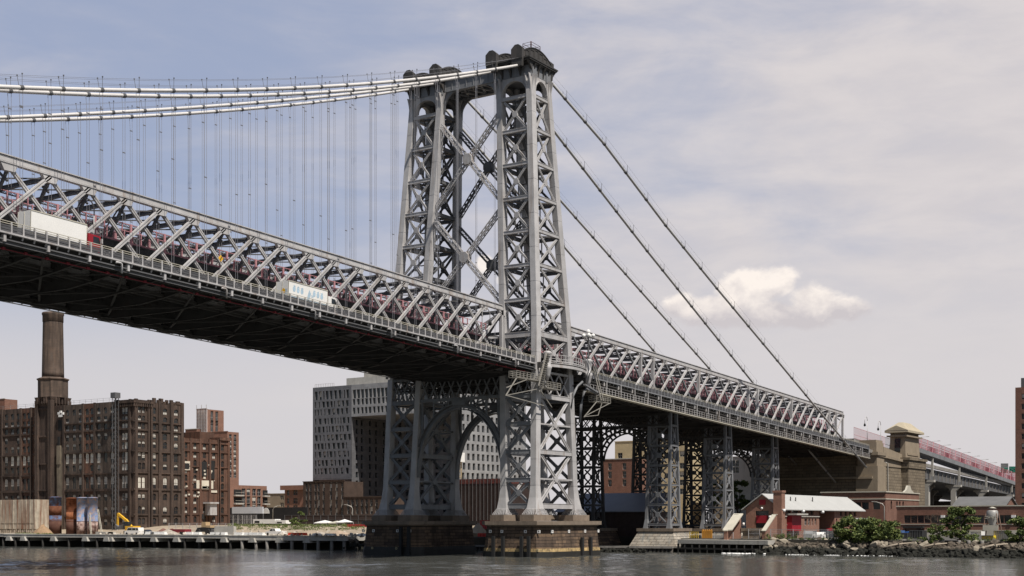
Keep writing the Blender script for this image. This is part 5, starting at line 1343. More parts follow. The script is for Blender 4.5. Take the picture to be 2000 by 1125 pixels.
# house roof and brick high rise behind
gh = Bld('gable_house', 'dark gable roof house peeping over the low brick building', 'house', (150, -60, GZ))
a, b = at(1862, 990, X=150).y, at(1962, 990, X=150).y
gh.wall.box(150, b, GZ, 164, a, 10.6); gh.wall.add([(150, a, 10.6), (164, a, 10.6), (157, a, 13.2)], [(0, 1, 2)]); gh.wall.add([(150, b, 10.6), (164, b, 10.6), (157, b, 13.2)], [(0, 2, 1)]); gh.done(BRICKR)
m = MB(); m.hexa([(149.4, b - .4, 10.5), (157, b - .4, 13.2), (157, a + .4, 13.2), (149.4, a + .4, 10.5)], [(149.4, b - .4, 10.7), (157, b - .4, 13.45), (157, a + .4, 13.45), (149.4, a + .4, 10.7)]); m.hexa([(157, b - .4, 13.2), (164.6, b - .4, 10.5), (164.6, a + .4, 10.5), (157, a + .4, 13.2)], [(157, b - .4, 13.45), (164.6, b - .4, 10.7), (164.6, a + .4, 10.7), (157, a + .4, 13.45)]); m.build('roof', mat('grey shingles', (.13, .13, .13), .9, 0, .2), gh.root)
hx = 200; a = at(1983, 900, X=hx).y
hr = Bld('brick_high_rise', 'tall red brick high rise cut off by the right edge of the picture', 'high rise', (hx, a - 10, GZ))
H = []
for k in range(14):
    z = 4.5 + k * 3.0
    for u in (1.8, 5.6, 9.5): H.append((u, u + 1.9, z, z + 1.7, 0, 'dark' if (k * 3 + int(u)) % 5 else 'half', 1))
hr.facade((hx, a), (hx, a - 26), GZ - .3, 47.2, H); hr.facade((hx + 20, a), (hx, a), GZ - .3, 47.2); hr.facade((hx, a - 26), (hx + 20, a - 26), GZ - .3, 47.2, [(2 + 5.6 * (k % 3), 4.2 + 5.6 * (k % 3), 4.5 + 3 * (k // 3), 6.2 + 3 * (k // 3), 0, 'dark', 1) for k in range(42)]); hr.facade((hx + 20, a - 26), (hx + 20, a), GZ - .3, 47.2); hr.wall.box(hx + .2, a - 25.8, 46.2, hx + 20, a - .2, 46.5); hr.done(BRICKR)
m = MB(); m.box(hx + 2, a - 9, 46.5, hx + 9, a - 1.2, 50.2); m.build('roof_cabin', STEELM, hr.root)

# ---- seen between the bents
sh = thing('shed', 'grey metal roofed shed standing in shadow under the side span', 'shed', (72, 16, GZ))
m = MB(); m.box(67, 6, GZ - .3, 79, 33, 9.0); m.build('wall', mat('dark brown planks', (.06, .04, .035), .9, 0, .4, 1.), sh)
m = MB(); m.hexa([(66, 5.5, 8.9), (80, 5.5, 13.6), (80, 33.5, 13.6), (66, 33.5, 8.9)], [(66, 5.5, 9.1), (80, 5.5, 13.9), (80, 33.5, 13.9), (66, 33.5, 9.1)]); m.build('roof', mat('blue grey sheet roof', (.22, .22, .25), .5, 0, .1, .3), sh)
YELB = mat('pale yellow brick', (.52, .42, .26), .9, 0, .12, .4, None, 0, False, .2, 4, .2, ('brick', .5, .16, (.47, .38, .23), (.4, .34, .24), .02))
WHITEB = mat('off white render', (.60, .57, .52), .85, 0, .12, .4, (.35, .32, .28), .2, True)
def block(name, label, X, p0, p1, ytop, refx, mt, cols, rows, wd, dep=14, arch=0, styles=('dark',), fr=2, cat='building', base=GZ - .3, scols=(), srows=(), swd=1.4):
    A, B = at(p0, 1000, X=X), at(p1, 1000, X=X); z = at(refx, ytop, X=X).z
    b = Bld(name, label, cat, (X, (A.y + B.y) / 2, GZ)); H = px_holes((X, A.y), (X, B.y), cols, rows, wd, refx, X=X, arch=arch, styles=styles, fr=fr)
    b.facade((X, A.y), (X, B.y), base, z, H); b.facade((X, B.y), (X + dep, B.y), base, z, px_holes((X, B.y), (X + dep, B.y), scols, srows, swd, scols[0] if scols else 0, Y=B.y, styles=styles, fr=fr)); b.facade((X + dep, A.y), (X, A.y), base, z); b.facade((X + dep, B.y), (X + dep, A.y), base, z)
    b.wall.box(X + .2, B.y + .2, z - .8, X + dep - .2, A.y - .2, z - .5)
    b.done(mt); 
    m = MB(); m.box(X - .15, B.y - .15, z, X + .3, A.y + .15, z + .25); m.build('coping', mt if mt is not BRICKR else CONC, b.root)
    return b
block('brick_tenement', 'red brick tenement with graffiti foot seen through the bent arch', 140, 1178, 1245, 897, 1210, BRICKR, (1191, 1219.5), ((911, 2.1), (927, 2.1), (943, 2.1)), 1.3)
block('yellow_apartment_block', 'pale yellow brick apartment block rising behind the red tenement', 190, 1201, 1344, 862, 1240, YELB, (1211, 1332), ((889, 2.), (912, 2.), (928, 2.), (944, 2.), (961, 2.)), 1.9, styles=('dark', 'half'))
block('white_terrace_house', 'off white terrace house right of the second bent', 170, 1425, 1470, 893, 1440, WHITEB, (1433, 1440), ((905, 1.9), (918, 1.9)), 1.1)
block('white_terrace_house', 'low white terrace house with a row of brown windows below the taller one', 150, 1425, 1466, 942, 1440, WHITEB, (1439, 1446, 1452.5), ((978, 2.1), (992, 1.6)), .8)

# ================================================================== left bank
def refinery_mat(name, c1, c2, d):
    return mat(name, c1, .92, 0, .45, .16, d, .5, True, .35, 2.5, .2, ('brick', .8, .3, c2, (.12, .10, .085), .03))
REFB = refinery_mat('sooty dark brick', (.095, .062, .047), (.075, .052, .042), (.035, .028, .025))
REFR = refinery_mat('rust red old brick', (.15, .07, .045), (.12, .062, .042), (.05, .035, .03))
REFG = refinery_mat('grey brown sooty brick', (.125, .092, .072), (.10, .078, .064), (.045, .038, .034))
REFS = mat('pale stained brick strip', (.20, .165, .12), .92, 0, .4, .5, (.06, .05, .04), .4, True)
RX = 42; c265 = at(262, 900, X=RX); RY = c265.y; yL = at(-40, 900, X=RX).y
zref = lambda y, px=170: at(px, y, X=RX).z
rf_ = Bld('brick_refinery', 'huge sooty brown brick refinery with rows of arched windows and a round chimney', 'factory', (RX, 200, GZ))
rr = random.Random(21)
rows_w = [(804, 1.9), (820, 1.5), (835, 1.9), (854, 2.0), (872, 2.0), (895, 3.1), (914, 1.9), (943, 3.6), (972, 2.0), (997, 2.1), (1020, 1.9)]
def rows_styles(y):
    return {804: ('dark', 'sill', 'dark'), 820: ('sill', 'dark', 'sill'), 835: ('dark', 'sill', 'dark'), 854: ('top', 'top', 'top', 'dark'), 872: ('top', 'dark', 'top'), 895: ('pale', 'pale', 'dark', 'half'), 914: ('dark', 'dark', 'half'), 943: ('half', 'pale', 'dark', 'half'), 972: ('dark', 'top'), 997: ('top', 'dark'), 1020: ('dark', 'dark', 'top')}.get(y, ('dark',))
colsL = [-22, -8, 12, 24, 35.4, 47.4, 55.8, 69]; colsR = [131.5, 144.7, 156.7, 170, 179, 192.7, 206, 219]
H = []
for cols in (colsL, colsR):
    for c in cols:
        for y, h in rows_w:
            if rr.random() < .05: continue
            q = at(c, 1000, X=RX); z = zref(y); u = yL - q.y; wd = 1.55
            H.append((u - wd / 2, u + wd / 2, z - h / 2, z + h / 2, 0 if y == 820 else 1., rr.choice(rows_styles(y)), 3))
for y, h in rows_w:    # corner tower
    for c, st in ((240.7, ('dark', 'pale', 'half')), (246.3, ('half', 'pale'))):
        q = at(c, 1000, X=RX); z = at(246, y - 2, X=RX).z; u = yL - q.y; H.append((u - .55, u + .55, z - h / 2, z + h / 2, 0 if c > 243 else 1., rr.choice(st), 2))
zl, zr_ = at(40, 798, X=RX).z, at(170, 787, X=RX).z
edges = [yL] + [at(p, 1000, X=RX).y for p in (41.5, 76, 125.5, 163, 186, 227)] + [RY]
for (a_, b_), mi_ in zip(zip(edges, edges[1:]), (0, 1, 0, 2, 1, 2, 0)):
    HH = [(h[0] - (yL - a_), h[1] - (yL - a_)) + h[2:] for h in H if h[0] > yL - a_ and h[1] < yL - b_]
    rf_.facade((RX, a_), (RX, b_), GZ - .3, zr_ - .2, HH, .22, mi_)
x357 = at(357, 900, Y=RY).x
rows_s = [(799.5, 1.9), (816, 1.5), (832, 1.9), (850, 2.0), (867, 2.1), (891, 2.6), (910, 2.0), (942, 3.5), (970, 2.0), (996, 2.3), (1018, 2.0)]
H = []
for c, y0, pair in ((272.8, 0, 1), (280.5, 0, 1), (301, 3, 0), (322.6, 6, 0), (344, 9, 0)):
    q = at(c, 1000, Y=RY); u = q.x - RX
    for i, (y, h) in enumerate(rows_s):
        z = at(273, y, Y=RY).z; st = ('top', 'half', 'dark') if i not in (0, 1, 2) else ('dark', 'sill', 'dark')
        if i == 7: st = ('half', 'pale', 'half')
        wd = 1.15 if pair else 1.6
        H.append((u - wd / 2, u + wd / 2, z - h / 2, z + h / 2, 1., rr.choice(st), 3))
rf_.facade((RX, RY), (x357, RY), GZ - .3, zr_ - .3, H, .22)
rf_.facade((x357, RY), (x357, RY + 40), GZ - .3, zr_ - .3); rf_.facade((x357, yL), (RX, yL), GZ - .3, zr_ - .3)
rf_.wall.box(RX + .5, RY + .5, zr_ - 2, x357 - .5, yL - .5, zr_ - 1.6)
rf_.done([REFB, REFR, REFG], 100)
m = MB()    # pilasters, string courses, corner tower head
ypx = lambda p: at(p, 1000, X=RX).y
for p in (-30, -1, 5, 41.5, 62, 76, 125.5, 163, 186, 227, 231.5, 255): y = ypx(p); m.box(RX - .45, y - .36, GZ - .3, RX + .1, y + .36, zr_ - .1 if p < 225 else zr_ + .2)
for yy, h in ((842, .5), (884, .35), (826, .3), (926, .35), (958, .6), (1008, .45)):
    z = zref(yy)
    for a, b in ((yL, ypx(76)), (ypx(125.5), RY + .0)): m.box(RX - .3, b, z - h / 2, RX + .1, a, z + h / 2)
    m.box(RX - .3, RY - .3, at(273, yy - 3, Y=RY).z - h / 2, x357, RY + .1, at(273, yy - 3, Y=RY).z + h / 2)
for p in (265, 290.5, 294, 311, 334, 355): x = at(p, 1000, Y=RY).x; m.box(x - .5, RY - .45, GZ - .3, x + .5, RY + .1, zr_ + .3)
m.build('pilasters', [REFB], rf_.root)
m = MB(); zt = at(270, 779, X=RX).z
xt = at(294, 900, Y=RY).x; m.box(RX - .2, RY - .2, zr_ - .3, xt, ypx(231), zt)
m.box(RX - .8, RY - .8, zt - 1.0, xt + .5, ypx(229), zt - .4)
for k in range(9): y = lerp(RY - .6, ypx(230), k / 8.5); m.box(RX - .7, y, zt - 2.0, RX - .2, y + .45, zt - 1.0); x = lerp(RX - .6, xt, k / 8.5); m.box(x, RY - .7, zt - 2.0, x + .45, RY - .2, zt - 1.0)
for k in range(14):
    if k % 3 != 1: x = lerp(xt + 1, x357, k / 14); m.box(x, RY - .1, zr_ - .4, x + rr.uniform(.6, 1.4), RY + .5, zr_ + rr.uniform(.2, 1.1))
xa = at(344, 900, Y=RY).x; m.box(xa, RY - .15, zr_ - .3, x357 + .1, RY + 8, at(350, 787, Y=RY).z)
m.build('tower_head', [REFB], rf_.root)
for a, b in ((42, 74), (171, 186), (60, 71)):     # brighter rust-red bays
    m = MB(); m.box(RX - .18, ypx(b), zref(880 if a > 100 else 1030), RX - .02 if False else RX + .05, ypx(a), zref(795 if a > 100 else 845)) if False else None
m = MB()   # strip of cleaner brick and exposed patches beside the chimney tower
m.box(RX - .5, ypx(124), GZ, RX + .2, ypx(113.5), zref(872)); m.box(RX - .7, ypx(121), zref(905), RX, ypx(114), zref(868)); m.build('brick_buttress', [REFS], rf_.root)
m = MB(); m.box(RX - .04, ypx(122), zref(838), RX + .05, ypx(113.5), zref(817)); m.box(RX - .54, ypx(119), zref(868), RX - .3, ypx(115), zref(850)); m.build('broken_opening', [BLACK], rf_.root)
m = MB(); c = at(118.5, 809, X=RX - .6)
for dx, dz in ((-.9, .2), (0, .7), (.9, .3), (-.4, -.5), (.5, -.5)): m.box(c.x - .15, c.y + dx - .4, c.z + dz - .35, c.x + .3, c.y + dx + .4, c.z + dz + .35)
m.build('torn_patch', [WHITE], rf_.root)
m = MB()
for a, b in ((yL, ypx(77)), (ypx(130), ypx(222))):
    for z in (.5, 1.05): m.beam((RX + .6, a, zr_ + z), (RX + .6, b, zr_ + z), .05, .05)
    for k in range(9): y = lerp(a, b, k / 8); m.box(RX + .57, y - .03, zr_ - .4, RX + .63, y + .03, zr_ + 1.1)
m.build('roof_rail', [STEEL], rf_.root)
# chimney: square shaft, corbelled head, round stack
CHB = refinery_mat('warm sooty chimney brick', (.155, .108, .082), (.12, .088, .07), (.05, .04, .034))
chx = RX + 2.2; chy = at(103.5, 1000, X=chx).y ; W_ = 3.15
m = MB(); z1 = at(103, 800, X=chx).z; zc = at(103, 771, X=chx).z; zk = at(103, 746, X=chx).z; z2 = at(103, 739, X=chx).z
m.box(chx - W_, chy - W_, GZ - .3, chx + W_, chy + W_, zc - 4)
for sx, sy in ((-1, -1), (1, -1), (-1, 1)): m.box(chx + sx * W_ - .7, chy + sy * W_ - .7, GZ - .3, chx + sx * W_ + .7, chy + sy * W_ + .7, zc - 2)
m.hexa([(chx - W_, chy - W_, zc - 4), (chx + W_, chy - W_, zc - 4), (chx + W_, chy + W_, zc - 4), (chx - W_, chy + W_, zc - 4)], [(chx - 3.9, chy - 3.9, zc - 1), (chx + 3.9, chy - 3.9, zc - 1), (chx + 3.9, chy + 3.9, zc - 1), (chx - 3.9, chy + 3.9, zc - 1)])
for k in range(5): u = -W_ + 1 + k * 1.1; m.prism([(chx + u, zc - 3), (chx + u + .5, zc - 3), (chx + u + .5, zc - 1), (chx + u, zc - 1)], 'y', chy - 4.05, chy - 3.4); m.prism([(chy + u, zc - 3), (chy + u + .5, zc - 3), (chy + u + .5, zc - 1), (chy + u, zc - 1)], 'x', chx - 4.05, chx - 3.4)
for z in (zref(795), zref(850), zref(905), zref(958)): m.box(chx - W_ - .3, chy - W_ - .3, z, chx + W_ + .3, chy + W_ + .3, z + .5)
sq = m.build('chimney_shaft', [REFB], rf_.root)
m = MB(); m.lathe([(4.5, zc - 1), (4.5, zk + .3), (4.85, zk + .6), (4.85, zk + .9), (3.5, z2 + .2)], chx, chy, 8, False); m.build('chimney_head', [CHB], rf_.root)
zt = at(103, 611, X=chx).z; m = MB(); prof = [(3.32, z2)]
for k in range(1, 12):
    z = lerp(z2, zt, k / 12); r = lerp(3.32, 2.95, k / 12); prof += [(r, z)]
prof += [(2.98, zt - 3), (3.12, zt - 2.9), (3.12, zt - 1), (3.3, zt - .7), (3.3, zt - .2), (3.05, zt)]
m.lathe(prof, chx, chy, 36); m.build('chimney_stack', [CHB], rf_.root)
# lattice hoist against the front
t = thing('scaffold_hoist', 'slender lattice hoist mast standing against the refinery front', 'scaffold', (RX - 1.6, ypx(234), GZ))
m = MB(); c = Vector((RX - 1.6, ypx(234), GZ)); zt = at(234, 777, X=RX - 1.6).z
m.lattice(c, (c.x, c.y, zt), 1.4, 1.4, (1, 0, 0), 30, .12, .05, (1, 2)); m.build('mast', STEELM, t)
m = MB(); m.box(c.x - 1, c.y - 1, zt, c.x + 1, c.y + 1, zt + 1.6); m.build('mast_head', STEELM, t)
# lower ruined block
lb_ = Bld('ruined_brick_block', 'lower brown brick block with torn pale openings beside the tall refinery', 'factory', (70, RY, GZ))
x448 = at(448, 900, Y=RY).x; zl_ = at(400, 858, Y=RY).z; H = []
for c, up in ((363, 0), (381, 1), (399.4, 2), (417.7, 4), (434.5, 5)):
    q = at(c, 1000, Y=RY); u = q.x - x357
    for i, y in enumerate((870, 887, 903, 918, 933, 948, 964, 978, 996, 1014)):
        if c in (399.4, 417.7) and i in (3, 4, 5, 6, 7): continue
        z = at(363, y, Y=RY).z; H.append((u - .65, u + .65, z - .95, z + .95, 1., rr.choice(('sill', 'sill', 'dark')) if c < 430 else 'dark', 3))
lb_.facade((x357, RY), (x448, RY), GZ - .3, zl_, H, .22); lb_.facade((x448, RY), (x448, RY + 30), GZ - .3, zl_); lb_.wall.box(x357 + .3, RY + .3, zl_ - 1, x448 - .3, RY + 25, zl_ - .7)
lb_.done([REFR])
m = MB()
for p in (357.5, 372, 390.5, 409, 426, 428, 446): x = at(p, 1000, Y=RY).x; m.box(x - .4, RY - .35, GZ, x + .4, RY + .1, zl_ + (.4 if p > 420 else .1))
for y, h in ((862, .5), (880, .3), (910, .3), (955, .3), (1004, .4)): z = at(363, y, Y=RY).z; m.box(x357, RY - .25, z - h / 2, x448, RY + .1, z + h / 2)
m.box(at(427, 900, Y=RY).x, RY - .5, zl_, x448 + .4, RY + 6, zl_ + .9); m.box(at(408, 900, Y=RY).x, RY + 4, zl_, at(436, 900, Y=RY).x, RY + 12, at(420, 843, Y=RY).z); m.build('pilasters', [REFR], lb_.root)
m = MB()
for a, b, y0, y1 in ((357, 372, 918, 901), (384, 416.5, 954, 939), (395, 410, 957, 950), (411, 424, 962, 958)):
    p, q = at(a, y0, Y=RY - .2), at(b, y1, Y=RY - .2); m.box(p.x, RY - .22, p.z, q.x, RY - .02, q.z)
for k in range(26): x = rr.uniform(at(357, 900, Y=RY).x, at(424, 900, Y=RY).x); z = rr.uniform(zl_ - 18, zl_ - 8); s = rr.uniform(.15, .6); m.box(x, RY - .3, z, x + s * 1.4, RY - .01, z + s)
m.build('torn_plaster', [mat('pale torn plaster', (.62, .57, .47), .9, 0, .2)], lb_.root)
m = MB()
for a, b, y0, y1 in ((361, 370, 916, 905), (392, 404, 930, 902), (410, 419, 935, 900), (392, 399, 1014, 1004)):
    p, q = at(a, y0, Y=RY - .25), at(b, y1, Y=RY - .25); m.box(p.x, RY - .26, p.z, q.x, RY - .23, q.z)
m.build('broken_opening', [BLACK], lb_.root)
p, q = at(408, 1006, Y=RY - 2), at(421, 984, Y=RY - 2); m = MB(); m.box(p.x, RY - 2.6, p.z, q.x, RY - .3, q.z); m.box(p.x - .8, RY - 3.2, q.z, q.x + .3, RY - .3, q.z + .5); m.build('metal_chute', [STEEL], lb_.root)

# ---- cream tank wall and upright tanks in front of the refinery
def tank_mat(name, c, rust, amt): return mat(name, c, .95, 0, .5, .55, rust, amt, False, spec=.05)
tx = 30; a, b = at(-30, 1000, X=tx).y, at(68, 1000, X=tx).y
t = thing('storage_tank', 'big cream tank wall streaked with rust at the left edge', 'tank', (tx, (a + b) / 2, GZ)); m = MB()
zt = at(30, 976, X=tx).z; n = 12; CRM = mat('rust streaked cream paint', (.46, .41, .33), .8, 0, .3, .8, (.18, .075, .04), .5, True)
for k in range(n):
    y0, y1 = lerp(a, b, k / n), lerp(a, b, (k + 1) / n); m.box(tx, y1 + .03, 4.3, tx + 5, y0 - .03, zt); m.box(tx - .12, y1 - .1, 4.3, tx, y1 + .1, zt)
m.box(tx - .1, b, zt - 7, tx, a, zt - 6.85); m.build('tank_shell', CRM, t)
m = MB(); m.box(tx + .4, b + .2, GZ, tx + 4.5, a, 4.3)
for k in range(26): y = lerp(a, b, k / 25); m.box(tx - .1, y - .2, GZ, tx + .4, y + .25, 4.3 - rr.uniform(0, .5))
m.build('tank_footing', tank_mat('crumbling footing', (.40, .34, .27), (.05, .04, .035), .4), t)
for px, w_, ytop, c1, c2, lab in ((108, 11.2, 972, (.10, .15, .26), (.10, .045, .03), 'upright steel tank, blue top over a rust brown belly, standing alone'),
                                (140, 10, 974, (.20, .075, .04), (.09, .035, .02), 'upright tank rusted orange brown all over'),
                                (161, 10.2, 973, (.15, .22, .36), (.36, .27, .24), 'upright blue tank with pale peeling foot'),
                                (181, 9.5, 973, (.14, .20, .33), (.30, .22, .19), 'upright blue tank with mottled head, rightmost of the four')):
    P = at(px, 1000, X=27); D_ = (P - CAM).length; r = w_ * D_ / FPX; z = at(px, ytop, X=27).z
    t = thing('storage_tank', lab, 'tank', (P.x, P.y, GZ), group='upright tanks by the wharf')
    m = MB(); m.lathe([(r, GZ), (r, z * .5), (r + .05, z * .5), (r + .05, z * .5 + .12), (r, z * .5 + .12), (r, z), (r + .1, z), (r + .1, z + .15), (r * .6, z + .3)], P.x, P.y, 24)
    m.build('shell', tank_mat('tank paint', c1, c2, .62), t)
    m = MB(); m.lathe([(r + .02, GZ), (r + .03, GZ + (3.6 if px > 150 else 4.2))], P.x, P.y, 24); m.build('peeled_foot', tank_mat('peeled tank foot', (.36, .27, .24) if px > 150 else (.11, .06, .045), (.10, .05, .04), .65), t)
    if px == 108: m = MB(); m.lathe([(r + .02, z * .62), (r + .03, z * .82)], P.x, P.y, 24); m.build('rust_band', tank_mat('brown rust', (.12, .05, .03), (.2, .1, .06), .3), t)
    if px == 140: m = MB(); m.lathe([(r + .02, z * .55), (r + .03, z * .7)], P.x, P.y, 24); m.build('orange_band', tank_mat('orange rust', (.30, .12, .06), (.2, .07, .03), .3), t)
for p0, p1, y1 in ((171.5, 177, 982), (190, 198, 995)):
    a, b = at(p1, 1036, X=25), at(p0, y1, X=26); t = thing('ladder', 'thin leaning pole ladder against the ' + ('last blue tank' if p0 < 180 else 'refinery wall right of the tanks'), 'ladder', (a.x, a.y, GZ)); m = MB()
    m.beam((a.x, a.y, GZ), b, .12, .12); m.beam((a.x, a.y - .5, GZ), b + Vector((0, -.5, 0)), .12, .12)
    for k in range(18): c = Vector((a.x, a.y, GZ)).lerp(b, k / 18); m.box(c.x - .04, c.y - .5, c.z, c.x + .04, c.y, c.z + .06)
    m.build('ladder_rails', CREAM, t)

# ---- buildings beyond
block('brown_brick_house', 'brown brick roof block peeping over the left end of the refinery', 130, -20, 9, 779, 9, BRICKR, (), (), 1, dep=6.3)
aptO = mat('tan balcony brick', (.40, .25, .16), .9, 0, .15, .5)
B1 = block('brick_apartment_tower', 'brick apartment tower with balconies behind the ruined block', 150, 405, 444, 843, 444, BRICKO, (), (), 1, styles=('dark', 'half'), dep=6.2, scols=(450, 459), srows=tuple((853 + 9.4 * k, 1.9) for k in range(9)), swd=1.5)
B2 = block('brick_lift_house', 'brick lift house wrapped in scaffolding on top of the apartment tower', 152, 384, 403, 799, 403, BRICKO, (), (), 1, dep=9.4, scols=(414, 423.5), srows=((815, 5.), (832, 4.6)), swd=1.5)
m = MB(); A, B = at(384, 900, X=151), at(403, 900, X=151); z0, z1 = at(390, 850, X=151).z, at(395, 798, X=151).z
for k in range(7): y = lerp(A.y, B.y, k / 6); m.box(150.9, y - .06, z0, 151.1, y + .06, z1 + (1.5 if k % 3 == 0 else 0)); 
for k in range(9): z = lerp(z0, z1, k / 8); m.beam((150.9, A.y, z), (150.9, B.y, z), .1, .1)
m.build('scaffold', STEEL, B2.root)
m = MB(); m.box(151.4, B.y, z0, 151.8, A.y, z1 - .5); m.build('scaffold_sheeting', mat('pinkish sheeting', (.45, .34, .30), .9, 0, .2), B2.root)
block('brick_apartment_tower', 'brick shoulder with four windows left of the lift house above the ruins', 149, 362, 384, 838, 384, BRICKR, (), (), 1, dep=14, scols=(389, 398, 407), srows=((851, 2.0),), swd=1.5)
B3 = block('brick_apartment_house', 'four storey orange brick apartment house with corner balconies and a flat roof', 120, 425, 446, 947, 446, BRICKO, (), (), 1, styles=('dark', 'top', 'half', 'dark'), dep=19.5, scols=(476, 485.5, 496.5, 506), srows=((961, 2.6), (976, 2.6), (988, 1.8)), swd=1.9)
m = MB(); mb2 = MB(); ys = at(446, 1000, X=120).y
for p0, p1 in ((456.5, 471.5), (513, 522.5)):
    a, b = at(p0, 1000, Y=ys).x, at(p1, 1000, Y=ys).x
    for y0, y1 in ((956, 967), (971, 983)):
        z0_, z1_ = at(460, y1, Y=ys).z, at(460, y0, Y=ys).z
        m = MB(); m.box(a, ys - .06, z0_, b, ys + .3, z1_); m.build('balcony_recess', BLACK, B3.root); mb2.box(a - .2, ys - 1.2, z0_ - .4, b + .2, ys - .07, z0_ + .1); mb2.box(a - .2, ys - 1.2, z0_ + .9, b + .2, ys - 1.1, z0_ + 1.0)
mb2.build('balcony', CONC, B3.root)
block('tan_brick_house', 'low tan brick house behind the orange apartment house', 150, 518, 556, 965, 535, mat('tan brick', (.30, .24, .17), .9, 0, .15), (549, 552.5), ((972, 1.6), (986, 1.6)), .9)
B4 = block('brick_apartment_house', 'orange brick house with six small windows left of the dark brick building', 126, 556, 600, 952, 575, BRICKO, (562.5, 575, 578.5), ((962, 1.9), (978, 1.9), (990, 1.2)), 1.2, dep=14)
m = MB(); a, b = at(550, 1000, X=125.8).y, at(596, 1000, X=125.8).y; m.box(125, b, at(570, 957, X=125.8).z, 126.1, a, at(570, 948, X=125.8).z); m.build('cornice', BRICKO, B4.root)
# dark brick podium and the grey metal clad tower with its tall opening
DKB = mat('dark brown brick', (.085, .055, .042), .9, 0, .25, .5, (.04, .03, .026), .25, True, .2, 4, .2, ('brick', .5, .16, (.07, .047, .037), (.08, .065, .055), .02))
gx = 140
ZINC = mat('pale zinc cladding', (.37, .37, .37), .45, .25, .22, .35, (.16, .16, .165), .2, False, .1, .6, .5, ('brick', 2.6, .42, (.33, .33, .335), (.25, .25, .255), .02))
ZIND = mat('dark zinc cladding', (.165, .165, .175), .45, .25, .22, .35, (.07, .07, .075), .2, False, .1, .6, .5, ('brick', 2.6, .42, (.19, .19, .2), (.12, .12, .125), .02))
pod = block('dark_brick_podium', 'long dark brown brick building with narrow windows at the foot of the grey tower', 122, 592, 672, 941, 620, DKB, [599, 606, 616, 622, 632, 646, 657, 668], ((951, 2.9), (968, 2.9), (985, 2.9), (999, 2.6)), 1.0, styles=('dark', 'dark', 'half'), dep=10)
block('dark_brick_podium', 'lower dark brick wing with square windows behind the far stone pier', 121, 671, 760, 971, 720, DKB, [680, 688, 697, 707, 716, 725, 735, 745], ((982, 2.6), (996, 2.6)), 1.2, styles=('dark', 'dark', 'half'), dep=8)
gy = lambda p, X=gx: at(p, 1000, X=X).y
g = Bld('grey_clad_apartment_tower', 'grey zinc clad apartment tower with scattered windows and a huge dark rectangular opening', 'building', (gx, 150, GZ))
rg = random.Random(4); zrow = lambda y: at(650, y, X=gx).z
H = []
rowsG = [771, 789, 804, 822, 838, 854.5, 871, 887, 904, 920]
for i, y in enumerate(rowsG):
    z = zrow(y); hh = 3.0 if i == 0 else 2.1; p = 615.
    while p < 681:
        w_ = rg.choice((2.6, 5.2, 2.2, 5.4, 4.2)); u0 = gy(611) - gy(p); u1 = gy(611) - gy(p + w_); H.append((u0, u1, z - hh / 2, z + hh / 2, 0, rg.choice(('dark', 'dark', 'dark', 'half')), 1)); p += w_ + rg.choice((2.6, 3.4, 5.))
zb_, zt_ = zrow(934), at(650, 757 - 2.5, X=gx).z
g.facade((gx, gy(611)), (gx, gy(686.5)), zb_, zt_, H, .5, 0)
H = []
for i, (y, hh) in enumerate(((768.5, 3.1), (784, 2.1), (801, 2.2))):
    z = at(687, y + 1.5, X=gx).z; p = 689.
    while p < 880:
        w_ = rg.choice((4.6, 5.4, 4.8)) if i else 6.2; u0 = gy(686.5) - gy(p); u1 = gy(686.5) - gy(p + w_); H.append((u0, u1, z - hh / 2, z + hh / 2, 0, 'dark', 1)); p += w_ + rg.choice((2.6, 3.4)) if i else w_ + 1.6
zo = zrow(816)
g.facade((gx, gy(686.5)), (gx, gy(888)), zo, zt_, H, .5, 1)
# side wall of the opening, soffit, far end
H = []
for i in range(12):
    z = zo - 1.8 - i * 3.1
    for u in (2.2, 5.0, 9.5, 13, 17.5): H.append((u, u + 1.3, z - 1, z + 1, 0, 'dark', 1))
g.facade((gx + .1, gy(686.5)), (gx + 24, gy(686.5)), GZ, zo, H, .4, 0)
H = []
for i in range(12):
    z = zo - 1.8 - i * 3.1
    for k in range(13): u = 2 + k * 3.4; H.append((u, u + 1.5, z - 1, z + 1, 0, 'dark', 1))
g.facade((gx + 24, gy(686.5)), (gx + 24, gy(888)), GZ, zo, H, .4, 0)
g.wall.mi = 1; g.wall.box(gx + .6, gy(888) + .1, zo, gx + 24, gy(686.5) - .1, zo + .6); g.wall.box(gx + .6, gy(888) + .2, zt_ - 1, gx + 24, gy(611) - .2, zt_ - .4); g.wall.mi = 0
H = []
y1 = gy(888)
for i in range(16):
    z = zt_ - 3.2 - i * 3.3
    for k in range(14): u = 1.2 + k * 2.9 + (i % 3) * .3; w_ = 1.5; H += [(u, u + w_, z - 1.15, z + 1.15, 0, 'dark', 1)]
g.facade((gx, y1), (gx + 44, y1), GZ, zt_, H, .5, 1); g.facade((gx + 44, y1), (gx + 44, gy(611)), GZ, zt_, (), .5, 1); g.facade((gx + 44, gy(611)), (gx, gy(611)), GZ, zt_, (), .5, 0)
g.facade((gx + 1.5, gy(617)), (gx + 1.5, gy(686)), GZ, zb_ + .1, (), .5, 0)
g.wall.box(gx + .02, gy(686), zb_ - .5, gx + 20, gy(611.5), zb_)
g.done([ZIND, ZINC], 100)
m = MB(); a, b = gy(648), gy(735); z = at(690, 738, X=gx + 8).z; m.box(gx + 8, b - 12, zt_ - 1, gx + 20, a, z); m.box(gx + 9, gy(760), z, gx + 18, gy(679), at(690, 718, X=gx + 9).z); m.build('roof_storey', [CONC], g.root)
m = MB()
for k in range(12): y = lerp(gy(613), gy(650), k / 11); m.box(gx + .6, y - .04, zt_ - .5, gx + .7, y + .04, zt_ + 1.2)
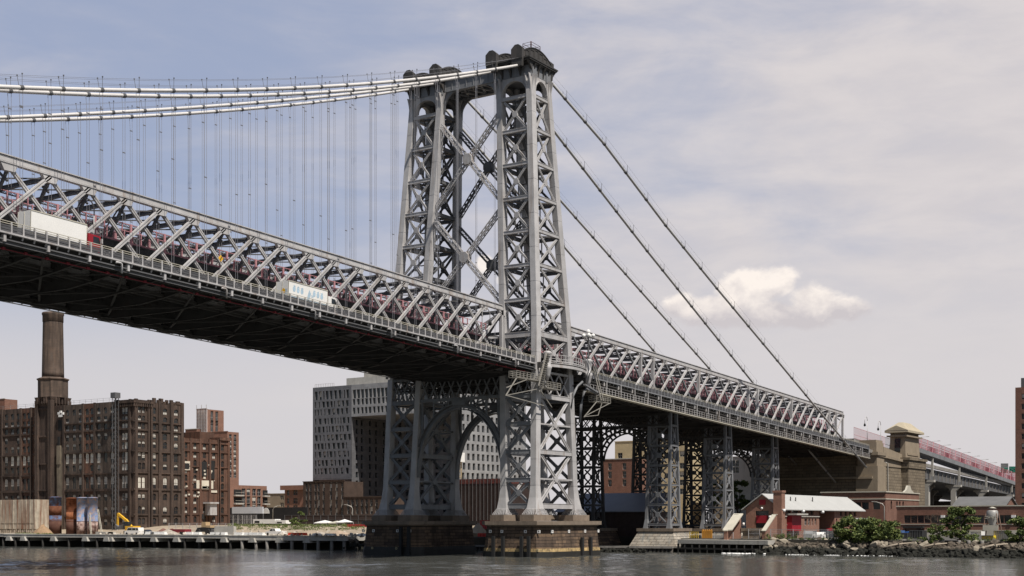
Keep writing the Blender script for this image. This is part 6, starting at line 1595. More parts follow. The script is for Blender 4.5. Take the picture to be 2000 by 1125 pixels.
m.beam((gx + .65, gy(613), zt_ + 1.2), (gx + .65, gy(650), zt_ + 1.2), .06, .06); m.build('roof_rail', [STEEL], g.root)
# hoist at its corner, netted construction block in front
t = thing('construction_hoist', 'narrow construction hoist mast with cages at the corner of the grey tower', 'hoist', (gx - 8, gy(893), GZ)); m = MB()
c = at(893, 1000, X=gx - 8); m.lattice((c.x, c.y, GZ), (c.x, c.y, at(893, 790, X=gx - 8).z), 2.2, 2.2, (1, 0, 0), 24, .3, .14); m.build('mast', mat('tan scaffold', (.42, .34, .22), .8, 0, .3), t)
m = MB(); m.box(c.x - 1.6, c.y - 2.2, 26, c.x + 1.2, c.y, 29); m.box(c.x - 1.6, c.y - 2.2, 32, c.x + 1.2, c.y, 34); m.build('cage', WHITE, t)
m = MB(); m.box(c.x - 1.7, c.y - 2.3, 27.2, c.x - 1.62, c.y - 1.2, 30.5); m.build('red_panel', RED, t)
nx = 96; a, b = at(888, 1000, X=nx), at(990, 1000, X=nx); z = at(935, 934, X=nx).z
t = thing('netted_building', 'construction block shrouded in dark netting with a red top band', 'construction site', (nx, (a.y + b.y) / 2, GZ))
m = MB(); m.box(nx, b.y, GZ, nx + 16, a.y, z - 1.6); m.build('dark_netting', mat('dark brown netting', (.032, .02, .018), .95, 0, .45, .8, (.02, .015, .015), .3, True, .5, 2), t)
m = MB(); m.box(nx - .1, b.y, z - 1.6, nx + 16, a.y, z - .2)
m.build('red_netting', mat('red debris netting', (.13, .03, .022), .9, 0, .5, .6, (.05, .025, .025), .6, False, .5, 2), t)
m = MB()
for k in range(15): y = lerp(a.y, b.y, k / 14); m.box(nx - .25, y - .05, GZ, nx - .15, y + .05, z + .3)
m.build('scaffold_poles', [STEELM], t)
# dark hoarding, billboard, fences, lamps along the street
hx_ = 100; a, b = at(447, 1000, X=hx_), at(600, 1000, X=hx_); z = at(540, 991, X=hx_).z
t = thing('hoarding', 'long black hoarding wall under the orange brick houses', 'hoarding', (hx_, (a.y + b.y) / 2, GZ)); m = MB(); m.box(hx_, b.y, GZ, hx_ + .5, a.y, z); m.build('board', mat('black hoarding', (.018, .017, .018), .8, 0, .3), t); 
m = MB(); p = at(519, 1000, X=hx_ - .1); m.lathe([(.05, GZ)], 0, 0, 4) if False else None
m.prism([(p.y + 1.6 * math.cos(R(18 * k)), at(519, 1003, X=hx_).z + 1.9 * math.sin(R(18 * k))) for k in range(11)], 'x', hx_ - .1, hx_ - .02); m.build('white_emblem', WHITE, t)
bx_ = 96; a, b = at(453, 1000, X=bx_), at(513, 1000, X=bx_)
t = thing('billboard', 'wide pale billboard with a hazy blue picture', 'billboard', (bx_, (a.y + b.y) / 2, GZ)); m = MB(); m.box(bx_, b.y, at(480, 1003, X=bx_).z, bx_ + .4, a.y, at(480, 990, X=bx_).z); m.build('panel', mat('pale hazy billboard print', (.60, .62, .66), .6, 0, .2, .12), t)
m = MB()
for k in range(6): y = lerp(a.y, b.y, k / 5); m.box(bx_ + .1, y - .12, GZ, bx_ + .35, y + .12, at(480, 1003, X=bx_).z)
m.build('post', [STEELM], t)
def mesh_fence(name, label, X, p0, p1, ytop, mt, step=2.6, solid=None):
    a, b = at(p0, 1000, X=X), at(p1, 1000, X=X); z = at((p0 + p1) / 2, ytop, X=X).z; gz = GH(X) if p0 < 800 else GZ; t = thing(name, label, 'fence', (X, (a.y + b.y) / 2, gz)); n = int(abs(a.y - b.y) / step); m = MB()
    for k in range(n + 1): y = lerp(a.y, b.y, k / n); q = MB(); q.box(X - .06, y - .06, gz, X + .06, y + .06, z + .05); q.build('fence_post', STEELM if solid else STEEL, t)
    for f in (.1, .55, 1): m.beam((X, a.y, lerp(gz, z, f)), (X, b.y, lerp(gz, z, f)), .06, .06)
    m.build('fence_rails', STEELM if solid else STEEL, t)
    m = MB()
    if solid: m.box(X + .07, b.y, GZ, X + .13, a.y, z - .1); m.build('fence_sheet', solid, t)
    else:
        k = 0.
        while k < abs(a.y - b.y): y = a.y - k; m.beam((X, y, GZ + .1), (X, y - (z - GZ), z) if y - (z - GZ) > b.y else (X, y, z), .012, .012, (1, 0, 0)); m.beam((X, y, z), (X, max(b.y, y - (z - GZ)), GZ + .1), .012, .012, (1, 0, 0)); k += .35
        m.build('fence_wire', STEEL, t)
mesh_fence('construction_fence', 'dark screened construction fence in front of the dark brick podium', 88, 556, 745, 1006, STEELM, 3, mat('brown fence screen', (.05, .035, .03), .9, 0, .4, .8))
mesh_fence('wire_fence', 'grey wire fence at the foot of the ruined block', 40, 330, 455, 1022, STEEL)
mesh_fence('wire_fence', 'dark railing fence below the billboard', 92, 447, 500, 1006, STEEL, 2)
def street_lamp(label, X, px, ytop, sg):
    p = at(px, 1000, X=X); z = at(px, ytop, X=X).z; t = thing('street_lamp', label, 'street lamp', (X, p.y, GZ)); m = MB()
    m.tube([(X, p.y, GZ), (X, p.y, z - 1.2), (X, p.y + sg * .5, z - .5), (X, p.y + sg * 2.2, z)], .12, 6); m.build('pole', CONC, t); m = MB(); m.beam((X, p.y + sg * 2.1, z), (X, p.y + sg * 3.2, z + .1), .35, .2); m.build('lamp_head', CONC, t)
street_lamp('grey street lamp before the dark brick podium', 90, 688.5, 986, 1); street_lamp('street lamp with traffic signal beside the billboard', 94, 533, 988, -1); street_lamp('street lamp in front of the flat roofed brick hall', 112, 1727, 980, 1)

# ================================================================== trucks on the bridge
def wheel(m, x, y, z, r, w_):
    pts = [(x + r * math.cos(2 * math.pi * k / 14), z + r * math.sin(2 * math.pi * k / 14)) for k in range(14)]; m.prism(pts, 'y', y - w_ / 2, y + w_ / 2)
def truck(px0, px1, ytop, h, L_, cab, label, deco=False):
    Y0 = -6.9; a = at(px0, ytop + 20, Y=Y0); X = a.x; z = T(X + L_ / 2) - 11.18; sl = T(X + 1) - T(X)
    t = thing('box_truck', label, 'truck', (X, Y0 + 1.25, z)); t.rotation_euler = (0, -math.atan(sl), 0)
    m = MB(); m.box(0, -1.25, 1.05, L_, 1.25, 1.05 + h); b = m.build('cargo_box', WHITE, t, local=True)
    m = MB(); zt = 1.05 + h
    for x in (0, L_): m.box(x - .03, -1.28, 1.0, x + .03, -1.2, zt + .02); m.box(x - .03, 1.2, 1.0, x + .03, 1.28, zt + .02)
    for y in (-1.27, 1.27): m.box(0, y - .03, zt - .08, L_, y + .03, zt + .04); m.box(0, y - .03, 1.0, L_, y + .03, 1.12)
    m.box(-.05, -.03, 1.1, 0, .03, zt - .1); m.build('box_trim', CREAM, b, local=True)
    if deco:
        m = MB(); rg = random.Random(2); bl = mat('sky blue truck graphics', (.40, .53, .63), .5); x = 1.2
        for k in range(6):      # round faces in two groups of three, each with a dark cap
            cx = x + (k % 3) * .85 + (0 if k < 3 else 4.4); cy = 2.5 - (k % 3) * .05
            m.prism([(cx + .36 * math.cos(j * .7854) * (1 if j % 2 else .9), cy + .42 * math.sin(j * .7854)) for j in range(8)], 'y', -1.262, -1.254); m.prism([(cx - .3, cy + .45), (cx + .34, cy + .4), (cx + .1, cy + .62)], 'y', -1.262, -1.254)
        m.prism([(4.0, 1.35), (4.5, 1.3), (4.9, 2.4), (4.5, 3.0), (4.2, 2.2)], 'y', -1.262, -1.254); m.box(5.0, -1.262, 1.9, 5.2, -1.254, 2.3); m.box(5.25, -1.262, 1.9, 5.45, -1.254, 2.2); m.box(.2, -1.262, 1.3, L_ - .2, -1.2545, 1.42)
        m.box(-.012, -.9, 1.6, -.004, .1, 2.4); m.build('blue_graphics', bl, b, local=True)
        m = MB(); m.prism([(-.2 + .42 * math.cos(k * .6283), 2.1 + .42 * math.sin(k * .6283)) for k in range(10)], 'x', -.02, -.013); m.build('yellow_roundel', YELLOW, b, local=True)
    m = MB(); m.prism([(L_ + .35, .55), (L_ + 2.5, .55), (L_ + 2.5, 1.6), (L_ + 2.2, 2.75), (L_ + .35, 2.85)], 'y', -1.15, 1.15); c = m.build('cab', cab, t, local=True)
    m = MB(); m.prism([(L_ + 1.1, 1.75), (L_ + 2.2, 1.75), (L_ + 2.0, 2.55), (L_ + 1.1, 2.6)], 'y', -1.17, 1.17); m.build('cab_window', GLASS, c, local=True)
    m = MB(); m.box(.1, -.5, .75, L_ + 2.2, .5, 1.05); m.build('chassis', BLACK, t, local=True)
    for x in (1.2, 2.3, L_ + 1.4):
        for y in (-1.0, 1.0): m = MB(); wheel(m, x, y, .5, .5, .35); m.build('wheel', BLACK, t, local=True)
    m = MB(); m.box(L_ + 2.1, -1.6, 1.8, L_ + 2.25, -1.25, 2.4); m.build('mirror', STEEL, t, local=True)
truck(59, 181, 430, 2.75, 8.2, RED, 'plain white box truck with red cab climbing the near roadway'); truck(563, 658, 565, 2.55, 8.6, WHITE, 'white box truck with sky blue graphics further along the roadway', True)
p = at(430, 505, Y=-.6); t = thing('warning_sign', 'yellow diamond warning sign with black arrow on the near truss', 'road sign', tuple(p)); m = MB()
m.prism([(p.x - .5, p.z), (p.x, p.z - .5), (p.x + .5, p.z), (p.x, p.z + .5)], 'y', -.75, -.70); m.build('sign_plate', YELLOW, t)
m = MB(); m.beam((p.x - .14, -.77, p.z - .26), (p.x + .14, -.77, p.z + .26), .12, .03, (0, 1, 0)); m.build('arrow', BLACK, t); m = MB(); m.beam((p.x, -.68, p.z - .9), (p.x, -.6, p.z + .9), .08, .08); m.build('bracket', STEEL, t)

# ================================================================== vehicles ashore
def car(px, X, label, cat, col, kind='suv', rz=0, L_=4.7, name=None, z=GZ + .02, Y=None):
    p = at(px, 1040, X=X); t = thing(name or {'suv': 'parked_car', 'pickup': 'pickup_truck', 'van': 'parked_van', 'sedan': 'parked_car'}[kind], label, cat, (X, p.y, z), rz)
    h = {'suv': 1.75, 'van': 2.0, 'pickup': 1.85, 'sedan': 1.45}[kind]; w_ = .92; l = L_ / 2
    prof = {'suv': [(-l, .35), (l, .35), (l, .85), (l - .25, 1.0), (l - 1.15, 1.08), (l - 1.95, h), (-l + .35, h), (-l + .02, 1.1)],
            'van': [(-l, .35), (l, .35), (l, .95), (l - .2, 1.1), (l - .75, 1.2), (l - 1.45, h), (-l + .15, h), (-l, 1.2)],
            'sedan': [(-l, .3), (l, .3), (l, .75), (l - 1.1, .92), (l - 1.8, h), (-l + 1.5, h), (-l + .6, .98), (-l, .9)],
            'pickup': [(-l, .5), (l, .5), (l, 1.0), (l - .2, 1.12), (l - 1.25, 1.2), (l - 1.9, h), (l - 3.3, h), (l - 3.6, 1.2), (-l, 1.2)]}[kind]
    m = MB(); m.prism(prof, 'y', -w_, w_); m.build('body', col, t, local=True)
    m = MB()
    gl = {'suv': [(l - 1.3, 1.12), (l - 1.95, h - .1), (-l + .5, h - .1), (-l + .25, 1.12)], 'van': [(l - .95, 1.25), (l - 1.45, h - .12), (-l + .3, h - .12), (-l + .2, 1.25)],
          'sedan': [(l - 1.25, .96), (l - 1.85, h - .08), (-l + 1.6, h - .08), (-l + .9, 1.0)], 'pickup': [(l - 1.45, 1.24), (l - 1.95, h - .1), (l - 3.25, h - .1), (l - 3.45, 1.24)]}[kind]
    m.prism(gl, 'y', -w_ - .01, w_ + .01); m.build('side_windows', GLASS, t, local=True)
    m = MB()
    for x in (gl[1][0] * .6 + gl[2][0] * .4, gl[1][0] * .2 + gl[2][0] * .8): m.box(x - .05, -w_ - .02, gl[0][1], x + .05, w_ + .02, gl[1][1])
    m.build('pillars', col, t, local=True)
    for x in (-l + .85, l - .9):
        for y in (-w_ + .08, w_ - .08): m = MB(); wheel(m, x, y, .36 if kind != 'pickup' else .42, .36 if kind != 'pickup' else .42, .24); m.build('wheel', BLACK, t, local=True)
    m = MB()
    for y in (-.6, .6): m.box(l - .03, y - .2, .7, l + .02, y + .2, .88); m.box(-l - .02, y - .18, .8, -l + .03, y + .18, 1.0)
    m.build('lamps', CREAM, t, local=True); return t
NAVY = mat('dark car paint', (.03, .035, .045), .3, 0, .05); SILV = mat('silver car paint', (.45, .45, .44), .3, .3, .05)
car(262, 20, 'white van parked by the excavator on the wharf', 'van', WHITE, 'van', R(90), 5.6)
car(284, 22, 'dark car parked just behind the white van', 'car', NAVY, 'sedan', R(90))
car(539, 26, 'white pickup truck parked before the green weeds', 'pickup truck', WHITE, 'pickup', R(90), 5.6)
car(1584, 42.5, 'silver estate car parked beside the gabled house', 'car', SILV, 'suv', R(5))
car(1604, 45.5, 'white car parked right behind the silver estate car', 'car', WHITE, 'sedan', R(5)); car(1617, 48, 'dark car in the shade right of the white car', 'car', NAVY, 'suv', R(5))
car(1746, 62, 'blue car half hidden by the large bush', 'car', mat('blue car paint', (.04, .08, .18), .3), 'suv', R(80))
def digger():
    p = at(252, 1037, X=24); t = thing('excavator', 'yellow excavator with raised arm working on the wharf', 'excavator', (24, p.y, GZ + .3)); s = Vector((24, p.y, GZ + .3))
    def q(px, py): v = at(px, py, X=24); return v
    m = MB(); m.box(22.6, p.y - 3.2, GZ + .3, 25.6, p.y + .6, GZ + 1.1); m.build('tracks', BLACK, t)
    m = MB(); m.box(22.8, p.y - 3.0, GZ + 1.15, 25.4, p.y + .2, GZ + 2.4); m.build('body', YELLOW, t)
    m = MB(); m.box(22.8, p.y - .9, GZ + 2.4, 24, p.y + .4, GZ + 3.6); m.build('cab', GLASS, t)
    m = MB(); a, b, c = q(257, 1030), q(246, 1016), q(231, 1003.5); m.beam(a, b, .5, .8, (0, 0, 1)); m.beam(b, c, .45, .62, (0, 0, 1)); m.build('boom', YELLOW, t)
    m = MB(); d = q(230, 1026); m.beam(c + Vector((0, 0, .2)), d, .4, .55, (0, 1, 0)); m.build('arm', YELLOW, t)
    m = MB(); m.prism([(d.y + .3, d.z + .3), (d.y - .2, d.z - .9), (d.y - 1.8, d.z - 1.1), (d.y - 2.2, d.z + .2), (d.y - 1.0, d.z - .4)], 'x', 23.3, 24.7); m.build('bucket', STEELM, t)
    m = MB(); m.beam(q(247, 1024), q(238, 1011), .14, .14); m.beam(q(237, 1006), q(229.5, 1014), .14, .14); m.build('hydraulic_ram', STEEL, t)
digger()
def loader():
    p = at(402, 1037, X=27); y = p.y; t = thing('wheel_loader', 'dark wheel loader with tan cab parked beyond the sand pile', 'loader', (27, y, GZ))
    m = MB(); m.prism([(y - 3, GZ + .9), (y + 2.4, GZ + .9), (y + 2.2, GZ + 2.0), (y + .6, GZ + 2.1), (y - 2.8, GZ + 2.0)], 'x', 26, 28); m.build('body', BLACK, t)
    m = MB(); m.prism([(y - .9, GZ + 2.1), (y + .9, GZ + 2.1), (y + .7, GZ + 3.5), (y - .7, GZ + 3.5)], 'x', 26.2, 27.8); m.box(26.1, y - 2.6, GZ + 2.0, 27.9, y - .95, GZ + 2.6); m.build('cab', mat('tan machine paint', (.42, .30, .17), .6), t)
    for yy in (y - 2, y + 1.6):
        m = MB(); pts = [(yy + .85 * math.cos(k * .5236), GZ + .85 + .85 * math.sin(k * .5236)) for k in range(12)]; m.prism(pts, 'x', 25.6, 26.2); m.build('wheel', BLACK, t)
    m = MB(); m.prism([(y - 3.2, GZ + .3), (y - 4.6, GZ + .2), (y - 4.4, GZ + 1.5), (y - 3.4, GZ + 1.6)], 'x', 25.6, 28.4); m.build('bucket', STEELM, t)
loader()
# ---- heaps, barriers, crates on the wharf
def heap(label, X, p0, p1, ytop, mt, seed):
    a, b = at(p0, 1040, X=X), at(p1, 1040, X=X); c = (a + b) / 2; r = abs(a.y - b.y) / 2; gz = GH(X); h = max(.5, at((p0 + p1) / 2, ytop, X=X).z - gz); rg = random.Random(seed); m = MB(); n = 26; rings = []
    for i, f in enumerate((1, .85, .66, .45, .24, .08)): rings.append([(c.x + .7 * r * f * math.cos(2 * math.pi * k / n) * rg.uniform(.9, 1.1), c.y + r * f * math.sin(2 * math.pi * k / n) * rg.uniform(.93, 1.07), gz - .1 + h * (1 - f) ** .85 * rg.uniform(.9, 1.08)) for k in range(n)])
    vs = [v for q in rings for v in q]; m.add(vs, [(i * n + k, i * n + (k + 1) % n, (i + 1) * n + (k + 1) % n, (i + 1) * n + k) for i in range(5) for k in range(n)] + [[5 * n + k for k in range(n)]], True)
    tag(m.build('dirt_heap', mt), label, 'heap')
SAND = mat('brown sand', (.30, .20, .12), .95, 0, .25, .8, None, 0, False, .4, 3); GRAV = mat('grey gravel', (.34, .30, .25), .95, 0, .3, 1.2, None, 0, False, .6, 4); BRK = mat('brick rubble', (.17, .09, .07), .95, 0, .4, 1.)
heap('brown sand heap in front of the chimney tower', 22, 68, 100, 1023, SAND, 1); heap('grey gravel heap right of the white van', 19, 305, 352, 1033, GRAV, 2); heap('brick rubble heap against the ruined block', 36, 306, 332, 1031, BRK, 3)
heap('tan earth heap left of the far pier', 32, 640, 688, 1035, mat('tan earth', (.36, .28, .21), .95, 0, .25, .8), 4); heap('low earth heap behind the white slabs', 34, 612, 642, 1037, GRAV, 5); heap('earth heap seen between the two piers', 40, 918, 950, 1020, mat('pale earth', (.42, .34, .25), .95, 0, .2, .8), 6)
heap('red brick rubble heap behind the grey gravel', 34, 322, 350, 1031, BRK, 7)
def blocks(name, cat, group, X, items, mt):
    for px, w_, y0, y1, lab in items:
        a, b = at(px - w_ / 2, y1, X=X), at(px + w_ / 2, y0, X=X); m = MB(); z = 3.3 if X < dockX(a.y) + 10 else GZ
        h = max(.35, b.z - a.z); yy0, yy1 = b.y, a.y; m.prism([(yy0, z), (yy1, z), (yy1 - .06, z + h), (yy0 + .06, z + h)], 'x', X - .45, X + .45)
        m.prism([(yy0 - .05, z), (yy1 + .05, z), (yy1, z + h * .3), (yy0, z + h * .3)], 'x', X - .6, X + .6); tag(m.build(name, mt), lab, cat, group)
blocks('concrete_block', 'concrete block', None, 18, ((206, 34, 1033, 1039, 'long pale concrete slab stack right of the tanks'), (219, 10, 1038, 1044, 'white bagged block on the wharf left of the white van'), (440, 38, 1030, 1046, 'big grey concrete cube on the wharf edge')), CONC)
blocks('road_barrier', 'barrier', 'white barriers along the wharf', 14, tuple((p, w_, 1040.5, 1045.5, 'white plastic barrier lying on the wharf among debris') for p, w_ in ((292, 12), (305, 14), (318, 12), (372, 13), (386, 12), (418, 11), (428, 12), (437, 10), (468, 16), (484, 9), (492, 9), (501, 10), (511, 9))), WHITE)
blocks('road_barrier', 'barrier', None, 14, ((300, 7, 1040, 1044, 'small blue barrel between the white barriers'),), mat('blue plastic', (.05, .14, .35), .5))
blocks('plastic_barrier', 'barrier', 'orange barriers on the wharf', 17, tuple((p, 8, 1041, 1046, 'orange plastic barrier in the heap right of the pickup') for p in (569, 576, 582, 588, 594)), mat('orange plastic', (.75, .09, .03), .5))
blocks('white_slab', 'slab', 'white slabs near the far pier', 16, tuple((p, w_, y, y + 4, 'white slab lying on the wharf near the far pier') for p, w_, y in ((618, 12, 1044), (645, 17, 1049), (706, 10, 1045), (714, 12, 1047), (622, 6, 1041))), WHITE)
for px, X, lab in ((960, 46, 'red container seen between the two piers'), (700, 50, 'red flatbed container left of the far pier')):
    a, b = at(px - 22, 1034, X=X), at(px + 22, 1016 if px > 800 else 1024, X=X); t = thing('shipping_container', lab, 'container', (X, a.y, GH(X))); m = MB(); m.box(X, b.y, GH(X), X + 2.4, a.y, b.z)
    for k in range(14): y = lerp(b.y, a.y, k / 13); m.box(X - .06, y - .06, GH(X), X, y + .06, b.z)
    m.build('shell', mat('red container', (.38, .04, .04), .6, 0, .2), t)
m = MB(); a = at(935, 1041, X=24)
for k in range(5): m.box(24, a.y - 4 + k * .9, 3.2, 25, a.y - 3.3 + k * .9, 4.0)
tag(m.build('plastic_barrier', mat('orange red plastic', (.7, .05, .03), .5)), 'row of red barriers between the two piers', 'barrier')
# ---- white trailers, tents, grass, weeds
GY = GZ; GZ = GH(70)
for p0, p1, y0, y1, lab in ((494.5, 537, 1014, 1023, 'white box trailer with a dark door left of the pickup'), (538, 558, 1016, 1023, 'smaller white caravan right of the box trailer')):
    a, b = at(p0, y1, X=70), at(p1, y0, X=70); t = thing('trailer', lab, 'trailer', (70, a.y, GZ)); m = MB(); m.box(70, b.y, GZ + .5, 72.5, a.y, b.z); m.build('body', WHITE, t); m = MB(); m.box(69.95, a.y - 2.6, GZ + .7, 70.02, a.y - .6, b.z - .5); m.build('door', BLACK, t)
    for k in (.3, .4): m = MB(); wheel(m, 0, 0, 0, .4, .3); m.v = [(70.3 + y, lerp(a.y, b.y, k) + x, GZ + .4 + z) for x, y, z in m.v]; m.build('wheel', BLACK, t)
for p0, p1, y0, lab, c in ((613, 638, 1016, 'white peaked tent in the yard', WHITE), (656, 672, 1014, 'white wing shaped canopy right of the tan stall', WHITE), (640, 658, 1017, 'tan stall between the two white tents', CREAM)):
    a, b = at(p0, 1026, X=60), at(p1, y0, X=60); t = thing('market_tent', lab, 'tent', (60, a.y, GZ)); h = b.z - GZ; ym = (a.y + b.y) / 2
    m = MB(); z1 = GZ + h * .55; m.add([(60, b.y, z1), (60, a.y, z1), (64, a.y, z1), (64, b.y, z1), (62, ym, b.z)], [(0, 1, 4), (1, 2, 4), (2, 3, 4), (3, 0, 4)]); m.box(60, b.y, z1 - .25, 60.05, a.y, z1); m.build('canopy', c, t)
    m = MB()
    for y in (a.y, b.y): m.box(60, y - .06, GZ, 60.1, y + .06, z1); m.box(63.9, y - .06, GZ, 64, y + .06, z1)
    m.build('tent_pole', STEEL, t)
GZ = GY
LEAF = [mat('leaf %s' % n, c, .6, 0, .3, 1.2, spec=.25) for n, c in (('green', (.095, .125, .035)), ('light green', (.15, .175, .05)), ('dark green', (.05, .075, .025)))]
BARK = mat('bark', (.10, .075, .055), .9, 0, .3, 1.)
def leaves(m, c, rx, ry, rz, n, s, rg, k=0):
    for _ in range(n):
        while True:
            v = Vector((rg.uniform(-1, 1), rg.uniform(-1, 1), rg.uniform(-1, 1)))
            if v.length < 1: break
        v = v * (.55 + .45 * rg.random()); p = Vector((c[0] + v.x * rx, c[1] + v.y * ry, c[2] + v.z * rz))
        a = Vector((rg.gauss(0, 1), rg.gauss(0, 1), rg.gauss(0, .7))).normalized(); b = a.cross(Vector((rg.gauss(0, 1), rg.gauss(0, 1), rg.gauss(0, 1)))).normalized(); q = s * rg.uniform(.6, 1.3)
        m.mi = rg.choice((0, 0, 1, 2)) if not k else k; m.add([p - a * q, p + b * q * .45, p + a * q, p - b * q * .45], [(0, 1, 2, 3)])
    m.mi = 0
def tree(label, x, y, z, h, r, seed, n=150, clumps=34, name='tree', cat='tree', s=.3, low=.15):
    rg = random.Random(seed); t = thing(name, label, cat, (x, y, z)); tr = MB(); cr = MB(); top = Vector((x, y, z + h * .6))
    tr.tube([(x, y, z - .3), (x + rg.uniform(-.2, .2), y + rg.uniform(-.2, .2), z + h * .3), tuple(top)], [r * .09, r * .07, r * .03], 7)
    for k in range(clumps):
        a = rg.uniform(0, 6.28); f = rg.uniform(low, 1); rad = r * math.sqrt(max(.05, 1 - ((f - .45) / .62) ** 2)) * rg.uniform(.35, .95); c = (x + rad * math.cos(a), y + rad * math.sin(a), z + h * f * .93)
        q = r * rg.uniform(.12, .36); leaves(cr, c, q, q, q * .6, int(n * (.4 + 2.2 * (q / r))), s, rg)
        if k % 3 == 0: tr.tube([(x, y, z + h * min(.5, f * .6)), ((x + c[0]) / 2, (y + c[1]) / 2, c[2] * .55 + .45 * (z + h * f * .5)), c], [r * .035, r * .025, r * .012], 5, False)
    tr.build('trunk', BARK, t); cr.build('crown', LEAF, t, fix=False)
P = at(1668, 1060, X=38.5); tree('large dark green bush left of centre on the rocky shore', 39.5, P.y, 2.2, 5.4, 5.2, 1, 150, 64, 'bush', 'bush', .3, .05)
P = at(1712, 1060, X=38.5); tree('second large bush with paler leaves right of the darker bush', 39.8, P.y, 2.2, 5.0, 4.4, 2, 150, 52, 'bush', 'bush', .3, .05)
P = at(1873, 1060, X=39); tree('leafy young tree in front of the ribbon windows', 40, P.y, 2.2, 7.4, 3.6, 3, 120, 60, s=.26)
P = at(1990, 1060, X=39); tree('dark tree cut by the right edge of the picture', 40, P.y, 2.2, 5.6, 3.0, 4, 120, 40, s=.26)
P = at(1815, 1060, X=38); tree('small round bush between the rocks and the yard', 38.6, P.y, 2.4, 2.6, 1.7, 5, 110, 12, 'bush', 'bush', .22, .1)
P = at(1835, 1050, X=44); tree('low dark shrub behind the small round bush', 44, P.y, 2.7, 3.4, 2.6, 6, 120, 14, 'bush', 'bush', .25, .1)
P = at(1440, 1000, X=140); tree('green street tree in front of the white terrace houses', 140, P.y, GZ, 16, 5, 7, 110, 30, s=.5, low=.5)
P = at(1395, 1000, X=150); tree('street tree glimpsed through the second bent', 150, P.y, GZ, 17, 5, 8, 110, 26, s=.5, low=.5)
P = at(968, 1010, X=62); tree('small shrub on the bank between the two piers', 62, P.y, GH(62), 2.4, 2.6, 9, 80, 12, 'bush', 'bush', .25, .1)
P = at(581, 1030, X=56); tree('bushy green shrub at the edge of the weed patch', 56, P.y, GH(56), 4.0, 2.6, 10, 100, 14, 'bush', 'bush', .28, .05)
m = MB(); rg = random.Random(9)
for k in range(380):
    px = rg.uniform(446, 712); X = rg.uniform(42, 58); p = at(px, 1035, X=X); leaves(m, (X, p.y, GH(X) + rg.uniform(.0, .45)), .9, 1.0, .35, 14, .2, rg)
for k in range(90):
    px = rg.uniform(30, 100); X = rg.uniform(19, 22); p = at(px, 1035, X=X); leaves(m, (X, p.y, GZ + .2), .5, 1.0, .25, 14, .14, rg, 1)
for k in range(140):
    px = rg.uniform(1496, 1556) if k < 70 else rg.uniform(1556, 1640); p = at(px, 1060, X=38.6); leaves(m, (38.6 + rg.uniform(-.5, .8), p.y, 2.6 + rg.uniform(0, 1.3 if k < 70 else .5)), .5, .5, .5, 22, .15, rg)
for k in range(70):
    p = at(rg.uniform(1700, 2000), 1066, X=38.5); leaves(m, (38.5 + rg.uniform(-.5, 1.5), p.y, 2.6 + rg.uniform(0, .8)), .7, .7, .5, 22, .18, rg)
tag(m.build('weeds', LEAF, fix=False), kind='stuff')
# bare driftwood and a leafless shrub
t = thing('bare_tree', 'leafless grey branching tree left of the young leafy tree', 'tree', (40, at(1832, 1060, X=40).y, 2.3)); rg = random.Random(12); m = MB(); b0 = Vector((40, at(1832, 1060, X=40).y, 2.3))
def branch(p, d, l, r, k):
    q = p + d * l; m.tube([p, q], [r, r * .6], 5, False)
    if k:
        for _ in range(3): branch(q, (d + Vector((rg.gauss(0, .3), rg.gauss(0, .6), rg.gauss(.1, .35)))).normalized(), l * .72, r * .6, k - 1)
branch(b0, Vector((0, .05, 1)), 2.2, .1, 4); m.build('branches', BARK, t)
# ---- yard on the right: hopper, trucks, containers, walls
t = thing('hopper_tank', 'grey hopper tank on splayed legs in front of the ribbon windows', 'tank', (60, at(1938, 1040, X=60).y, GZ)); c = at(1938, 1040, X=60); z = lambda y: at(1938, y, X=60).z
m = MB(); m.lathe([(.5, z(1033)), (.5, z(1028)), (1.15, z(1010)), (1.15, z(999)), (.9, z(996.5))], c.x, c.y, 16); m.build('tank_body', mat('dull galvanised sheet', (.36, .35, .33), .5, .2, .2, .8), t)
m = MB(); m.lathe([(.06, z(997)), (.06, z(993)), (.95, z(993)), (.2, z(990))], c.x, c.y, 12); m.build('rain_cap', CREAM, t)
for sx, sy in ((-1, -1), (-1, 1), (1, -1), (1, 1)): m = MB(); m.beam((c.x + sx * 1.0, c.y + sy * 1.05, z(1003)), (c.x + sx * 1.5, c.y + sy * 1.75, GZ), .16, .16); m.build('leg', mat('rusty angle iron', (.20, .13, .10), .8, 0, .3), t)
m = MB()
for s in (-1, 1): m.beam((c.x - 1.2, c.y + s * 1.2, z(1013)), (c.x - 1.2, c.y - s * 1.2, z(1008)), .1, .1)
m.beam((c.x - 1.4, c.y - 1.5, z(1031)), (c.x - 1.4, c.y + 1.5, z(1031)), .3, 1.1); m.build('cross_brace', CREAM, t)
def yard_box(name, label, cat, X, p0, p1, y0, mt, z0=GZ, dep=3., ribs=8):
    a, b = at(p0, 1050, X=X), at(p1, y0, X=X); t = thing(name, label, cat, (X, (a.y + b.y) / 2, z0)); m = MB(); m.box(X, b.y, z0 + .15, X + dep, a.y, b.z); m.build('body', mt, t); m = MB()
    for k in range(ribs + 1): y = lerp(b.y, a.y, k / ribs); m.box(X - .07, y - .04, z0 + .15, X - .005, y + .04, b.z)
    for z_ in (z0 + .1, b.z - .08): m.box(X - .09, b.y - .03, z_, X - .005, a.y + .03, z_ + .12)
    m.build('ribs', STEELM if mt is not WHITE else CONC, t); return t
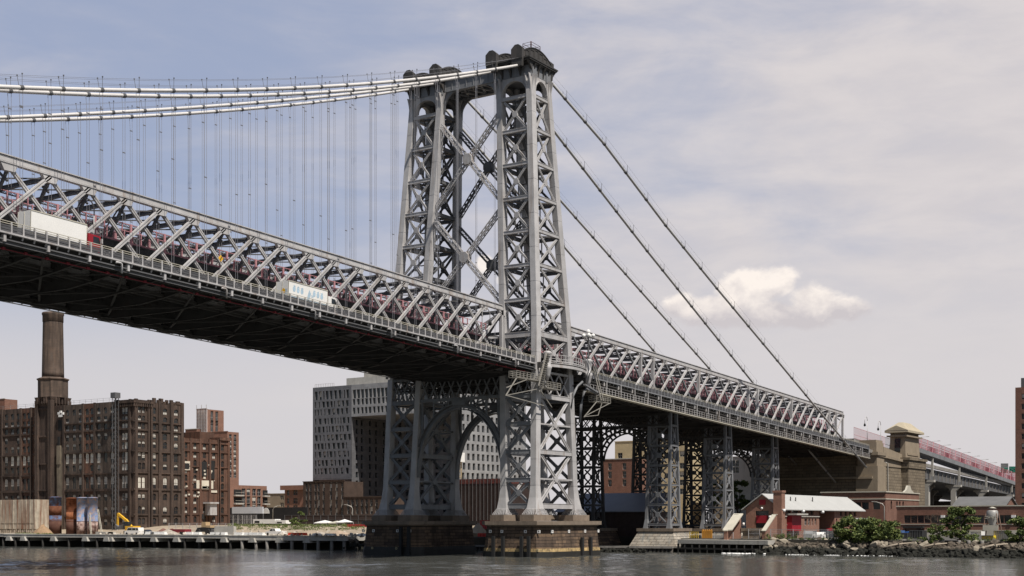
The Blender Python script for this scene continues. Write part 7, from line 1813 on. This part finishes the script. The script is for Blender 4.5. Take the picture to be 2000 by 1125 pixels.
yard_box('dumpster', 'bright yellow dumpster below the hopper tank', 'dumpster', 47, 1917, 1940, 1046, mat('bright yellow paint', (.80, .60, .03), .5)); yard_box('shipping_container', 'pale grey container right of the yellow dumpster', 'container', 49, 1941, 1969, 1037, CONC); yard_box('shipping_container', 'white container end behind the young leafy tree', 'container', 50, 1896, 1916, 1038, WHITE)
yard_box('dumpster', 'black dumpster left of the shrubs in the yard', 'dumpster', 49, 1752, 1772, 1041, BLACK)
t = yard_box('box_truck', 'dark truck with blue cab roof beside the black dumpster', 'truck', 52, 1776, 1802, 1036, BLACK); a, b = at(1763, 1045, X=52), at(1774, 1038, X=52)
m = MB(); m.prism([(b.y, GZ + .4), (a.y, GZ + .4), (a.y, b.z - .8), (a.y - .6, b.z), (b.y, b.z)], 'x', 51.8, 54.4); m.build('blue_cab', mat('blue truck paint', (.03, .13, .42), .4), t)
yl, oc = mat('yellow crate', (.78, .55, .10), .6), mat('ochre crate', (.62, .28, .04), .6)
t = thing('equipment_cage', 'yellow railed equipment cage beside the lit footing', 'machine', (45.5, at(1357, 1050, X=45.5).y, 2.75)); c = at(1357, 1050, X=45.5); m = MB()
for k in range(6): m.box(45, c.y - 1.1 + k * .42, 2.75, 45.1, c.y - 1.0 + k * .42, 4.3)
for z_ in (2.9, 3.4, 3.9, 4.3): m.beam((45.05, c.y - 1.15, z_), (45.05, c.y + 1.15, z_), .1, .1)
m.build('cage_rails', yl, t); m = MB(); m.box(45.3, c.y - 1, 2.75, 46.5, c.y + 1, 3.6); m.build('engine', BLACK, t)
c = at(1381, 1050, X=45); t = thing('road_plate_rack', 'orange ochre rack of upright panels right of the yellow cage', 'machine', (45, c.y, 2.75)); m = MB()
for k in range(5): m.prism([(c.y - 1.2 + k * .5, 2.8), (c.y - .8 + k * .5, 2.8), (c.y - .8 + k * .5, 4.7), (c.y - 1.0 + k * .5, 4.9), (c.y - 1.2 + k * .5, 4.7)], 'x', 44.9, 45.1)
m.build('panels', oc, t); m = MB(); m.box(44.8, c.y - 1.5, 2.75, 45.6, c.y + 1.5, 2.95); m.build('rack_base', STEELM, t)
for k, px in enumerate((1716, 1729, 1738, 1770, 1950, 1965, 1980)):
    a = at(px, 1062, X=40.5); m = MB(); m.prism([(a.y - 1.0, 2.4), (a.y + 1.0, 2.4), (a.y + .95, 3.15), (a.y - .95, 3.15)], 'x', 40.2, 40.8); tag(m.build('concrete_block', CREAM), 'cream concrete barrier block along the top of the riprap', 'concrete block', 'barrier blocks above the rocks')
for px in (1542, 1558, 1573, 1594, 1602, 1624, 1690, 1765, 1873, 1892, 1918):
    a = at(px, 1064, X=38); m = MB(); m.lathe([(.36, 1.7), (.38, 3.0), (.34, 3.05)], 38, a.y, 9); tag(m.build('mooring_post', CONCD), 'short worn concrete post standing in the riprap', 'bollard', 'stumpy posts along the rocks')
mesh_fence('wire_fence', 'tall wire fence with posts in front of the gabled brick house', 39.6, 1462, 1640, 1034, STEEL, 2.4)
mesh_fence('timber_fence', 'dark timber railing left of the gabled brick house', 41, 1395, 1432, 1040, STEELM, 1.6)

# a few more things lying about the two yards
a, b = at(336, 1035, X=30), at(366, 1029, X=30); t = thing('flatbed_trailer', 'low dark red flatbed trailer behind the grey gravel heap', 'trailer', (30, (a.y + b.y) / 2, GZ)); m = MB(); m.box(29, b.y, GH(30) + .7, 31.4, a.y, GH(30) + 1.5); m.build('bed', mat('dark red trailer', (.20, .02, .03), .6, 0, .2), t)
for k in (.12, .25, .8, .92): m = MB(); y = lerp(b.y, a.y, k); m.prism([(y + .42 * math.cos(j * .5236), GH(30) + .42 + .42 * math.sin(j * .5236)) for j in range(12)], 'x', 28.9, 29.2); m.build('wheel', BLACK, t)
rg = random.Random(33); m = MB()
for k in range(260):      # rubble strewn over the yard and wharf
    px = rg.uniform(195, 712); X = rg.choice((rg.uniform(14, 20), rg.uniform(22, 40))); p = at(px, 1040, X=X); z = 3.3 if X < dockX(p.y) + 10 else GH(X); rock(m, (X, p.y, z + .1), rg.uniform(.25, .9), rg)
tag(m.build('rubble', mat('pale rubble', (.45, .41, .35), .95, 0, .5, .6)), kind='stuff')
m = MB()
for k in range(46):       # pale boulders among the dark riprap
    y = rg.uniform(-110, -37); f = rg.uniform(.3, 1); rock(m, (lerp(30.6, 38.4, f), y, lerp(.2, 2.45, f) + .3), rg.uniform(.9, 1.7), rg)
tag(m.build('boulders', mat('pale boulder', (.30, .26, .20), .95, 0, .4, .7)), kind='stuff')
for px, lab in ((1752, 'weathered driftwood log on the rocks below the black dumpster'), (1822, 'weathered driftwood log on the rocks below the bare tree'), (1940, 'weathered driftwood log on the rocks below the yellow dumpster')):
    a = at(px, 1070, X=35); m = MB(); m.tube([(34, a.y + 2.2, 1.6), (35.2, a.y, 2.2), (36, a.y - 2.4, 2.5)], [.2, .22, .12], 7); m.tube([(35.2, a.y, 2.2), (34.6, a.y - 1.2, 3.0)], [.12, .05], 5); tag(m.build('driftwood_log', mat('bleached driftwood', (.36, .30, .23), .9, 0, .3)), lab, 'log')
